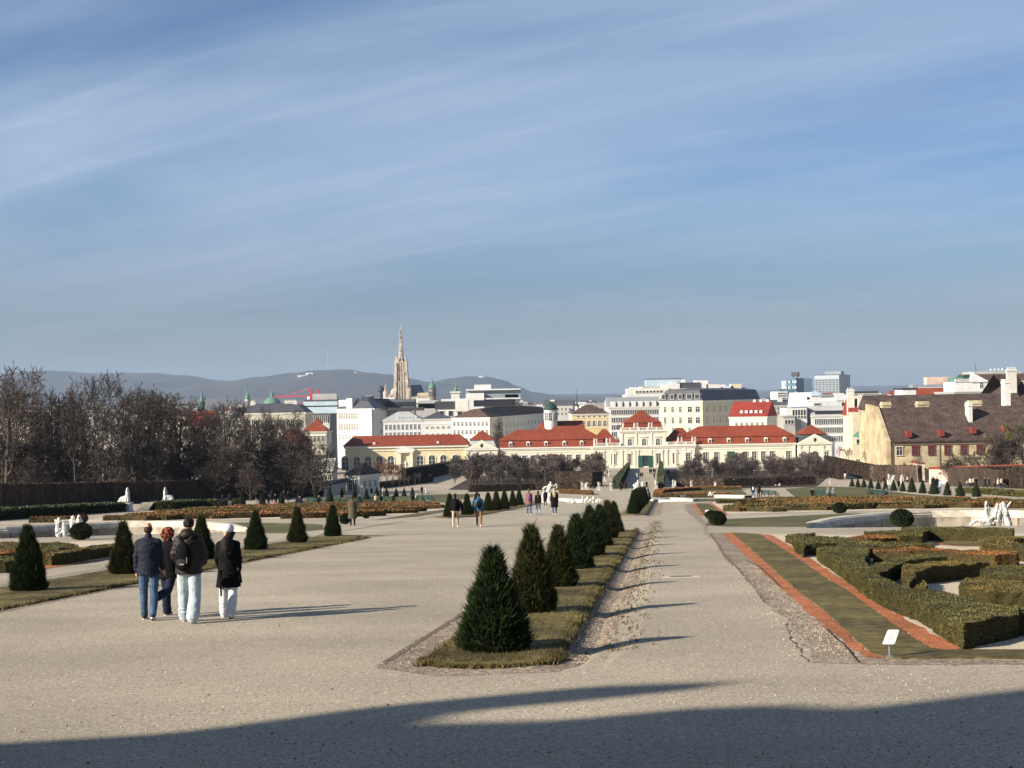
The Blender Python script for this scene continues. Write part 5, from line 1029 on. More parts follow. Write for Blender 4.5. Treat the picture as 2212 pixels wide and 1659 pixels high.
def put(parts,name,label,cat,loc,rz,sc_,group):
    t=thing(name,label,cat,loc,rz,group,sc_)
    f=link('foliage',parts[0],t); link('inner_foliage',parts[1],t); link('trunk',parts[2],t); return t
YN=[yew(1,H=1.62,R0=.58),yew(2,R0=.54,blunt=.09),yew(3,R0=.58,blunt=.05)]; YB=[yew(4,mt='yew brown',blunt=.11),yew(5,R0=.52,mt='yew brown')]
YF=[yew(6,n=1500,w=.02,L=(.05,.09),mt='yew far',blunt=.05,R0=.62),yew(7,n=1500,w=.02,L=(.05,.09),mt='yew far',blunt=.07,R0=.58)]
ORD=['nearest','second','third','fourth','fifth','sixth','seventh','eighth','ninth','tenth','eleventh','twelfth','thirteenth','fourteenth','fifteenth']
rr=random.Random(77); ROWL={}
rowR=[(19.95,1170,.86,0),(25.5,1130,.80,3),(31.6,1130,.80,4),(37.8,1106,.86,1),(44.2,1088,.84,2),(50.6,1087,.80,1),(57,1079,.78,3),(63.6,1080,.74,0)]
PR=YN+YB
for i,(y,vt,sw,k) in enumerate(rowR):
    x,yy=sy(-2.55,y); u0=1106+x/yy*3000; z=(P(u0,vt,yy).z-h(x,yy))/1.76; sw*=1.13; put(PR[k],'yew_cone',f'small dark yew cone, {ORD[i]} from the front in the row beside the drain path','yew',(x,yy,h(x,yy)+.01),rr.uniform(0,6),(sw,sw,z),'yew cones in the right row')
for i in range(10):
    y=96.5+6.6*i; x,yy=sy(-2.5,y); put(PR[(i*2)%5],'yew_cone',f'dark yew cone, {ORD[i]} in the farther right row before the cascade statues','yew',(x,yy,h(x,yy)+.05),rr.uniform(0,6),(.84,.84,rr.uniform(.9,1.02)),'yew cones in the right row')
for i,(u,v,s_) in enumerate([(62,1279,1.0),(268,1243,.93),(436,1211,.95),(553,1190,.94),(643,1174,.97),(719,1160,.93)]):
    p=G(u,v); put(PR[(i*2+1)%5],'yew_cone',f'yew cone on the left grass strip, {ORD[i]} counted from the front','yew',(p.x,p.y,p.z+.04),rr.uniform(0,6),(s_*.86,s_*.86,s_*.93),'yew cones in the left row')
for i,(k,x,y) in enumerate([('J',1370,690),('J',1620,662),('J',1765,640),('J',1930,602),('J',2050,592),('J',2160,576),('K',60,588),('K',150,575),('K',240,558),('K',330,542),('K',400,526)]):
    p=GX(k,x,y); put(PR[i%5],'yew_cone',f'yew cone, {ORD[i]} in the farther left row behind the two walkers','yew',(p.x,p.y,p.z+.03),rr.uniform(0,6),(.86,.86,rr.uniform(.88,1.0)),'yew cones in the left row')
for i,(x,y,ty) in enumerate([(340,322,226),(405,328,228),(470,333,230),(545,343,230),(627,350,244),(705,360,250),(793,368,240),(893,374,256),(993,383,222),(1110,395,246),(1233,404,217),(1378,418,262),(1520,430,266),(1695,432,262)]):
    p=GX('M',x,y); top=PX('M',x,ty,p.y).z-p.z; s_=top/1.7; put(YF[i%2],'clipped_yew',f'smooth clipped yew cone, {ORD[i] if i else "farthest left one"} of the right row behind the benches','yew',(p.x,p.y,p.z),rr.uniform(0,6),(s_*.98,s_*.98,s_),'clipped yew cones behind the right benches')
for i,(k,x,y,ty) in enumerate([('I',697,405,245),('I',920,390,242),('I',1130,375,240),('I',1320,360,222),('I',1505,345,235),('I',1655,345,192),('I',1790,300,195),('I',1930,300,200),('I',2055,318,198),('I',2170,300,190),('J',310,398,250),('J',450,390,258),('J',590,386,260),('J',705,380,260),('J',825,365,246)]):
    p=GX(k,x,y+4); top=PX(k,x,ty,p.y).z-p.z; s_=top/1.7; put(YF[(i+1)%2],'clipped_yew',f'clipped yew cone, {ORD[i] if i else "first from the left"} of the curved left row by the tall hedge','yew',(p.x,p.y,p.z),rr.uniform(0,6),(s_*.95,s_*.95,s_),'clipped yew cones of the left curved row')
# box balls
def ball(seed,mt,n=4200,w=.012):
    rr=random.Random(seed); m=MB()
    for k in range(n):
        a=rr.uniform(0,2*PI); z=rr.uniform(-.75,1); r=math.sqrt(max(0,1-z*z)); nn=Vector((r*math.cos(a),r*math.sin(a),z)); k_=1+.05*mnoise.noise(nn*3+Vector((seed,0,0)))
        p=nn*.5*k_*rr.uniform(.93,1.02); d=(nn+Vector((rr.uniform(-.7,.7),rr.uniform(-.7,.7),rr.uniform(-.2,.9)))).normalized(); sd=d.orthogonal().normalized()*w*1.2
        q_=p+d*.05; b=len(m.v); m.v+=[tuple(p-sd),tuple(p+sd),tuple(q_+sd*.6),tuple(q_-sd*.6)]; m.f.append((b,b+1,b+2,b+3)); m.m.append(0)
    f=m.mesh('foliage',M(mt)); m=MB(); m.ell((0,0,0),(.475,.475,.475),18,12); return f,m.mesh('inner',M('yew core'))
BG=ball(1,'box dark'); BO=ball(2,'box orange')
def putball(parts,label,k,x,y,w,hh=None):
    c=GX(k,x,y); s=w*OR[k][2]*c.y/3000; z=(hh or w)*OR[k][2]*c.y/3000
    t=thing('box_ball',label,'topiary',(c.x,c.y+s*.3,c.z+z*.44),0,None,(s,s,z)); link('foliage',parts[0],t); link('inner_foliage',parts[1],t)
putball(BG,'round clipped box ball in front of the left basin statue','H',862,765,226,190)
putball(BO,'reddish brown box ball behind the left basin statue','H',872,582,140,110)
putball(BG,'egg shaped dark box bush at the corner of the right lawn','L',720,850,215,180)
putball(BG,'smaller box bush leaning on the egg shaped bush below a white plate','L',640,772,150,110)
putball(BG,'small round box ball left of the right basin','M',215,612,150,118)
putball(BG,'big round box ball in front of the right basin wall','M',902,762,244,198)
putball(BG,'dark round bush beside the walking woman in the long olive coat','I',1815,592,110,110)
putball(BG,'small dark bush at the left end of the orange scroll bed','J',150,705,95,60)
# hedges
def hedge(label,poly,hh,mt,cell,leaf,lw=.02,ll=.05,name='box_hedge',cat='hedge',group=None,bev=.03,zb=None,rng=random.Random(5)):
    c=(sum(p[0] for p in poly)/len(poly),sum(p[1] for p in poly)/len(poly)); bm=bmesh.new()
    vs=[bm.verts.new((x,y,0)) for x,y in poly]
    for a,b in zip(vs,vs[1:]+vs[:1]): bm.edges.new((a,b))
    bmesh.ops.triangle_fill(bm,use_beauty=True,edges=bm.edges[:])
    def cut(p,no): bmesh.ops.bisect_plane(bm,geom=bm.verts[:]+bm.edges[:]+bm.faces[:],plane_co=p,plane_no=no)
    x0,x1=min(p[0] for p in poly),max(p[0] for p in poly); y0,y1=min(p[1] for p in poly),max(p[1] for p in poly)
    x=x0+cell*.5
    while x<x1: cut((x,0,0),(1,0,0)); x+=cell
    y=y0+cell*.5
    while y<y1: cut((0,y,0),(0,1,0)); y+=cell
    bmesh.ops.recalc_face_normals(bm,faces=bm.faces)
    if sum(f.normal.z for f in bm.faces)<0: bmesh.ops.reverse_faces(bm,faces=bm.faces)
    be=[e for e in bm.edges if e.is_boundary]; nl=max(1,int(hh/cell)); lay=[]
    for v in bm.verts: v.co.z=hh
    for j in range(nl):
        g=bmesh.ops.extrude_edge_only(bm,edges=be)['geom']; be=[e for e in g if isinstance(e,bmesh.types.BMEdge)]
        for v in g:
            if isinstance(v,bmesh.types.BMVert): v.co.z=hh*(1-(j+1)/nl)
    A=min(cell*.45,.07 if hh<1 else .05)
    for v in bm.verts:
        n1=mnoise.noise_vector(Vector((v.co.x*2.3,v.co.y*2.3,v.co.z*2.3))*(1 if hh<1 else .35)); fq=7 if hh<1 else 1.3; n2=mnoise.noise_vector(Vector((v.co.x*fq+.37,v.co.y*fq,v.co.z*fq+.21)))
        zz=v.co.z; v.co+=n1*A*.8+n2*A*.5
        gz=(zb(v.co.x,v.co.y) if zb else h(v.co.x,v.co.y)); v.co.z=(v.co.z if zz>0 else -.03)+gz
    bm.normal_update(); me=bpy.data.meshes.new('body'); 
    O=Vector((c[0],c[1],h(*c)))
    if leaf:
        tri=[]; 
        for f in bm.faces:
            if f.calc_area()>0: tri.append((f,f.calc_area()))
        V_=[]; F_=[]
        for f,a in tri:
            n=leaf*a*((2.6 if f.normal.z>.5 else 4.2) if hh<1 else 3); n=int(n)+(rng.random()<n-int(n)); vv=[v.co for v in f.verts]
            for _ in range(n):
                i_=rng.randrange(1,len(vv)-1); r1=math.sqrt(rng.random()); r2=rng.random(); p=vv[0]*(1-r1)+vv[i_]*(r1*(1-r2))+vv[i_+1]*(r1*r2)
                d=(f.normal*1.1+Vector((rng.uniform(-.8,.8),rng.uniform(-.8,.8),rng.uniform(-.3,.9)))).normalized(); sd=d.cross(Vector((rng.uniform(-1,1),rng.uniform(-1,1),rng.uniform(-1,1)))).normalized()*lw*rng.uniform(.6,1.3)
                p=p-f.normal*.01; q_=p+d*ll*rng.uniform(.5,1.4); b=len(V_); V_+=[p-sd-O,p+sd-O,q_+sd*.5-O,q_-sd*.5-O]; F_.append((b,b+1,b+2,b+3))
    for v in bm.verts: v.co-=O
    bm.to_mesh(me); bm.free(); me.materials.append(M(mt))
    t=thing(name,label,cat,O,0,group); link('hedge_body',me,t)
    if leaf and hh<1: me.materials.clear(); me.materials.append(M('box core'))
    if leaf: m2=bpy.data.meshes.new('leaves'); m2.from_pydata([tuple(v) for v in V_],[],F_); m2.materials.append(M(mt)); link('leaves',m2,t)
    return t
def hp(k,pts,dz): return zp(k,pts,dz)
HH=.365
hedge('large low green box hedge with angular arms at the near corner of the right parterre',hp('R',[(465,210),(640,185),(890,190),(905,250),(860,300),(870,340),(950,400),(1010,450),(1100,490),(1190,540),(1290,560),(1480,575),(1700,610),(1880,680),(2150,710),(2160,760),(1700,850),(1560,790),(1430,705),(1310,640),(1130,590),(960,520),(850,455),(700,350)],HH),HH,'box green',.12,560,.009,.026)
hedge('long low box hedge running back along the far left corner of the right parterre',hp('R',[(265,100),(300,95),(430,118),(650,115),(880,155),(1100,160),(1450,166),(1455,185),(900,192),(640,168),(370,176),(355,190),(290,160)],HH),HH,'box green',.25,180,.014,.04)
hedge('tiny orange tipped box hedge at the farthest corner of the right parterre',hp('R',[(205,98),(300,90),(440,84),(440,95),(310,100),(262,118)],HH*.8),HH*.8,'box olive',.3,120,.015,.04)
hedge('thin low box hedge just in front of the basin path',hp('R',[(870,75),(1180,65),(1350,90),(1350,100),(1120,86),(870,90)],HH*.7),HH*.7,'box green',.3,110,.015,.04)
hedge('orange and olive box hedge in the middle distance of the right parterre',hp('R',[(660,125),(900,103),(1140,96),(1150,120),(900,135),(700,140)],HH*.8),HH*.8,'box orange',.25,140,.015,.04)
hedge('short square green box hedge right of the orange olive one',hp('R',[(1150,92),(1350,90),(1352,108),(1152,112)],HH),HH,'box green',.25,140,.015,.04)
hedge('wide straight box hedge standing directly in front of the right basin',hp('R',[(1180,33),(2120,44),(2124,62),(1400,60),(1360,80),(1180,48)],HH*1.1),HH*1.1,'box green',.3,120,.015,.04)
hedge('rust coloured long box hedge crossing the centre of the right parterre',hp('R',[(945,212),(1500,212),(1520,222),(1960,238),(2150,240),(2152,268),(1970,275),(1500,238),(950,235)],HH),HH,'box orange',.18,330,.011,.031)
hedge('curved dark green box hedge swinging behind the sand clearing',hp('R',[(905,362),(1060,318),(1200,285),(1300,258),(1500,266),(1562,290),(1400,298),(1250,308),(1140,352),(1040,402),(960,410)],HH),HH,'box green',.14,460,.009,.028)
hedge('thick box hedge with a hooked left end beside the sand clearing',hp('R',[(1200,345),(1400,328),(1650,315),(1900,308),(1912,330),(1650,350),(1400,378),(1300,392),(1285,470),(1240,490),(1190,440)],HH),HH,'box olive',.14,500,.009,.028)
hedge('small round box knob at the tip of the hooked hedge',hp('R',[(1300,500),(1340,488),(1378,505),(1385,535),(1345,560),(1305,545)],HH*.7),HH*.7,'box olive',.12,320,.012,.036)
hedge('green box hedge slab at the right, behind the sand clearing',hp('R',[(1840,400),(1900,372),(2212,366),(2500,372),(2500,440),(2212,445),(1900,440)],HH),HH,'box green',.16,400,.010,.03)
hedge('orange flecked box hedge slab at the right of the sand clearing',hp('R',[(1660,530),(1700,482),(1850,452),(1890,480),(2212,490),(2500,500),(2500,600),(2212,575),(1900,575),(1760,560)],HH),HH,'box olive',.14,500,.009,.028)
hedge('curling box hedge with a dark hollow beside the small lawn',hp('R',[(1850,125),(2050,112),(2212,112),(2500,115),(2500,128),(2212,132),(2085,142),(2075,155),(2212,180),(2500,190),(2500,215),(2212,215),(1950,192),(1850,155)],HH),HH,'box olive',.25,150,.014,.04)
hedge('low box hedge at the right edge behind the near corner hedge',hp('R',[(2165,735),(2500,720),(2500,790),(2168,790)],HH*.8),HH*.8,'box dark',.16,300,.012,.036)
hedge('olive box hedge arm with a bent end in the left parterre',hp('H',[(450,865),(700,878),(1000,835),(1280,803),(1290,825),(1000,862),(780,898),(560,922),(440,890)],HH),HH,'box olive',.2,200,.014,.038)
hedge('short box hedge left of the pale sand gap in the left parterre',hp('H',[(440,800),(640,790),(842,820),(840,835),(640,848),(450,848)],HH),HH,'box green',.25,150,.014,.038)
hedge('yellowish box hedge behind the nearest left yew cone',hp('H',[(-500,800),(0,790),(220,790),(430,802),(220,832),(0,832),(-500,840)],HH),HH,'box olive',.25,150,.014,.038)
hedge('orange box hedge half hidden by the nearest left yew cone',hp('H',[(-500,880),(0,868),(200,880),(190,905),(0,912),(-500,925)],HH),HH,'box orange',.2,200,.014,.038)
hedge('dark green box hedge at the left picture edge',hp('H',[(-500,950),(0,952),(130,945),(150,975),(60,990),(-500,1000)],HH),HH,'box green',.2,220,.014,.038)
def pbase(*ps): return [xy(GX(k,x,y)) for k,x,y in ps]
def wallpoly(a,b,d): # strip polygon behind the line a->b
    a=Vector(a); b=Vector(b); n=(b-a).normalized(); nn=Vector((-n.y,n.x)); 
    if nn.y<0: nn=-nn
    return [tuple(a),tuple(b),tuple(b+nn*d),tuple(a+nn*d)]
def bighedge(label,k,pts,hh,d=1.2,mt='hedge brown',leaf=6,cell=.8,**kw):
    pb=[xy(GX(k_,x,y)) for k_,x,y in pts]; pr=[Vector(p) for p in pb]; back=[]
    for i,p in enumerate(pr):
        e=(pr[min(i+1,len(pr)-1)]-pr[max(i-1,0)]).normalized(); nn=Vector((-e.y,e.x)); nn=nn if nn.y>0 else -nn; back.append(tuple(p+nn*d))
    return hedge(label,pb+back[::-1],hh,mt,cell,leaf*1.8,.075,.17,'tall_hedge','hedge',**kw)
bighedge('tall clipped brown hornbeam hedge closing the garden on the left','H',[('H',-700,425),('H',0,420),('H',1200,378),('H',2212,345),('I',1590,290)],3.15,1.6)
bighedge('low dark hedge in front of the raised walk at the far left','H',[('H',-700,590),('H',0,552),('H',700,500),('H',1390,452)],.85,2.5,mt='box dark',leaf=15,cell=.5)
bighedge('low dark green hedge right of the left sphinx steps','I',[('H',1880,432),('H',2212,405),('I',640,400)],.8,2.5,mt='box dark',leaf=15,cell=.5)
bighedge('long low green hedge beside the walkers on the right promenade','M',[('M',1560,385),('M',1900,405),('M',2212,428),('M',2900,470)],.5,1.0,mt='box green',leaf=20,cell=.5)
bighedge('tall brown hornbeam hedge behind the strolling visitors on the right','G',[('G',872,1352),('G',1200,1358),('G',1659,1372),('G',2200,1400)],3.1,1.4)
bighedge('long brown hedge running from the arched gateway towards the right','F',[('F',1135,1205),('F',1659,1370),('G',560,1312)],3.3,1.2)
bighedge('brown hedge end in front of the arched gateway','F',[('F',1000,1290),('F',1150,1300),('F',1310,1350)],2.9,1.2)
bighedge('brown clipped hedge block beside the descending statues','E',[('K',1195,322),('K',1305,314)],3.0,9,mt='hedge brown')
bighedge('long shaded hedge descending left of the pale pavilion path','C',[('C',560,1600),('C',1080,1535)],1.3,1.0)
bighedge('second shaded hedge wall in front of the yellow orangery','C',[('C',830,1560),('C',1100,1490),('C',1500,1390),('D',290,1345)],3.6,1.2)
bighedge('thin hedge line at the foot of the left bosquet','D',[('D',0,1625),('D',700,1605),('D',1180,1600)],1.3,.8,leaf=10)
bighedge('thin hedge line at the foot of the right bosquet','E',[('E',880,1425),('F',0,1430),('F',600,1415),('F',1000,1405)],1.6,.8,leaf=10)
def slope_hedge(label,k,pts,hh,d,mt='box dark'):
    pb=[xy(GX(k,x,y)) for x,y in pts]; return hedge(label,pb,hh,mt,.6,12,.08,.2,'tall_hedge','hedge')
slope_hedge('dark green hedge wedge running down to the palace left of the axis path','K',[(1425,345),(1500,345),(1600,130),(1575,128)],1.9,1)
slope_hedge('dark green hedge wedge running down to the palace right of the axis path','K',[(1912,330),(1975,330),(1955,130),(1935,128)],2.4,1)
# red capped wall over the right hedge and its lit end
def gwall(label,a,b,zt,d,mt='pink wall',cap='red tile'):
    a=Vector(a); b=Vector(b); t=thing('garden_wall',label,'wall',(a.x,a.y,h(a.x,a.y)-.3)); O=t.location; L=(b-a).length; t.rotation_euler=(0,0,math.atan2(b.y-a.y,b.x-a.x)); za,zb_=zt[0]-O.z,zt[1]-O.z
    m=MB(); A=m.ring([(0,0,0),(L,0,h(b.x,b.y)-.3-O.z),(L,0,zb_),(0,0,za)]); B_=m.ring([(0,d,0),(L,d,h(b.x,b.y)-.3-O.z),(L,d,zb_),(0,d,za)]); m.bridge(A,B_); m.cap(A,True); m.cap(B_); o=m.build('wall',M(mt),t); fixn(o.data)
    m=MB(); A=m.ring([(-.1,-.25,za+.01),(-.1,d+.25,za+.01),(-.1,d/2,za+.4)]); B_=m.ring([(L+.1,-.25,zb_+.01),(L+.1,d+.25,zb_+.01),(L+.1,d/2,zb_+.4)]); m.bridge(A,B_); m.cap(A); m.cap(B_,True); o=m.build('coping',M(cap),t); fixn(o.data)
a=GX('G',690,1325); b=GX('G',2200,1340); a=Vector((a.x+1,a.y+4)); b=Vector((b.x,b.y+3))
gwall('garden wall with a red tiled cap rising behind the right hedge',a,b,(PX('G',690,1172,a.y).z,PX('G',2200,1135,b.y).z),.6)
a=xy(GX('F',1160,1200)); b=xy(GX('G',420,1310)); a=(a[0]+5,a[1]+8); b=(b[0]+6,b[1]+8)
gwall('long pinkish garden wall below the yellow corner house',a,b,(PX('F',1165,1030,a[1]).z,PX('G',340,1125,b[1]).z),.5)
# orange scroll beds far out
def scroll(label,poly,n,seed,mats,group,gr='sand'):
    zone('sand_bed',poly,gr,.008)
    rr=random.Random(seed); x0,x1=min(p[0] for p in poly),max(p[0] for p in poly); y0,y1=min(p[1] for p in poly),max(p[1] for p in poly)
    def inside(x,y):
        c=False
        for (ax,ay),(bx,by) in zip(poly,poly[1:]+poly[:1]):
            if (ay>y)!=(by>y) and x<(bx-ax)*(y-ay)/(by-ay)+ax: c=not c
        return c
    k=0; tries=0
    while k<n and tries<n*40:
        tries+=1; x=rr.uniform(x0,x1); y=y0+(y1-y0)*rr.random()
        if not inside(x,y): continue
        L=rr.uniform(3,9); a=rr.choice((0,.1,-.15,.5,-.6,1.3)); cv=rr.uniform(-.5,.5); pts=[]; p=Vector((x,y)); 
        for j in range(5): pts.append(p.copy()); p=p+Vector((math.cos(a),math.sin(a)))*L/4; a+=cv
        if not all(inside(*q_) for q_ in pts): continue
        w=rr.uniform(.35,.6); lo=[];hi=[]
        for j,q_ in enumerate(pts):
            e=(pts[min(j+1,4)]-pts[max(j-1,0)]).normalized(); nn=Vector((-e.y,e.x)); lo.append(tuple(q_-nn*w)); hi.append(tuple(q_+nn*w))
        mt_=rr.choice(mats); fx=(x-x0)/(x1-x0); fy=(y-y0)/(y1-y0); hedge(('rust' if 'orange' in mt_ else 'olive' if 'olive' in mt_ else 'green')+(' curved' if abs(cv)>.25 else ' straight')+(' long' if L>6 else ' short')+label+('near edge' if fy<.33 else 'middle rows' if fy<.66 else 'far edge')+', '+('left end','left part','centre','right part','right end')[min(4,int(fx*5))],lo+hi[::-1],rr.uniform(.22,.42),mt_,.6,14,.04,.1,group=group); k+=1
scroll(' box scroll of the far right bed, ',zp('L',[(640,575),(850,705)])+zp('M',[(300,585),(1200,578),(2212,560),(3000,565)])+zp('M',[(3000,510),(2212,490),(1200,468),(0,462)])+zp('L',[(1540,535),(700,552)]),85,3,['box orange','box orange','box olive','box green'],'box scrolls of the far right parterre')
scroll(' box scroll of the far left bed, ',zp('H',[(-300,600),(960,575)])+zp('I',[(0,548),(700,540),(1600,528),(1780,530)])+zp('J',[(20,705),(700,650),(1330,565)])+zp('J',[(1330,515),(700,508),(0,515)])+zp('I',[(1300,400),(480,425),(0,465)])+zp('H',[(1250,512),(940,550)]),95,4,['box orange','box orange','box orange','box olive'],'box scrolls of the far left parterre')
for lab,pts in (('low rust hedge edging the lawn left of the white basin rim',[('K',840,385),('K',1100,395),('K',1200,402),('K',1190,412),('K',840,396)]),('low rust hedge bordering the lawn right of the white basin rim',[('L',-60,440),('L',470,402),('L',1000,398),('L',1000,406),('L',480,412),('L',60,440),('L',-20,500),('L',-80,500)]),('low brown hedge at the foot of the centre right lawn',[('L',0,500),('L',600,484),('L',900,492),('L',900,500),('L',0,512)])):
    hedge(lab,pbase(*pts),.5,'box orange',.6,12,.05,.12)
# ================= BARE TREES =================
def bare_tree(seed,H,lv=4,nk=(8,6,5,5,4),tf=.28,r0=.02,spread=1.0,up=.16,twig=.022,wob=.22,sym=True):
    rr=random.Random(seed); T=MB(); C=MB()
    def grow(p,d,L,r,l):
        n=(6,5,3,2,1,1)[l]; mb=T if l<=1 else C; sides=(7,5,3,3,3,3)[l]; pts=[p]; rs=[r]
        for i in range(n):
            d=(d+Vector((rr.uniform(-1,1),rr.uniform(-1,1),rr.uniform(-.6,1)))*wob*(.5 if l==0 else 1)+Vector((0,0,up if l else .1))).normalized()
            pts.append(pts[-1]+d*L/n); rs.append(r*(1-.75*(i+1)/n) if l else r*(1-.6*(i+1)/n))
        rs=[max(x,twig) for x in rs]
        for a,b,ra,rb in zip(pts,pts[1:],rs,rs[1:]):
            if l>=lv:
                sd=(b-a).cross(Vector((rr.uniform(-1,1),rr.uniform(-1,1),rr.uniform(-1,1)))).normalized()*ra; k=len(mb.v); mb.v+=[tuple(a-sd),tuple(a+sd),tuple(b)]; mb.f.append((k,k+1,k+2)); mb.m.append(0)
            else: mb.tube(a,b,ra,rb,sides,False)
        if l<lv:
            az=rr.uniform(0,6.28)
            for k in range(nk[l]):
                t=(tf+(1-tf)*(k+.5)/nk[l]) if l==0 else .25+.75*(k+rr.random())/nk[l]
                t=min(t,.99); i=min(n-1,int(t*n)); q_=pts[i].lerp(pts[i+1],t*n-i); az+=2.4+rr.uniform(-.5,.5)
                dd=(pts[i+1]-pts[i]).normalized(); s=dd.orthogonal().normalized(); s2=dd.cross(s); ang=rr.uniform(.45,.95)*spread
                nd=(dd*math.cos(ang)+(s*math.cos(az)+s2*math.sin(az))*math.sin(ang)).normalized()
                LL=L*rr.uniform(.55,.8)*(1-.45*t if l else .85-.35*t) if l else L*rr.uniform(.42,.62)*(1.15-.5*t)
                grow(q_,nd,LL,max(rs[i]*.55,twig),l+1)
    grow(Vector((0,0,-.3)),Vector((rr.uniform(-.05,.05),rr.uniform(-.05,.05),1)),H*.72,H*r0,0)
    top=max(v[2] for v in C.v); k=H/top
    for mb in (T,C): mb.v=[(x*k,y*k,z*k) for x,y,z in mb.v]
    return T,C
def treeproto(seed,H,bark='bark',tw='twig',**k):
    T,C=bare_tree(seed,H,**k); return T.mesh('trunk',M(bark)),C.mesh('crown',M(tw))
BIG=[treeproto(11,14,spread=1.1,nk=(9,7,6,6),up=.07,twig=.026),treeproto(12,14,spread=1.25,nk=(9,7,6,6),up=.06,twig=.026),treeproto(13,14,spread=.95,nk=(9,7,6,6),tf=.4,up=.09,twig=.026),treeproto(14,14,spread=1.3,nk=(8,7,6,6),wob=.32,up=.05,twig=.026),treeproto(15,14,spread=1.05,bark='bark pale',nk=(9,7,6,6),tf=.35,up=.08,twig=.022)]
BUSH=[treeproto(21,8,spread=1.1,nk=(13,8,6,5),tf=.10,up=.08,twig=.026),treeproto(22,8,spread=1.3,nk=(12,8,6,5),tf=.08,up=.06,twig=.026)]
BOS=[treeproto(31,7,'bark','twig grey',spread=1.15,nk=(10,8,6,5),tf=.25,up=.16,twig=.028),treeproto(32,7,'bark','twig grey',spread=1.25,nk=(10,8,6,5),tf=.2,up=.18,twig=.028),treeproto(33,7,'bark pale','twig grey',spread=.95,nk=(9,8,6,5),tf=.3,up=.24,twig=.028)]
REDT=[treeproto(41,6,'bark','twig red',spread=1.0,nk=(9,6,5,5),tf=.2,up=.2,twig=.025)]
POL=[treeproto(51,3.6,'bark pale','twig',spread=1.1,nk=(6,5,4,3),tf=.55,up=.25,lv=3,twig=.016,r0=.022),treeproto(52,3.6,'bark','twig',spread=1.2,nk=(7,5,4,3),tf=.5,up=.2,lv=3,twig=.016,r0=.02)]
def ptree(proto,label,u,vt,Y,H0,group,sw=1.0,cat='tree',name='bare_tree',rng=random.Random(4),vb=None):
    if vb is not None: g=G(u,vb); Y=g.y; x=g.x
    else: x=P(u,940,Y).x
    z=h(x,Y); top=P(u,vt,Y).z-z; s=top/H0; t=thing(name,label,cat,(x,Y,z),rng.uniform(0,6.28),group,(s*sw,s*sw,s)); link('trunk',proto[0],t); link('crown',proto[1],t); return t
rr=random.Random(8)
BT=[(-30,790,205,0,.8),(10,776,200,1,.75),(38,786,215,3,.7),(81,838,210,3,.8),(105,850,225,1,.8),(127,826,215,2,.6),(159,828,205,2,.45),(190,806,230,0,.6),(224,796,212,4,.62),(252,826,240,1,.8),(275,820,222,0,.7),(298,822,236,2,.8),(320,826,218,1,.75),(347,834,240,0,.8),(370,840,225,3,.75),(392,846,245,1,.8),(414,854,235,0,.7),(60,830,250,1,.8),(200,838,255,3,.9),(330,842,262,4,.8),
(446,880,255,1,.8),(493,852,262,1,.85),(515,862,240,4,.7),(540,888,268,0,.8),(565,876,255,3,.8),(590,892,262,2,.7),(618,880,258,3,.85),(642,884,245,0,.7),(672,936,262,1,.9),(700,950,255,4,.8),(712,962,240,2,.7),(432,872,228,1,.8),(470,868,236,3,.8),(528,880,232,0,.75),(580,884,240,1,.8),(628,892,236,2,.8),(655,905,244,0,.75)]
for i,(u,vt,Y,k,sw) in enumerate(sorted(BT)):
    where='' 
    lab=f'{"slender" if sw<.7 else "broad" if sw>.8 else "medium"} bare tree, {ORD[i] if 0<i<15 else ("leftmost" if i==0 else str(i+1)+"th")} in the left wood, {"over the sphinxes" if 220<u<420 else "left edge" if u<60 else "right part" if u>=420 else "left part"}'
    ptree(BIG[k],lab,u,vt,Y,14,'bare trees of the left wood',sw*(1.2 if u<420 else 1.0))
for i in range(30):
    u=-25+i*24.3+rr.uniform(-8,8); vt=rr.uniform(925,990)+(12 if u>420 else 0); ptree(BUSH[i%2],f'{"low" if vt>965 else "tall"} brown shrub in the left wood undergrowth, {"behind the sphinxes" if 200<u<420 else "left of the sphinxes" if u<=200 else "right of the sphinxes"}, {("close behind the hedge","set farther back")[i%2]}',u,vt,rr.uniform(200,245),8,'bare undergrowth behind the left hedge',1.25,'shrub','bare_shrub')
for i,(k,x,yt,yb) in enumerate([('A',105,1380,1520),('A',445,1330,1510),('A',715,1280,1515),('A',980,1330,1515),('A',1215,1215,1515),('A',1490,1210,1520),('A',1850,1170,1530),('A',2035,1200,1530),('B',82,1260,1550),('B',235,1260,1550),('B',490,1300,1545),('B',570,1280,1545),('B',680,1300,1540),('B',865,1290,1550),('B',918,1330,1550),('C',-30+0,1300,1520)]):
    u=q(k,x,0)[0]; g=G(u,1077 if u<400 else 1072); ptree(POL[i%2],f'young standard tree above the left hedge, {ORD[i] if i and i<15 else ("first from the left" if i==0 else "last on the right")} of its row',u,q(k,0,yt)[1],g.y+4,3.6,'young standard trees behind the left hedge',.9,'tree','young_tree')
for i,(x,yt) in enumerate([(600,1180),(735,1225),(830,1150),(1000,1170),(1150,1180)]): 
    u=q('D',x,0)[0]
BB=[]
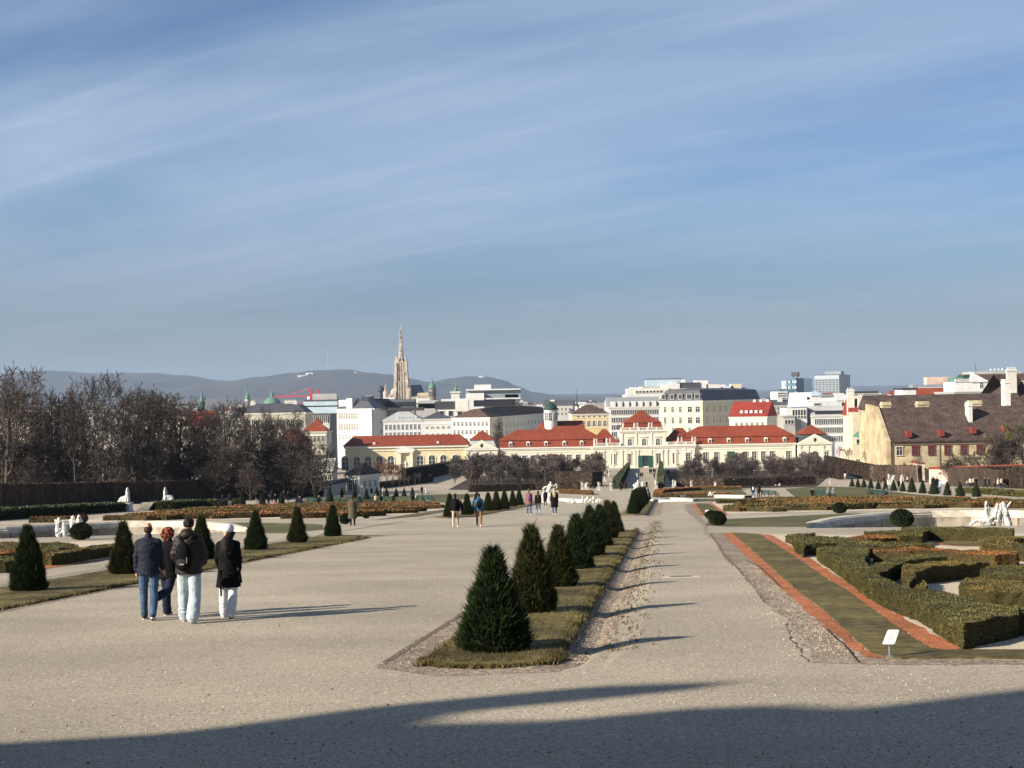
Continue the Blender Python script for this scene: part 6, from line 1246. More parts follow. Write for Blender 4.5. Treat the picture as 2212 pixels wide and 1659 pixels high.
for i in range(96):
    f=i/96; side=i%2
    if side==0: u=rr.uniform(985,1290); lab='greyish bare tree in the left palace bosquet'
    else: u=rr.uniform(1462,1795); lab='greyish bare tree in the right palace bosquet'
    Y=rr.uniform(312,425); tz=0; x=P(u,980,Y).x; z=h(x,Y); tz=P(u,rr.uniform(976,1003),Y).z-z; t=thing('bosquet_tree',lab+(', front row' if Y<350 else ', back rows')+(', beside the axis path' if abs(u-1385)<130 else ', inner part' if abs(u-1385)<220 else ', middle part' if abs(u-1385)<310 else ', outer end')+(', tall' if tz>6.9 else ', low'),'tree',(x,Y,z),rr.uniform(0,6),'bare trees of the palace bosquets',(tz/7*1.55,tz/7*1.55,tz/7*1.04)); pr=BOS[i%3]; link('trunk',pr[0],t); link('crown',pr[1],t)
for i in range(96):
    side=i%2; u=rr.uniform(975,1300) if side==0 else rr.uniform(1462,1800); Y=rr.uniform(306,375); x=P(u,1000,Y).x; s=rr.uniform(2.8,4.6)/8
    t=thing('bosquet_shrub','dense twiggy shrub at the foot of the '+('left' if side==0 else 'right')+' palace bosquet, '+('outer end' if abs(u-1385)>300 else 'outer middle' if abs(u-1385)>200 else 'inner middle' if abs(u-1385)>120 else 'beside the axis path')+(', taller' if s>.46 else ', lower'),'shrub',(x,Y,h(x,Y)),rr.uniform(0,6),'twiggy shrubs of the palace bosquets',(s*1.5,s*1.5,s)); pr=BUSH[i%2]; link('trunk',pr[0],t); link('crown',pr[1],t)
for i,(x,yt,Y) in enumerate([(560,1330,330),(640,1345,318),(700,1350,335),(750,1360,325)]): ptree(REDT[0],f'reddish twigged bare tree in front of the orangery, {ORD[i+1] if i else "leftmost"} of four',q('C',x,0)[0],V('C',yt),Y,6,'reddish trees before the orangery',1.15)
for i,(x,yt,yb) in enumerate([(700,1500,1610),(770,1470,1600),(810,1440,1590),(855,1470,1590),(910,1440,1580),(955,1440,1560),(1050,1450,1540),(600,1400,1580)]): ptree(POL[1],f'thin young tree beside the shaded hedges left of the bosquet, {ORD[i+1] if i else "leftmost"} in order',q('C',x,0)[0],V('C',yt),0,3.6,'thin young trees by the shaded hedges',.8,vb=V('C',yb),name='young_tree')
for i,(k,x,yt,yb) in enumerate([('F',1262,980,1180),('F',1330,1000,1200),('F',1375,990,1210),('F',1405,1010,1225),('F',1565,1020,1290),('G',40,970,1200),('G',100,1040,1200),('G',230,1080,1240),('G',285,1060,1250),('G',420,1090,1260),('G',575,1030,1300),('G',650,1150,1300)]): ptree(POL[i%2],f'leafless young tree along the pinkish wall on the right, {ORD[i] if i else "farthest left"} towards the viewer',q(k,x,0)[0],V(k,yt),0,3.6,'leafless young trees along the pinkish wall',.8 if i<10 else 1.2,vb=V(k,yb)+3,name='young_tree')
for i,(k,x,yt) in enumerate([('G',1290,770),('G',1480,720),('G',1640,700),('G',1130,960),('G',960,1000),('G',880,1060),('G',1390,830),('G',1560,800)]): ptree(BIG[(i*2)%5] if i in(0,1,2) else BUSH[i%2],f'bare tree before the long old house, {("carrying mistletoe","second with mistletoe","at the right edge","left clump, tallest","left clump, middle","left clump, lowest","between the mistletoe trees","low filling shrub")[i]}',q(k,x,0)[0],V(k,yt),rr.uniform(255,268),14 if i in(0,1,2) else 8,'bare trees before the long old house',.8 if i<3 else 1.3)
for i,(x,y,r) in enumerate([(1468,730,32),(1500,820,40),(1500,870,45),(1625,745,30),(1540,905,30),(1300,860,22)]):
    p=PX('G',x,y,258); t=thing('mistletoe',f'yellow green mistletoe clump in the bare trees on the right, {("topmost left","large middle","lower middle","topmost right","lowest","small left")[i]}','plant',p); s=r*.209*258/3000; rq=random.Random(i); m=MB()
    for k in range(700):
        a=rq.uniform(0,6.28); zz=rq.uniform(-1,1); r_=math.sqrt(1-zz*zz); n_=Vector((r_*math.cos(a),r_*math.sin(a),zz)); c=n_*s*rq.uniform(.4,1); d=Vector((rq.uniform(-1,1),rq.uniform(-1,1),rq.uniform(-1,1))).normalized(); e=d.orthogonal()*.05; b=len(m.v); m.v+=[tuple(c-e),tuple(c+e),tuple(c+d*.22)]; m.f.append((b,b+1,b+2)); m.m.append(0)
    m.build('leaves',M('mistletoe'),t)
# dark evergreen behind the palace wings
for i,(k,x,y,w) in enumerate([('D',300,900,130),('E',225,830,60),('G',1400,980,60)]):
    c=PX(k,x,y,520 if i<2 else 262); t=thing('dark_tree',f'dark twiggy tree {("behind the left palace wing","behind the middle pavilion","in front of the long old house")[i]}','tree',(c.x,c.y,h(c.x,c.y)-3)); s=w*OR[k][2]*c.y/3000/8*2.2; t.scale=(s,s,(c.z-t.location.z)*1.25/8); pr=BUSH[0]; link('trunk',pr[0],t); link('crown',pr[1],t)
# ================= SCATTER NEAR THE VIEWER =================
def tufts(name,n,area,mt,hh,seed):
    rq=random.Random(seed); m=MB(); k=0
    while k<n:
        s,y=area(rq); x,yy=sy(s,y); z=h(x,yy)+.0; k+=1
        for j in range(3):
            a=rq.uniform(0,6.28); L=hh*rq.uniform(.5,1.3); e=Vector((math.cos(a),math.sin(a),0))*.006*(1+y*.02); p=Vector((x+rq.uniform(-.03,.03),yy+rq.uniform(-.03,.03),z)); tip=p+Vector((rq.uniform(-.5,.5)*L,rq.uniform(-.5,.5)*L,L)); b=len(m.v); m.v+=[tuple(p-e),tuple(p+e),tuple(tip)]; m.f.append((b,b+1,b+2)); m.m.append(0)
    return tag(m.build(name,M(mt)),kind='stuff')
tufts('grass_tufts',5200,lambda r:((-1.62+r.gauss(0,.05)) if r.random()<.5 else (-3.32+r.gauss(0,.05)),18.5+r.random()**1.4*50),'grass dry',.09,1)
tufts('grass_tufts',900,lambda r:(lambda a:(-2.45+.95*math.cos(a)+r.gauss(0,.04),19.2-.95*math.sin(a)+r.gauss(0,.04)))(r.uniform(0,PI)),'grass dry',.07,9)
tufts('grass_tufts',7000,lambda r:(r.uniform(-3.3,-1.65),18.6+r.random()**1.5*40),'grass dry',.085,2)
tufts('grass_tufts',900,lambda r:(-.75+r.gauss(0,.2),20+r.random()**1.2*60),'grass dry',.05,3)
tufts('grass_tufts',6000,lambda r:(r.uniform(-16.5,-13.8),25+r.random()*38),'grass dry',.08,4)
tufts('grass_tufts',2500,lambda r:(-13.72+r.gauss(0,.06),25+r.random()*38),'grass dry',.09,5)
def debris(name,n,seed,mt,area,s0,s1):
    rq=random.Random(seed); m=MB()
    for k in range(n):
        x,y=area(rq); z=h(x,y); s=rq.uniform(s0,s1); a=rq.uniform(0,6.28); c=Vector((x,y,z+s*.25)); u_=Vector((math.cos(a),math.sin(a),rq.uniform(-.3,.3)))*s; v_=Vector((-math.sin(a),math.cos(a),rq.uniform(-.3,.3)))*s*rq.uniform(.5,.9); t_=Vector((0,0,s*rq.uniform(.4,.8)))
        b=len(m.v); m.v+=[tuple(c-u_-t_*.5),tuple(c-v_-t_*.5),tuple(c+u_-t_*.5),tuple(c+v_-t_*.5),tuple(c+t_)]
        for i in range(4): m.f.append((b+i,b+(i+1)%4,b+4)); m.m.append(0)
    return tag(m.build(name,M(mt)),kind='stuff')
mat('pebble pale',(.50,.43,.34),scale=30,island=(.6,1.25)); mat('pebble dark',(.17,.13,.10),scale=30,island=(.5,1.6)); mat('leaf litter',(.22,.14,.08),scale=30,island=(.5,1.7))
nearxy=lambda r:(lambda y:(r.uniform(-.40*y,.40*y),y))(11.5+28*r.random()**1.5)
debris('pebbles',3600,1,'pebble pale',nearxy,.006,.016)
debris('pebbles',2600,2,'pebble dark',nearxy,.006,.016)
debris('leaf_litter',160,3,'leaf litter',nearxy,.012,.03)
litter=lambda r:(lambda y:sy(r.choice((-3.62,-1.2,-1.1,-1.3))+r.gauss(0,.13),y))(18.8+30*r.random()**1.3)
debris('pebbles',1800,4,'pebble pale',litter,.008,.02); debris('leaf_litter',1600,5,'leaf litter',litter,.008,.022)
ed=zp('N',[(1215,905),(1060,820),(900,680),(690,500),(550,380),(435,270)])
def bord(r):
    t=r.random()**.8*(len(ed)-1); i=min(int(t),len(ed)-2); f=t-i; x=ed[i][0]+(ed[i+1][0]-ed[i][0])*f; y=ed[i][1]+(ed[i+1][1]-ed[i][1])*f; return (x-abs(r.gauss(0,.35)),y+r.gauss(0,.15))
debris('pebbles',2600,6,'pebble pale',bord,.008,.02); debris('leaf_litter',1500,7,'leaf litter',bord,.008,.02); debris('brick_chips',1600,8,'brick chips',lambda r:(lambda p:(p[0]+.55,p[1]))(bord(r)),.008,.018)
# ================= STATUES =================
def stat(label,name,cat,base,sc_,chains,mt,vox=None,extra=None,sm=1,group=None,part='figures'):
    """chains: lists of (x,y,depth,r) in picture pixels of a crop, y=0 at the foot"""
    t=thing(name,label,cat,base,0,group); m=MB()
    for c in chains: chain(m,[(x*sc_,d*sc_,z*sc_) for x,z,d,r in c],[r*sc_ for *_,r in c],9)
    rq=random.Random(len(chains)); 
    for c in chains:
        for (x,z,d,r) in c:
            for _ in range(3): m.ell(((x+rq.uniform(-r,r))*sc_,(d-abs(rq.uniform(0,r)))*sc_,(z+rq.uniform(-r,r))*sc_),r*sc_*rq.uniform(.25,.5),6,5)
    me=solid(m,vox or sc_*6,sm,fac=.4); me.materials.append(M(mt)); link(part,me,t)
    if extra:
        for nm,fn in extra: m=MB(); fn(m); m.build(nm,M(mt),t)
    return t
def cc(pts,x0,y0,k=1): return [tuple([(p[0]-x0)*k,(y0-p[1])*k,(p[3] if len(p)>3 else 0),p[2]]) for p in pts]
b=G(*q('Z',2157,1141)); b.y+=8; b.z=-9.0
S1=.0823*b.y/3000; zoff=PX('Z',2157,1141,b.y).z; b.z=zoff
CH=[[(1190,300,38),(1185,400,42),(1190,520,50),(1180,650,80),(1230,760,105),(1260,880,100)],[(1190,300,34),(1235,345,24)],[(1120,760,60),(950,770,38),(830,820,42),(750,900,45)],[(1000,800,38),(1130,910,38)],[(1170,800,38),(1190,980,30)],[(1230,820,30),(1230,970,26)],
[(1240,430,36),(1250,560,42),(1300,680,42),(1370,750,36)],[(1240,470,26),(1310,505,20),(1410,500,20)],[(1480,365,46),(1450,480,52),(1420,620,54),(1400,780,46),(1400,960,32)],[(1520,540,40,-30),(1540,660,38,-30),(1490,780,42,-30),(1510,960,32,-30)],[(1560,380,50),(1590,600,42),(1600,800,40),(1590,970,42)],
[(1640,320,40),(1660,430,62),(1690,560,80),(1720,700,92),(1750,850,100),(1760,960,96)],[(1700,520,34),(1755,400,24),(1825,310,24)],[(1600,340,30),(1580,400,34)],[(1830,860,34),(1840,960,34)],[(1100,985,26),(1350,985,30),(1600,985,34),(1860,985,26)]]
stat('weathered white statue group of rearing sea horses and tritons in the right basin','statue_group','statue',(PX('Z',2157,1141,b.y).x,b.y,b.z-.05),S1,[cc(c,1500,1010) for c in CH],'marble dirty',.016)
bl=(0,G(*q('H',780,775)).y+8); sc2=.19841*bl[1]/3000; p=PX('H',780,775,bl[1])
CH=[[(608,552,10),(630,570,16),(638,660,24),(650,740,26)],[(650,535,14),(665,560,16),(640,600,20)],[(700,590,16),(700,660,22),(722,745,22)],[(680,560,12),(740,556,9),(775,552,9)],[(800,520,15),(795,570,24),(800,690,26)],[(865,510,13),(868,560,26),(860,660,26),(850,740,24)],[(895,560,10),(880,590,14)],[(700,762,16),(800,765,20),(880,762,18),(950,755,14)],[(690,640,10),(730,670,9)]]
stat('grey white statue group of sea horse and figures in the left basin','statue_group','statue',(p.x,bl[1],p.z-.03),sc2,[cc([(p_[0],p_[1],p_[2]*1.35) for p_ in c],780,785) for c in CH],'marble dirty',.02)
# sphinxes
def sphinx(label,k,x,yb,yt,fl):
    g=GX(k,x,yb); H=(yb-yt)*OR[k][2]*g.y/3000; t=thing('sphinx_statue',label,'statue',(g.x,g.y,g.z),0,'sphinxes at the left steps',(fl*H/2.5*.68,H/2.5,H/2.5))
    m=MB(); chain(m,[(-.9,.1,1.15),(-.35,.05,1.25),(.1,0,1.35)],[.36,.38,.36]); chain(m,[(.1,0,1.35),(.15,-.05,1.75),(.12,-.08,2.0)],[.34,.26,.14]); m.ell((.13,-.12,2.22),(.15,.17,.19),10,8); m.ell((.11,-.02,2.24),(.21,.17,.24),10,8); chain(m,[(-.02,-.0,2.2),(-.08,-.02,1.85)],[.12,.14]); chain(m,[(.25,.0,2.2),(.32,-.02,1.85)],[.11,.13])
    chain(m,[(.25,-.2,1.35),(.3,-.35,1.05),(.32,-.62,.98)],[.16,.13,.12]); chain(m,[(0,-.25,1.35),(-.02,-.38,1.05),(0,-.65,.98)],[.16,.13,.12]); chain(m,[(-1.0,.1,1.1),(-1.1,-.2,1.05),(-.85,-.45,.98)],[.28,.2,.12]); m.ell((-.3,0,1.0),(.9,.45,.2),12,6)
    me=solid(m,.04,1); me.materials.append(M('marble')); link('figure',me,t)
    m=MB(); m.box(-1.25,.62,-.75,.6,.1,.86); m.box(-1.35,.72,-.85,.7,.78,.9); m.box(-1.33,.70,-.83,.68,-.2,.15); m.build('plinth',M('marble'),t)
sphinx('white sphinx statue on its plinth at the near side of the left steps','H',1385,452,188,1)
sphinx('white sphinx statue at the far side of the left steps, facing away right','H',1810,425,185,-1)
g=GX('H',1440,448); t=thing('garden_steps','stone steps rising between the two white sphinxes','steps',(g.x,g.y,g.z)); e=GX('H',1800,428)
m=MB()
for i in range(5): m.box(.4,e.x-g.x+.3,.3+i*.45,3.2,-.3,.14+.14*i)
m.build('treads',M('stone dark'),t)
zone('walk',[xy(GX('H',-700,455)),xy(GX('H',0,436)),xy(GX('H',1390,398)),xy(GX('H',1440,385)),xy(GX('H',1390,378)),xy(GX('H',0,415)),xy(GX('H',-700,430))],'sand',.02)
# figures for the cascade
def genfig(kind):
    m=MB()
    if kind=='draped':
        m.lathe([(.24,0),(.2,.5),(.17,.95),(.19,1.2),(.2,1.4),(.08,1.52)],(0,0,0),12,sy=.8); m.ell((0,-.02,1.68),(.10,.12,.14)); chain(m,[(-.2,0,1.4),(-.34,-.1,1.15),(-.15,-.25,1.1)],[.07,.06,.05]); chain(m,[(.2,0,1.4),(.36,0,1.6),(.3,-.1,1.85)],[.07,.055,.045]); chain(m,[(.2,.1,1.3),(.3,.05,.7),(.28,0,.1)],[.1,.12,.1])
    if kind=='putto':
        m.ell((0,0,.75),(.2,.16,.28)); m.ell((0,0,.5),(.19,.17,.16)); m.ell((0,-.03,1.15),(.15,.15,.16)); chain(m,[(-.1,0,.45),(-.16,-.12,.25),(-.1,0,.03)],[.11,.09,.06]); chain(m,[(.1,0,.45),(.12,0,.22),(.14,0,.02)],[.11,.09,.06]); chain(m,[(-.17,0,.9),(-.34,-.1,1.0),(-.32,-.1,1.25)],[.07,.06,.05]); chain(m,[(.17,0,.9),(.36,-.05,.8),(.42,-.1,1.0)],[.07,.06,.05]); chain(m,[(.2,.1,.9),(.3,.1,.5),(.25,.05,.05)],[.1,.12,.12])
    if kind=='seated':
        m.ell((0,0,.9),(.22,.18,.32)); m.ell((0,-.03,1.38),(.12,.13,.15)); chain(m,[(-.12,0,.6),(-.2,-.4,.6),(-.2,-.4,.1)],[.14,.11,.08]); chain(m,[(.12,0,.6),(.3,-.35,.65),(.4,-.35,.12)],[.14,.11,.08]); m.box(-.35,.35,-.15,.4,0,.55); chain(m,[(-.22,0,1.1),(-.42,-.1,.9),(-.2,-.3,.8)],[.08,.06,.05]); chain(m,[(.22,0,1.1),(.45,0,1.15),(.6,-.1,1.35)],[.08,.06,.05])
    me=solid(m,.035,1); me.materials.append(M('marble')); return me
GF={k:genfig(k) for k in('draped','putto','seated')}; GFH=dict(draped=1.85,putto=1.32,seated=1.55)
def statue(label,kind,k,x,yb,yt,ped=.3,fl=1,group='white statues along the cascade'):
    g=GX(k,x,yb); H=(yb-yt)*OR[k][2]*g.y/3000; t=thing('statue',label,'statue',(g.x,g.y,g.z),0,group); s=H*(1-ped)/GFH[kind]
    o=link('figure',GF[kind],t); o.scale=(fl*s,s,s); o.location=(0,0,H*ped)
    w=.3*s+.08; m=MB(); m.box(-w*.8,w*.8,-w*.8,w*.8,.0,H*ped*.9); m.box(-w,w,-w,w,H*ped*.88,H*ped+.01); m.box(-w*1.05,w*1.05,-w*1.05,w*1.05,-.2,H*ped*.2); m.build('pedestal',M('marble'),t)
for a in [('white putto on a pedestal, first from the left on the cascade edge','putto','Q',600,256,140),('greyish putto statue standing second from the left on the cascade edge','putto','Q',662,256,140,.2,-1),('white putto statue with raised arms right of the potted topiary','putto','Q',840,262,135,.35),
 ('white bending statue on the cascade edge by the dark hedge wedge','seated','Q',1015,258,138,.35,-1),('white putto statue in front of the right hedge wedge','putto','Q',1668,248,112,.3),('white statue by the right steps, left one of the tall pair','draped','Q',1918,232,100,.3),('white statue by the right steps, right one of the tall pair','draped','Q',1955,230,112,.2,-1),
 ('tall statue lower on the left descending path','draped','Q',932,132,8,.2),('tall statue higher on the left descending path','draped','Q',992,70,-60,.2),('draped statue far down the left descending path','draped','Q',935,20,-90,.15),('pale standing statue before the right bosquet, beside a small white block','draped','L',385,385,285,.1),('greenish standing statue before the right bosquet','draped','L',688,395,305,.15,-1),
 ('tiny white statue beside the shaded garden wall on the left','draped','I',1658,195,150,.2),('white vase shaped statue by the small garden house','seated','J',95,378,215,.55),('white statue, left one of three by the small garden house','draped','J',232,300,198,.3),('white statue, middle one of three by the small garden house','draped','J',282,290,182,.3,-1),('white statue, right one of three by the small garden house','draped','J',322,290,180,.3),
 ('white statue on the path corner before the orangery','draped','C',828,1470,1325,.3),('white statue left of the pair on the right terrace, putti on a block','putto','M',742,300,182,.45),('white statue right of the pair on the right terrace','putto','M',790,300,192,.4,-1),('white draped statue with spread arms on the right terrace','seated','M',882,290,186,.35),('white carved statue on the lit wall end at the right','seated','M',1345,272,165,.5),
 ('white statue between benches before the left bosquet','draped','J',1022,335,250,.1),('statue at the brown hedge before the gateway','draped','F',1155,1395,1340,.3)]: statue(*a)
for lab,k,x,yb,yt in [('small white stone on the terrace edge left of the putti','Q',405,252,215),('small white sculpture block at the left bosquet foot, left one','J',1885,315,280),('small white sculpture block at the left bosquet foot, right one','J',1935,315,285),('white sculpture block at the foot of the right bosquet','L',1435,355,338),('white reclining sculpture by the right bosquet','L',1485,355,325),('small white block beside the pale standing statue','L',320,385,358)]:
    g=GX(k,x,yb); H=(yb-yt)*OR[k][2]*g.y/3000; t=thing('stone_sculpture',lab,'statue',(g.x,g.y,g.z)); m=MB(); m.ell((0,0,H*.35),(H*.5,H*.4,H*.4)); m.ell((H*.1,0,H*.75),(H*.22,H*.22,H*.28)); chain(m,[(-H*.6,0,H*.2),(H*.4,0,H*.3)],[H*.18,H*.2]); me=solid(m,H*.07,1); me.materials.append(M('marble')); link('figure',me,t)
for i,(k_,x_,zz) in enumerate([('D',1357,-17.1),('D',1380,-17.1),('D',1492,-17.1),('D',1525,-17.1),('E',107,-17.1),('E',143,-17.1),('E',413,-11.9),('E',443,-11.9),('E',572,-11.9),('E',600,-11.9),('E',292,-11.9),('E',738,-11.9),('E',885,-17.1),('E',920,-17.1),('E',1040,-17.1),('E',1068,-17.1)]):
    X=(q(k_,x_,0)[0]-1.8-1106)*.16; o=link('roof_statue',GF['draped'],pal); o.location=(X-45.2,-.9 if zz<-15 else -.5,zz+24.9+1.0); o.scale=(1.0 if i%2 else -1.0,1,1.0)
g=GX('Q',115,452); s3=.14881*g.y/3000
stat('large white reclining statue with stretched arms on a pedestal at the left basin','statue_group','statue',(g.x,g.y,g.z),s3,[cc(c,115,452) for c in [[(145,145,15),(146,165,10)],[(145,195,28),(130,235,34),(110,265,30)],[(165,195,13),(200,205,11),(225,170,9)],[(235,175,8),(242,205,8),(228,235,8)],[(115,200,14),(60,215,13),(35,240,14),(55,265,14)],[(140,250,26),(190,255,20),(185,310,15)],[(100,265,24),(70,300,18),(60,330,16)],[(80,340,40),(150,340,44)],[(40,300,18),(20,370,22),(30,430,26)],[(110,360,46),(120,440,50)]]],'marble',.05)
g=GX('Q',1470,430); s3=.14881*g.y/3000
stat('large white river god statue group rising behind the far yew cones','statue_group','statue',(g.x,g.y,g.z),s3,[cc(c,1470,430) for c in [[(1415,122,16),(1415,140,10)],[(1412,165,30),(1402,205,40),(1400,245,38)],[(1385,170,14),(1350,180,12),(1352,205,12),(1390,215,12)],[(1440,170,14),(1475,185,13),(1500,205,14)],[(1478,140,11),(1488,190,20),(1505,230,20)],[(1545,225,11),(1530,255,20),(1545,300,22),(1560,420,22)],[(1370,280,30),(1440,290,36),(1500,285,30)],[(1400,320,40),(1400,420,44)],[(1470,320,36),(1480,420,40)]]],'marble',.05)
g=GX('Q',640,456); s3=.14881*g.y/3000
stat('white group of small bathing figures lying on the left basin edge','statue_group','statue',(g.x,g.y,g.z),s3,[cc(c,640,456) for c in [[(400,440,14),(425,400,15),(470,388,13),(490,425,16),(450,440,16)],[(520,440,8),(580,435,12),(612,420,16)],[(605,350,12),(606,385,14),(612,430,18)],[(683,352,12),(672,390,22),(640,430,20)],[(700,420,22),(740,400,20),(765,388,20)],[(765,352,12),(765,372,14)],[(790,390,10),(760,440,16)],[(832,375,10),(830,400,13),(832,440,16)],[(875,400,10),(900,425,12)]]],'marble',.05)
g=GX('E',1250,1556); s3=.19841*g.y/3000
stat('small white kneeling sea creature statue on the white basin rim at the right','statue_group','statue',(g.x,g.y,g.z+.25),s3,[cc(c,1250,1556) for c in [[(1238,1505,7),(1240,1520,12),(1245,1540,14)],[(1225,1520,7),(1215,1550,7)],[(1255,1520,8),(1275,1512,6),(1292,1505,5)],[(1260,1535,11),(1275,1550,8)]]],'marble',.05)
# white basin rims of the lower cascade
def rim(label,pts,w=.55,hh=.35):
    pb=[Vector(xy(GX(k,x,y))) for k,x,y in pts]; c=pb[len(pb)//2]; t=thing('basin_rim',label,'basin rim',(c.x,c.y,h(c.x,c.y))); lo=[];hi=[]
    for i,p in enumerate(pb):
        e=(pb[min(i+1,len(pb)-1)]-pb[max(i-1,0)]).normalized(); nn=Vector((-e.y,e.x)); lo.append(p-nn*w/2); hi.append(p+nn*w/2)
    m=MB(); f=lambda p,z:(p.x-c.x,p.y-c.y,h(p.x,p.y)-h(c.x,c.y)+z); a=m.ring([f(p,-.1) for p in lo]); b=m.ring([f(p,hh) for p in lo]); c_=m.ring([f(p,hh) for p in hi]); d=m.ring([f(p,-.1) for p in hi]); m.bridge(a,b,False); m.bridge(b,c_,False); m.bridge(c_,d,False); o=m.build('coping',M('marble'),t); fixn(o.data)
rim('near white curved rim of the right cascade basin',[('E',585,1584),('E',640,1572),('E',800,1566),('E',940,1568),('E',1045,1578),('E',1000,1588),('E',780,1590),('E',590,1588)],1.0,.22)
rim('far white curved rim of the right cascade basin',[('E',880,1552),('E',1100,1545),('E',1400,1545),('E',1659,1552),('L',900,508),('L',1100,515)],1.0,.35)
rim('white curved rim of the left cascade basin',[('K',660,480),('K',700,470),('K',840,474),('K',930,480),('K',1000,490),('K',1150,490),('K',1290,488)],1.0,.35)
# low railing
def rail(label,pts,n,hh=.9):
    pb=[GX(k,x,y) for k,x,y in pts]; t=thing('railing',label,'railing',pb[0]); o=pb[0]; P_=[]
    for a,b in zip(pb,pb[1:]):
        for i in range(n): P_.append(a.lerp(b,i/n)-o)
    P_.append(pb[-1]-o)
    for p in P_: m=MB(); m.tube(p,p+Vector((0,0,hh)),.03,.03,5); m.build('post',M('iron'),t)
    m=MB()
    for a,b in zip(P_,P_[1:]): m.tube(a+Vector((0,0,hh)),b+Vector((0,0,hh)),.02,.02,4); m.tube(a+Vector((0,0,hh*.5)),b+Vector((0,0,hh*.5)),.012,.012,4)
    m.build('rail',M('iron'),t)
rail('thin dark railing along the cascade edge behind the statues',[('Q',860,240),('Q',1080,240)],5)
rail('thin dark railing left of the right hedge wedge',[('Q',1260,238),('Q',1640,240)],7)
rail('thin dark railing right of the round bush at the cascade',[('Q',1790,242),('Q',1900,240)],3)
# potted topiary on the edge
g=GX('Q',765,300); t=thing('potted_topiary','dark round topiary on a thin stem before the left hedge block','topiary',(g.x,g.y,g.z)); s=.14881*g.y/3000; m=MB(); m.tube((0,0,0),(0,0,90*s),.04,.03,6); m.build('stem',M('bark'),t); o=link('foliage',BG[0],t); o.location=(-10*s,0,92*s); o.scale=(95*s,95*s,62*s); o=link('foliage',BG[0],t); o.location=(-12*s,0,150*s); o.scale=(40*s,40*s,70*s)
putball(BG,'round dark bush at the foot of the right hedge wedge','Q',1735,235,110,90)
# ================= BENCHES, SIGNS =================
def bench_proto(mt='bench green'):
    t=thing('park_bench','x','bench',(0,0,0)); W=3.3
    for nm,z,y,a in (('backrest',.62,.02,0),):
        m=MB()
        for z in (.55,.68,.81): m.box(-W/2,W/2,.0,.03,z,z+.10)
        m.build('backrest',M(mt),t)
    m=MB()
    for y in (-.42,-.31,-.20,-.09): m.box(-W/2,W/2,y,y+.09,.43,.46)
    m.build('seat',M(mt),t)
    for x in (-W/2+.12,0,W/2-.12):
        m=MB(); m.box(x-.03,x+.03,-.42,-.37,0,.43); m.box(x-.03,x+.03,.03,.08,0,.92); m.box(x-.03,x+.03,-.42,.04,.38,.425); m.build('leg',M('iron'),t)
    for x in (-W/2+.05,W/2-.05): m=MB(); m.box(x-.03,x+.03,-.42,.03,.64,.68); m.box(x-.025,x+.025,-.42,-.38,.46,.64); m.build('armrest',M(mt),t)
    return t
BP=bench_proto(); BW=bench_proto('bench wood'); first={'g':1,'w':1}
def bench(label,k,x0,x1,yb,flip=0,kind='g'):
    a=GX(k,x0,yb); b=GX(k,x1,yb); pr=BP if kind=='g' else BW; W=abs(b.x-a.x); rz=math.atan2(b.y-a.y,b.x-a.x)+(PI if flip else 0); s=max(.8,min(1.25,W/3.3)); loc=(a+b)/2
    if first[kind]: o=pr; first[kind]=0; o.location=loc; o.rotation_euler=(0,0,rz); o.scale=(W/3.3,1,1)
    else: o=dup(pr,loc,rz,(W/3.3,1,1))
    o['label']=label; o['group']='garden benches'; return o
bench('dark green bench seen from behind beside two standing visitors','L',1185,1522,512,1)
bench('green bench on the right lawn with three people sitting on it','F',930,1238,1556)
bench('green bench on the right lawn with a couple sitting far apart','M',462,775,447)
bench('green bench seen from behind on the left lawn, near the orange scroll bed','J',232,612,488,1)
bench('green bench seen from behind with four people, second right of the left lawn','J',778,1165,476,1)
bench('green bench with a lone sitter left of the red dressed couple','I',1372,1605,386)
bench('green bench with the red dressed couple','I',1700,1880,382)
bench('green bench with a dark dressed sitter near the long orange bed','I',1930,2030,376)
bench('pale topped bench in the shade of the left hedge, farthest left','H',275,440,386,0,'w'); bench('pale topped bench in the shade of the left hedge, before the first sphinx','H',960,1105,372,0,'w'); bench('pale topped bench in the shade of the left hedge, between the sphinxes','H',1500,1620,360,0,'w'); bench('pale topped bench in the shade of the left hedge, right of the sphinxes','H',1890,2010,348,0,'w'); bench('pale topped bench in the shade by two strolling visitors','I',380,480,335,0,'w')
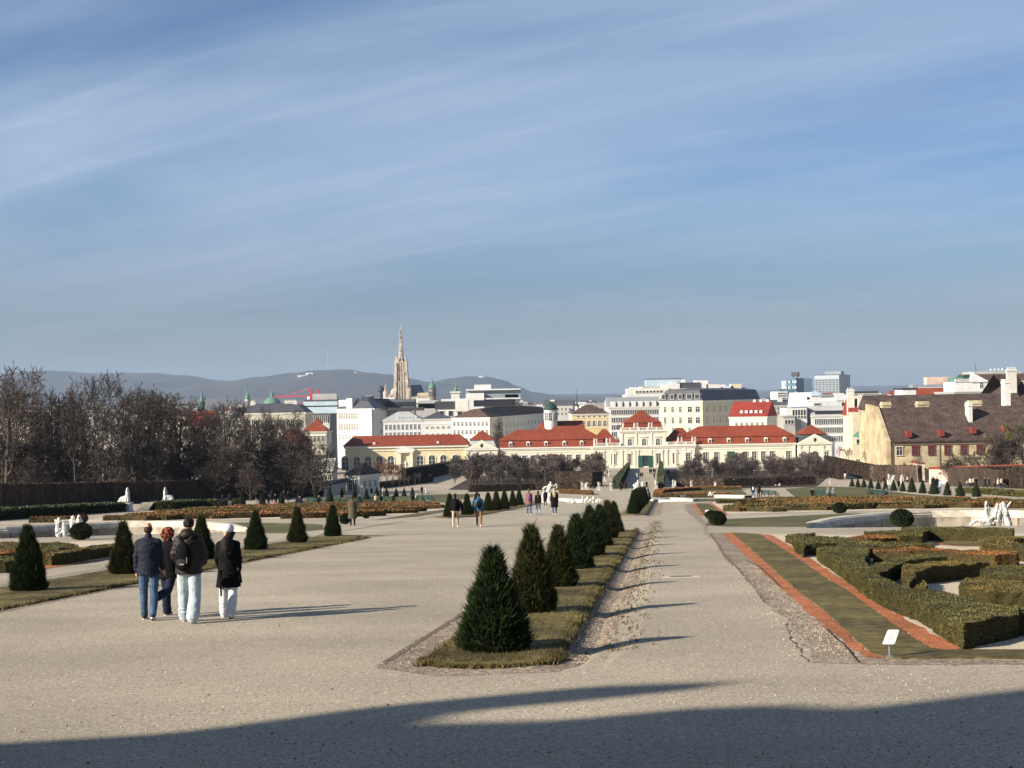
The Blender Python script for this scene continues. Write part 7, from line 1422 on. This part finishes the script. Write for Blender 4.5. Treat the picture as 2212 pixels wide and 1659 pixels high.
def board(label,k,xb,yb,TL,TR,BR,BL,name='information_board'):
    g=GX(k,xb,yb); Y=g.y; t=thing(name,label,'sign',g); f=lambda p,d:PX(k,p[0],p[1],Y+d)-g
    bl,br,tr,tl=f(BL,0),f(BR,.0),f(TR,.10),f(TL,.10)
    def rnd(n_=5,r=.12):
        out=[]; cs=[bl,br,tr,tl]
        for i in range(4):
            c=cs[i]; a=cs[i-1]; b=cs[(i+1)%4]; p0=c+(a-c)*r; p1=c+(b-c)*r
            for j in range(n_+1): s_=j/n_; out.append(p0*(1-s_)**2+c*2*s_*(1-s_)+p1*s_*s_)
        return out
    nrm=(br-bl).cross(tl-bl).normalized(); m=MB(); o=rnd(); A=m.ring([p for p in o]); B_=m.ring([p-nrm*.008 for p in o]); m.bridge(A,B_); m.cap(A); m.cap(B_,True); ob=m.build('panel',M('sign white'),t); fixn(ob.data)
    m=MB()
    def uv(a,b): return bl+(br-bl)*a+(tl-bl)*b+nrm*.002
    def line(pts,w=.008):
        for p,q_ in zip(pts,pts[1:]):
            a,b=uv(*p),uv(*q_); e=(b-a).cross(nrm).normalized()*w*(br-bl).length*.5; m.poly([a-e,b-e,b+e,a+e])
    line([(.3,.90),(.75,.90)],.03); line([(.35,.84),(.7,.84)],.02)
    line([(.5+.3*math.cos(t_)*(1+.15*math.sin(5*t_)),.45+.3*math.sin(t_)) for t_ in [2*PI*i/28 for i in range(29)]],.02); line([(.5+.14*math.cos(t_),.45+.16*math.sin(t_)) for t_ in [2*PI*i/14 for i in range(15)]],.025); line([(.5,.12),(.52,.3),(.44,.45),(.56,.6),(.5,.78)],.02); line([(.2,.35),(.5,.42),(.8,.38)],.015)
    m.build('drawing',M('sign ink'),t)
    mid=(bl+br)/2+Vector((0,.02,.0)); m=MB(); m.tube((0,0,0),mid+(tl-bl)*.2-nrm*.012,.012,.012,6); m.build('post',M('steel'),t); m=MB(); m.cbox((0,0,.012),(.10,.10,.024)); m.build('foot_plate',M('steel'),t)
board('small tilted white plan board on a steel post at the corner of the grass strip','N',1334,898,(1322,713),(1397,714),(1365,808),(1285,808))
board('small white plate on a short post beside the egg shaped box bush','L',588,760,(556,660),(598,654),(607,690),(566,697))
# cable by the bed corner
t=thing('cable','thin black cable lying along the brick chip strip at the bed corner','cable',GX('N',920,712)); O=t.location; pts=[GX('N',x,y)-O+Vector((0,0,.02)) for x,y in [(920,712),(955,750),(990,785),(1030,815),(1070,860),(1100,898),(1130,932)]]; m=MB()
for a,b in zip(pts,pts[1:]): m.tube(a,b,.008,.008,5)
m.build('cable_run',M('rubber'),t)
t=thing('cable','thin dark cable lying along the far part of the brick chip strip','cable',GX('N',400,268)); O=t.location; pts=[GX('N',x,y)-O+Vector((0,0,.02)) for x,y in [(400,268),(470,295),(520,340),(560,375),(620,440)]]; m=MB()
for a,b in zip(pts,pts[1:]): m.tube(a,b,.009,.009,5)
m.build('cable_run',M('rubber'),t)
for i,(x,y) in enumerate([(2052,190),(2100,195)]): pass
# litter bin by the right hedge
g=GX('M',2178,335); t=thing('litter_bin','small dark litter bin before the right brown hedge','bin',g); m=MB(); m.lathe([(.22,0),(.26,.1),(.3,.9),(.32,.95)],n=12); m.build('body',M('iron'),t); m=MB(); m.lathe([(.33,.95),(.2,1.02)],n=12); m.build('lid',M('iron'),t)
# ================= PEOPLE =================
def ppos(u,v): p=G(u,v); return p
Z=lambda n:CL[n]
SHW=mat('shoe white',(.72,.70,.66),rough=.6); SHB=mat('shoe black',(.015,.015,.017),rough=.6)
mat('quilt navy',[(0,(.006,.008,.017)),(1,(.017,.020,.038))],scale=18,rough=.75,bump=.02,bscale=9,spec=.2); mat('denim blue',[(0,(.02,.04,.08)),(.5,(.045,.085,.15)),(1,(.09,.14,.22))],scale=5,rough=.9,bump=.012,bscale=9); mat('denim pale',[(0,(.24,.29,.33)),(.5,(.36,.42,.46)),(1,(.48,.53,.56))],scale=5,rough=.9,bump=.02,bscale=8); mat('puffer brown',[(0,(.007,.005,.0045)),(1,(.02,.0145,.012))],scale=7,rough=.6,bump=.02,bscale=5)
px=lambda u,yf:None
# 1 man in navy quilted jacket
Hs=lambda v0,v1,Y:(v1-v0)/3000*Y
p=G(323,1338); t1,_=person('man in a dark navy quilted jacket and blue jeans, left one of the walking group',p,R(4),Hs(1134,1340,p.y),dict(legs=((8,4),(-9,16)),arms=((-6,8,20,2),(8,8,24,0)),turn=0,head=-4),dict(trousers=M('denim blue'),jacket=M('quilt navy'),hair=HAIR['short'],hairstyle='shaved',hem=-.10,puff=.012,shoe=(SHB,SHW),wide=.02),.011)
p=G(367,1330); t2,_=person('woman with curly red hair in dark clothes, half hidden between the two men',p,R(-22),Hs(1142,1330,p.y),dict(legs=((6,4),(-26,48)),arms=((10,4,30,14),(12,4,40,14)),head=-38),dict(trousers=CL['darkjeans'],jacket=CL['black'],hair=HAIR['red'],hairstyle='curly',hem=-.16,shoe=(SHB,SHW),wide=.05),.012)
p=G(410,1344); t3,H3=person('tall man in brown black puffer jacket with backpack and pale jeans',p,R(-6),Hs(1124,1346,p.y),dict(legs=((11,3),(-9,14)),arms=((2,17,40,34),(6,18,42,34)),head=8,spread=.03),dict(trousers=M('denim pale'),jacket=M('puffer brown'),hair=HAIR['dark'],hairstyle='tousled',hem=-.09,puff=.04,hood=1,shoe=(SHW,SHW),wide=.085),.012)
p=G(495,1334); t4,H4=person('woman in a long black coat, white trousers and white cap, right one of the group',p,R(-4),Hs(1139,1335,p.y),dict(legs=((4,2),(-10,14)),arms=((-2,9,26,12),(2,9,24,10)),head=78,spread=.012),dict(trousers=M('cloth white'),jacket=CL['black'],hair=HAIR['dark'],hairstyle='long',hem=-.34,flare=.02,shoe=(SHW,SHW),wide=.05,skin=mat('skin light',(.62,.36,.25),rough=.5)),.012)
def backpack(H,par,mt='cloth black',name='backpack'):
    up=H['_up']; m=MB(); 
    m.ell(up(-.02,-.225,.27),(.135,.085,.20),14,10); m.ell(up(-.02,-.235,.10),(.14,.095,.12),14,10); m.ell(up(-.02,-.20,.2),(.15,.07,.24),14,10)
    me=solid(m,.012,2); me.materials.append(CL['black']); o=link(name,me,par); 
    m=MB(); m.ell(up(-.02,-.30,.12),(.10,.03,.07),12,8); me=solid(m,.01,1); me.materials.append(mat('strap grey',(.018,.016,.017))); link('pocket',me,o)
    for s in (-1,1):
        m=MB(); pts=[up(-.02+s*.05,-.20,.44),up(s*.10,-.165,.53),up(s*.13,-.02,.585),up(s*.14,.12,.48)]; chain(m,pts,[.02,.024,.024,.02],8); me=solid(m,.01,1); me.materials.append(M('strap grey')); link('strap',me,o)
    m=MB(); m.box(-.05,.03,-.003,.003,-.012,.012); 
    ob=m.build('badge',M('steel'),o); c=up(-.0,-.333,.10); ob.location=c
    m=MB(); m.tube((0,0,0),(0,0,-.10),.006,.006,5); ob=m.build('zip_pull',M('steel'),o); ob.location=up(.075,-.318,.22)
    return o
backpack(H3,t3)
def cap(H,par):
    hp=H['_hp']; m=MB(); m.ell(hp(0,-.012,.045),(.108,.124,.095),16,10); 
    m2=[]; a=[hp(x,y,z) for x,y,z in ((-.075,.07,.035),(-.06,.15,.028),(0,.185,.026),(.06,.15,.028),(.075,.07,.035))]
    chain(m,[hp(-.05,.09,.035),hp(-.03,.15,.028)],[.022,.014]); chain(m,[hp(.05,.09,.035),hp(.03,.15,.028)],[.022,.014]); chain(m,[hp(0,.09,.036),hp(0,.175,.026)],[.03,.016])
    me=solid(m,.009,2); me.materials.append(M('cloth white')); link('cap',me,par)
cap(H4,t4)
def belt(H,par):
    up=H['_up']
    for x,y,z0,z1 in ((-.12,-.155,-.02,-.50),(.215,-.02,.05,-.26)):
        m=MB(); a=up(x,y,max(z0,0)); b=Vector((a.x+(.02 if x<0 else .05),a.y-.02,H['_pel'].z+z1)); m.tube(a,b,.018,.022,4); m.build('belt_end',CL['black'],par)
belt(H4,t4)
def mid(label,k,x,yb,yt,rz,pose,sty,vox=.022):
    p=GX(k,x,yb); return person(label,p,R(rz),(yb-yt)*OR[k][2]*p.y/3000,pose,sty,vox,False)
J1,K1=mid('man in black jacket with backpack and pale trousers, left one of the two walkers','J',1452,835,345,0,W2,dict(trousers=CL['beige'],jacket=CL['black'],hair=HAIR['dark'],shoe=(SHW,)))
def pack(H,par,mt):
    up=H['_up']; m=MB(); m.ell(up(0,-.2,.26),(.14,.09,.22),10,8); me=solid(m,.02,1); me.materials.append(mt); link('backpack',me,par)
pack(K1,J1,CL['black']); up=K1['_up']; m=MB(); chain(m,[up(.28,-.02,.42),up(.33,0,.2),up(.33,0,-.05)],[.07,.09,.06]); me=solid(m,.02,1); me.materials.append(CL['black']); link('carried_jacket',me,J1)
J2,K2=mid('man in bright blue jacket with black backpack and tan trousers','J',1795,825,340,0,W1,dict(trousers=CL['tan'],jacket=CL['blue'],hair=HAIR['dark'],hood=1,shoe=(SHW,))); pack(K2,J2,CL['black'])
a,b_=mid('woman in a knee length olive brown coat walking on the left path','I',1905,610,285,8,dict(legs=((8,4),(-6,8)),arms=((-4,6,20,0),(4,6,16,0)),lean=5),dict(trousers=CL['black'],jacket=CL['olive'],hair=HAIR['brown'],hairstyle='cover',hem=-.50,puff=.03,flare=.05,shoe=(SHB,)))
a,b_=mid('person with purple backpack, hat and plaid jacket, leftmost of the four walkers','K',508,630,350,0,ST,dict(trousers=CL['jeans'],jacket=CL['plaid'],hair=CL['olive'],hairstyle='cover',hem=-.22,shoe=(SHW,))); pack(b_,a,CL['purple'])
a,b_=mid('woman in brown jacket and pale jeans, second of the four walkers','K',608,627,366,0,W1,dict(trousers=CL['paleblue'],jacket=CL['brown'],hair=HAIR['brown'],hairstyle='long',hem=-.06,shoe=(SHB,)))
a,b_=mid('person all in black farther ahead, third of the four walkers','K',685,525,358,0,ST,dict(trousers=CL['black'],jacket=CL['black'],hair=HAIR['dark'],hairstyle='cover',hem=-.2,shoe=(SHB,)))
a,b_=mid('woman with fair ponytail in long black coat and jeans, rightmost of the four walkers','K',785,630,335,0,W2,dict(trousers=CL['jeans'],jacket=CL['black'],hair=HAIR['blond'],hairstyle='long',hem=-.40,puff=.02,shoe=(SHW,)))
a,b_=mid('standing visitor with white backpack behind the bench','L',1155,515,333,0,ST,dict(trousers=CL['jeans'],jacket=CL['navy'],hair=HAIR['dark'],hairstyle='cover',hem=-.1,puff=.03,shoe=(SHW,)),.03); pack(b_,a,CL['white'])
a,b_=mid('standing visitor with dark backpack turned to the bench','L',1225,520,335,-30,ST,dict(trousers=CL['darkjeans'],jacket=CL['black'],hair=HAIR['brown'],puff=.03,shoe=(SHW,)),.03); pack(b_,a,CL['brown'])
# small figures: copies of a few prototypes with their own clothes
D0=dict(trousers=CL['black'],jacket=CL['black'],hair=HAIR['dark'],shoe=(SHB,))
PRO={}
for nm,pose,ex in (('walk',W1,{}),('step',W2,dict(hem=-.1)),('coat',dict(W1,lean=3),dict(hem=-.42,hairstyle='cover',puff=.02)),('stand',ST,dict(puff=.02,hem=-.08)),('sit',SITP,dict(puff=.02)),('sitf',dict(SITP,lean=14),dict(hairstyle='cover',puff=.02))):
    H=figure(pose,dict(D0,**ex),.042,False); PRO[nm]=[('shoe' if k.startswith('shoe') else k,v[0],v[1]) for k,v in H.items() if k[0]!='_' and not k.startswith('sole')]
    for n_,me,mt in PRO[nm]: me.materials.clear(); me.materials.append(mt)
def small(label,nm,k,x,yb,yt,rz,jk='black',tr='black',hr='dark',hh=1.75,group=None,dz=0):
    p=GX(k,x,yb); H=(yb-yt)*OR[k][2]*p.y/3000; s=H/(hh if nm[:3]!='sit' else 1.30); s=min(max(s,.88),1.12) if yt is not None else 1
    t=thing('person',label,'person',p+Vector((0,0,dz)),R(rz),group,s)
    for n_,me,mt in PRO[nm]:
        o=link(n_,me,t)
        c={'jacket':CL.get(jk),'trousers':CL.get(tr),'hair':HAIR.get(hr) or CL.get(hr)}.get(n_)
        if c: o.material_slots[0].link='OBJECT'; o.material_slots[0].material=c
    return t
for a in [('dark figure walking in the hedge shade, left of a second walker','walk','I',485,412,282,-70,'navy','black'),('walker in navy jacket and pale trousers in the hedge shade','stand','I',565,410,258,0,'navy','lightjeans'),('standing man with arms up left of the tall clipped yew','stand','I',860,370,245,60,'black','grey'),
 ('striding person in dark clothes left of the red trousered one','step','I',988,415,280,-80,'black','darkjeans'),('striding person in black jacket and red trousers','walk','I',1068,415,255,80,'black','red'),('person in navy behind the red trousered walker','stand','I',1022,362,220,10,'navy','black'),('person in dark jacket holding a white bag on the far left walk','coat','I',1205,362,232,180,'black','jeans'),('dark person half hidden beside the bag holder','stand','I',1155,350,240,170,'black','black'),
 ('small sitter leaning forward left of the first green bench','sitf','I',1340,394,292,150,'navy','jeans','grey'),('lone sitter on the leftmost green bench','sit','I',1538,390,282,180,'black','black','grey'),('man in black sitting next to a red dressed woman','sit','I',1765,380,278,180,'black','black'),('red dressed woman sitting on the bench','sit','I',1815,380,286,180,'red','black','brown'),('dark dressed sitter right of the red dressed couple','sit','I',1988,376,270,180,'black','black','short'),('person with pinkish face standing behind the clipped yews','stand','I',1350,262,205,180,'brown','black','blond'),
 ('sitter in beige coat on the bench seen from behind','sit','J',295,492,368,0,'beige','black','blond'),('dark sitter next to the beige coat on the bench','sit','J',372,492,360,0,'black','black'),('dark sitter at the right end of the same bench','sit','J',552,488,352,0,'black','black'),
 ('dark sitter at the left end of the four person bench','sit','J',830,478,342,0,'black','black'),('sitter with fair hair on the four person bench','sit','J',892,476,342,0,'beige','black','blond'),('dark sitter third on the four person bench','sit','J',978,474,342,0,'black','black'),('sitter in light blue at the right end of the four person bench','sit','J',1055,472,338,0,'blue','white','dark'),
 ('standing visitor in black near a white statue on the left lawn','stand','J',962,366,250,180,'black','black'),('dark visitor left among the left statues','stand','J',232,388,270,0,'black','black'),('two tone dressed visitor beside the left yews','stand','J',365,396,262,90,'black','black'),('visitor in white leaning beside the left yews','stand','J',405,396,300,80,'white','jeans','blond'),
 ('dark visitor on the terrace, left one of the pair before the hedge wedge','stand','Q',1152,272,148,10,'black','black'),('second dark visitor of the pair before the hedge wedge','stand','Q',1178,268,148,-20,'brownblack','black'),('visitor with dark coat right of the pair at the hedge wedge','coat','Q',1230,262,120,0,'brownblack','black'),('dark visitor right behind the river god statue','stand','Q',1535,240,132,180,'black','black'),
 ('visitor in white trousers on the axis path, left of a dark couple','stand','E',440,1338,1278,0,'beige','white'),('dark visitor of the couple on the axis path, left one','walk','E',478,1336,1270,0,'black','black'),('dark visitor of the couple on the axis path, right one','walk','E',497,1336,1276,0,'navy','black'),('dark visitor near the palace door, leftmost','stand','E',578,1294,1228,0,'black','black'),('second dark visitor near the palace door','stand','E',595,1294,1228,0,'black','navy'),('third dark visitor near the palace door','stand','E',620,1290,1226,0,'black','black'),('fourth visitor near the palace door','stand','E',635,1290,1228,0,'navy','black'),('black dressed visitor walking below the palace door group','walk','E',626,1343,1290,0,'black','black'),('dark visitor by the steps right of the hedge wedge','stand','E',780,1300,1240,0,'black','black'),
 ('visitor in the shade of the left hedge wedge','walk','E',325,1330,1280,0,'black','jeans'),
 ('walker in black carrying a white bag before the right bosquet','walk','L',920,382,268,80,'black','darkjeans'),('dark standing visitor at the right bosquet foot','stand','L',1603,365,265,0,'black','black'),
 ('man in light blue shirt and black jacket sitting on the right lawn bench','sit','F',965,1556,1442,180,'black','black','dark'),('grey haired sitter in grey, left one of the close pair','sit','F',1138,1556,1440,180,'grey','black','grey'),('grey haired sitter in grey, right one of the close pair','sit','F',1195,1556,1442,180,'grey','darkjeans','grey'),('black dressed sitter on the bench right of the grey pair','sitf','M',560,446,338,150,'black','white','dark'),('sitter in blue jeans and grey jacket at the bench end','sitf','M',712,446,345,180,'grey','jeans','brown'),
 ('lone walker on the path to the arched gateway','walk','F',1312,1300,1235,0,'brown','black'),('pale dressed visitor below the gateway path','stand','F',1322,1352,1300,0,'white','beige','brown'),('dark visitor at the arched gateway','stand','F',1075,1205,1160,0,'red','black'),
 ('dark standing visitor behind the right yew row, by the white statues','stand','M',850,360,240,0,'black','black'),('pair visitor in light jacket behind the right yews','stand','M',945,290,208,0,'beige','black','dark'),('visitor left of the white statues on the right','stand','M',655,300,240,0,'brown','black'),('second visitor left of the white statues on the right','stand','M',690,300,238,0,'black','black'),('visitor in jeans with arms open behind the right yews','stand','M',1300,390,248,-60,'paleblue','jeans','dark'),('dark visitor left of the visitor in jeans','stand','M',1268,360,215,0,'black','black'),('dark visitor behind the big right yew','stand','M',1222,350,208,0,'black','black'),
 ('grey sitter left before the right hedge','sit','M',1412,318,232,180,'grey','beige','brown'),('reclining dark sitter before the right hedge','sitf','M',1470,318,250,120,'navy','white'),('visitor in white jacket before the right hedge','stand','M',1628,336,222,180,'white','black','dark'),('visitor in light top right of the white jacket','stand','M',1662,330,220,180,'beige','black','dark'),('dark visitor next to the light top','stand','M',1692,330,222,180,'black','black'),('crouching sitter left of the white jacket','sitf','M',1598,322,262,150,'beige','jeans','brown'),
 ('man in navy jacket strolling before the right hedge, left one of the pair','walk','M',1788,346,216,60,'navy','darkjeans','short'),('man in dark jacket strolling before the right hedge, right one of the pair','walk','M',1835,342,218,60,'navy','black','short'),('woman in brown jacket, leftmost of the right hand group','stand','M',1898,346,220,0,'brown','black','dark'),('visitor in white top, second of the right hand group','stand','M',1932,348,236,30,'white','jeans','blond'),('visitor in light jacket, third of the right hand group','stand','M',1968,340,222,180,'beige','black','brown'),('visitor in black, fourth of the right hand group','stand','M',1998,346,222,0,'black','grey','brown'),('tall visitor in black, rightmost of the right hand group','coat','M',2032,338,215,0,'black','black')]:
    small(*a)
# ================= AIR =================
hz=MB(); hz.box(-9400,9400,-320,14800,-60,372)
hm=bpy.data.materials.new('haze'); hm.use_nodes=True; nt=hm.node_tree; nt.nodes.remove(nt.nodes['Principled BSDF'])
v_=nt.nodes.new('ShaderNodeVolumePrincipled'); v_.inputs['Color'].default_value=(.56,.74,1,1); v_.inputs['Density'].default_value=4.7e-5; v_.inputs['Anisotropy'].default_value=0
nt.links.new(v_.outputs[0],nt.nodes['Material Output'].inputs['Volume']); tag(hz.build('haze',hm),kind='stuff')
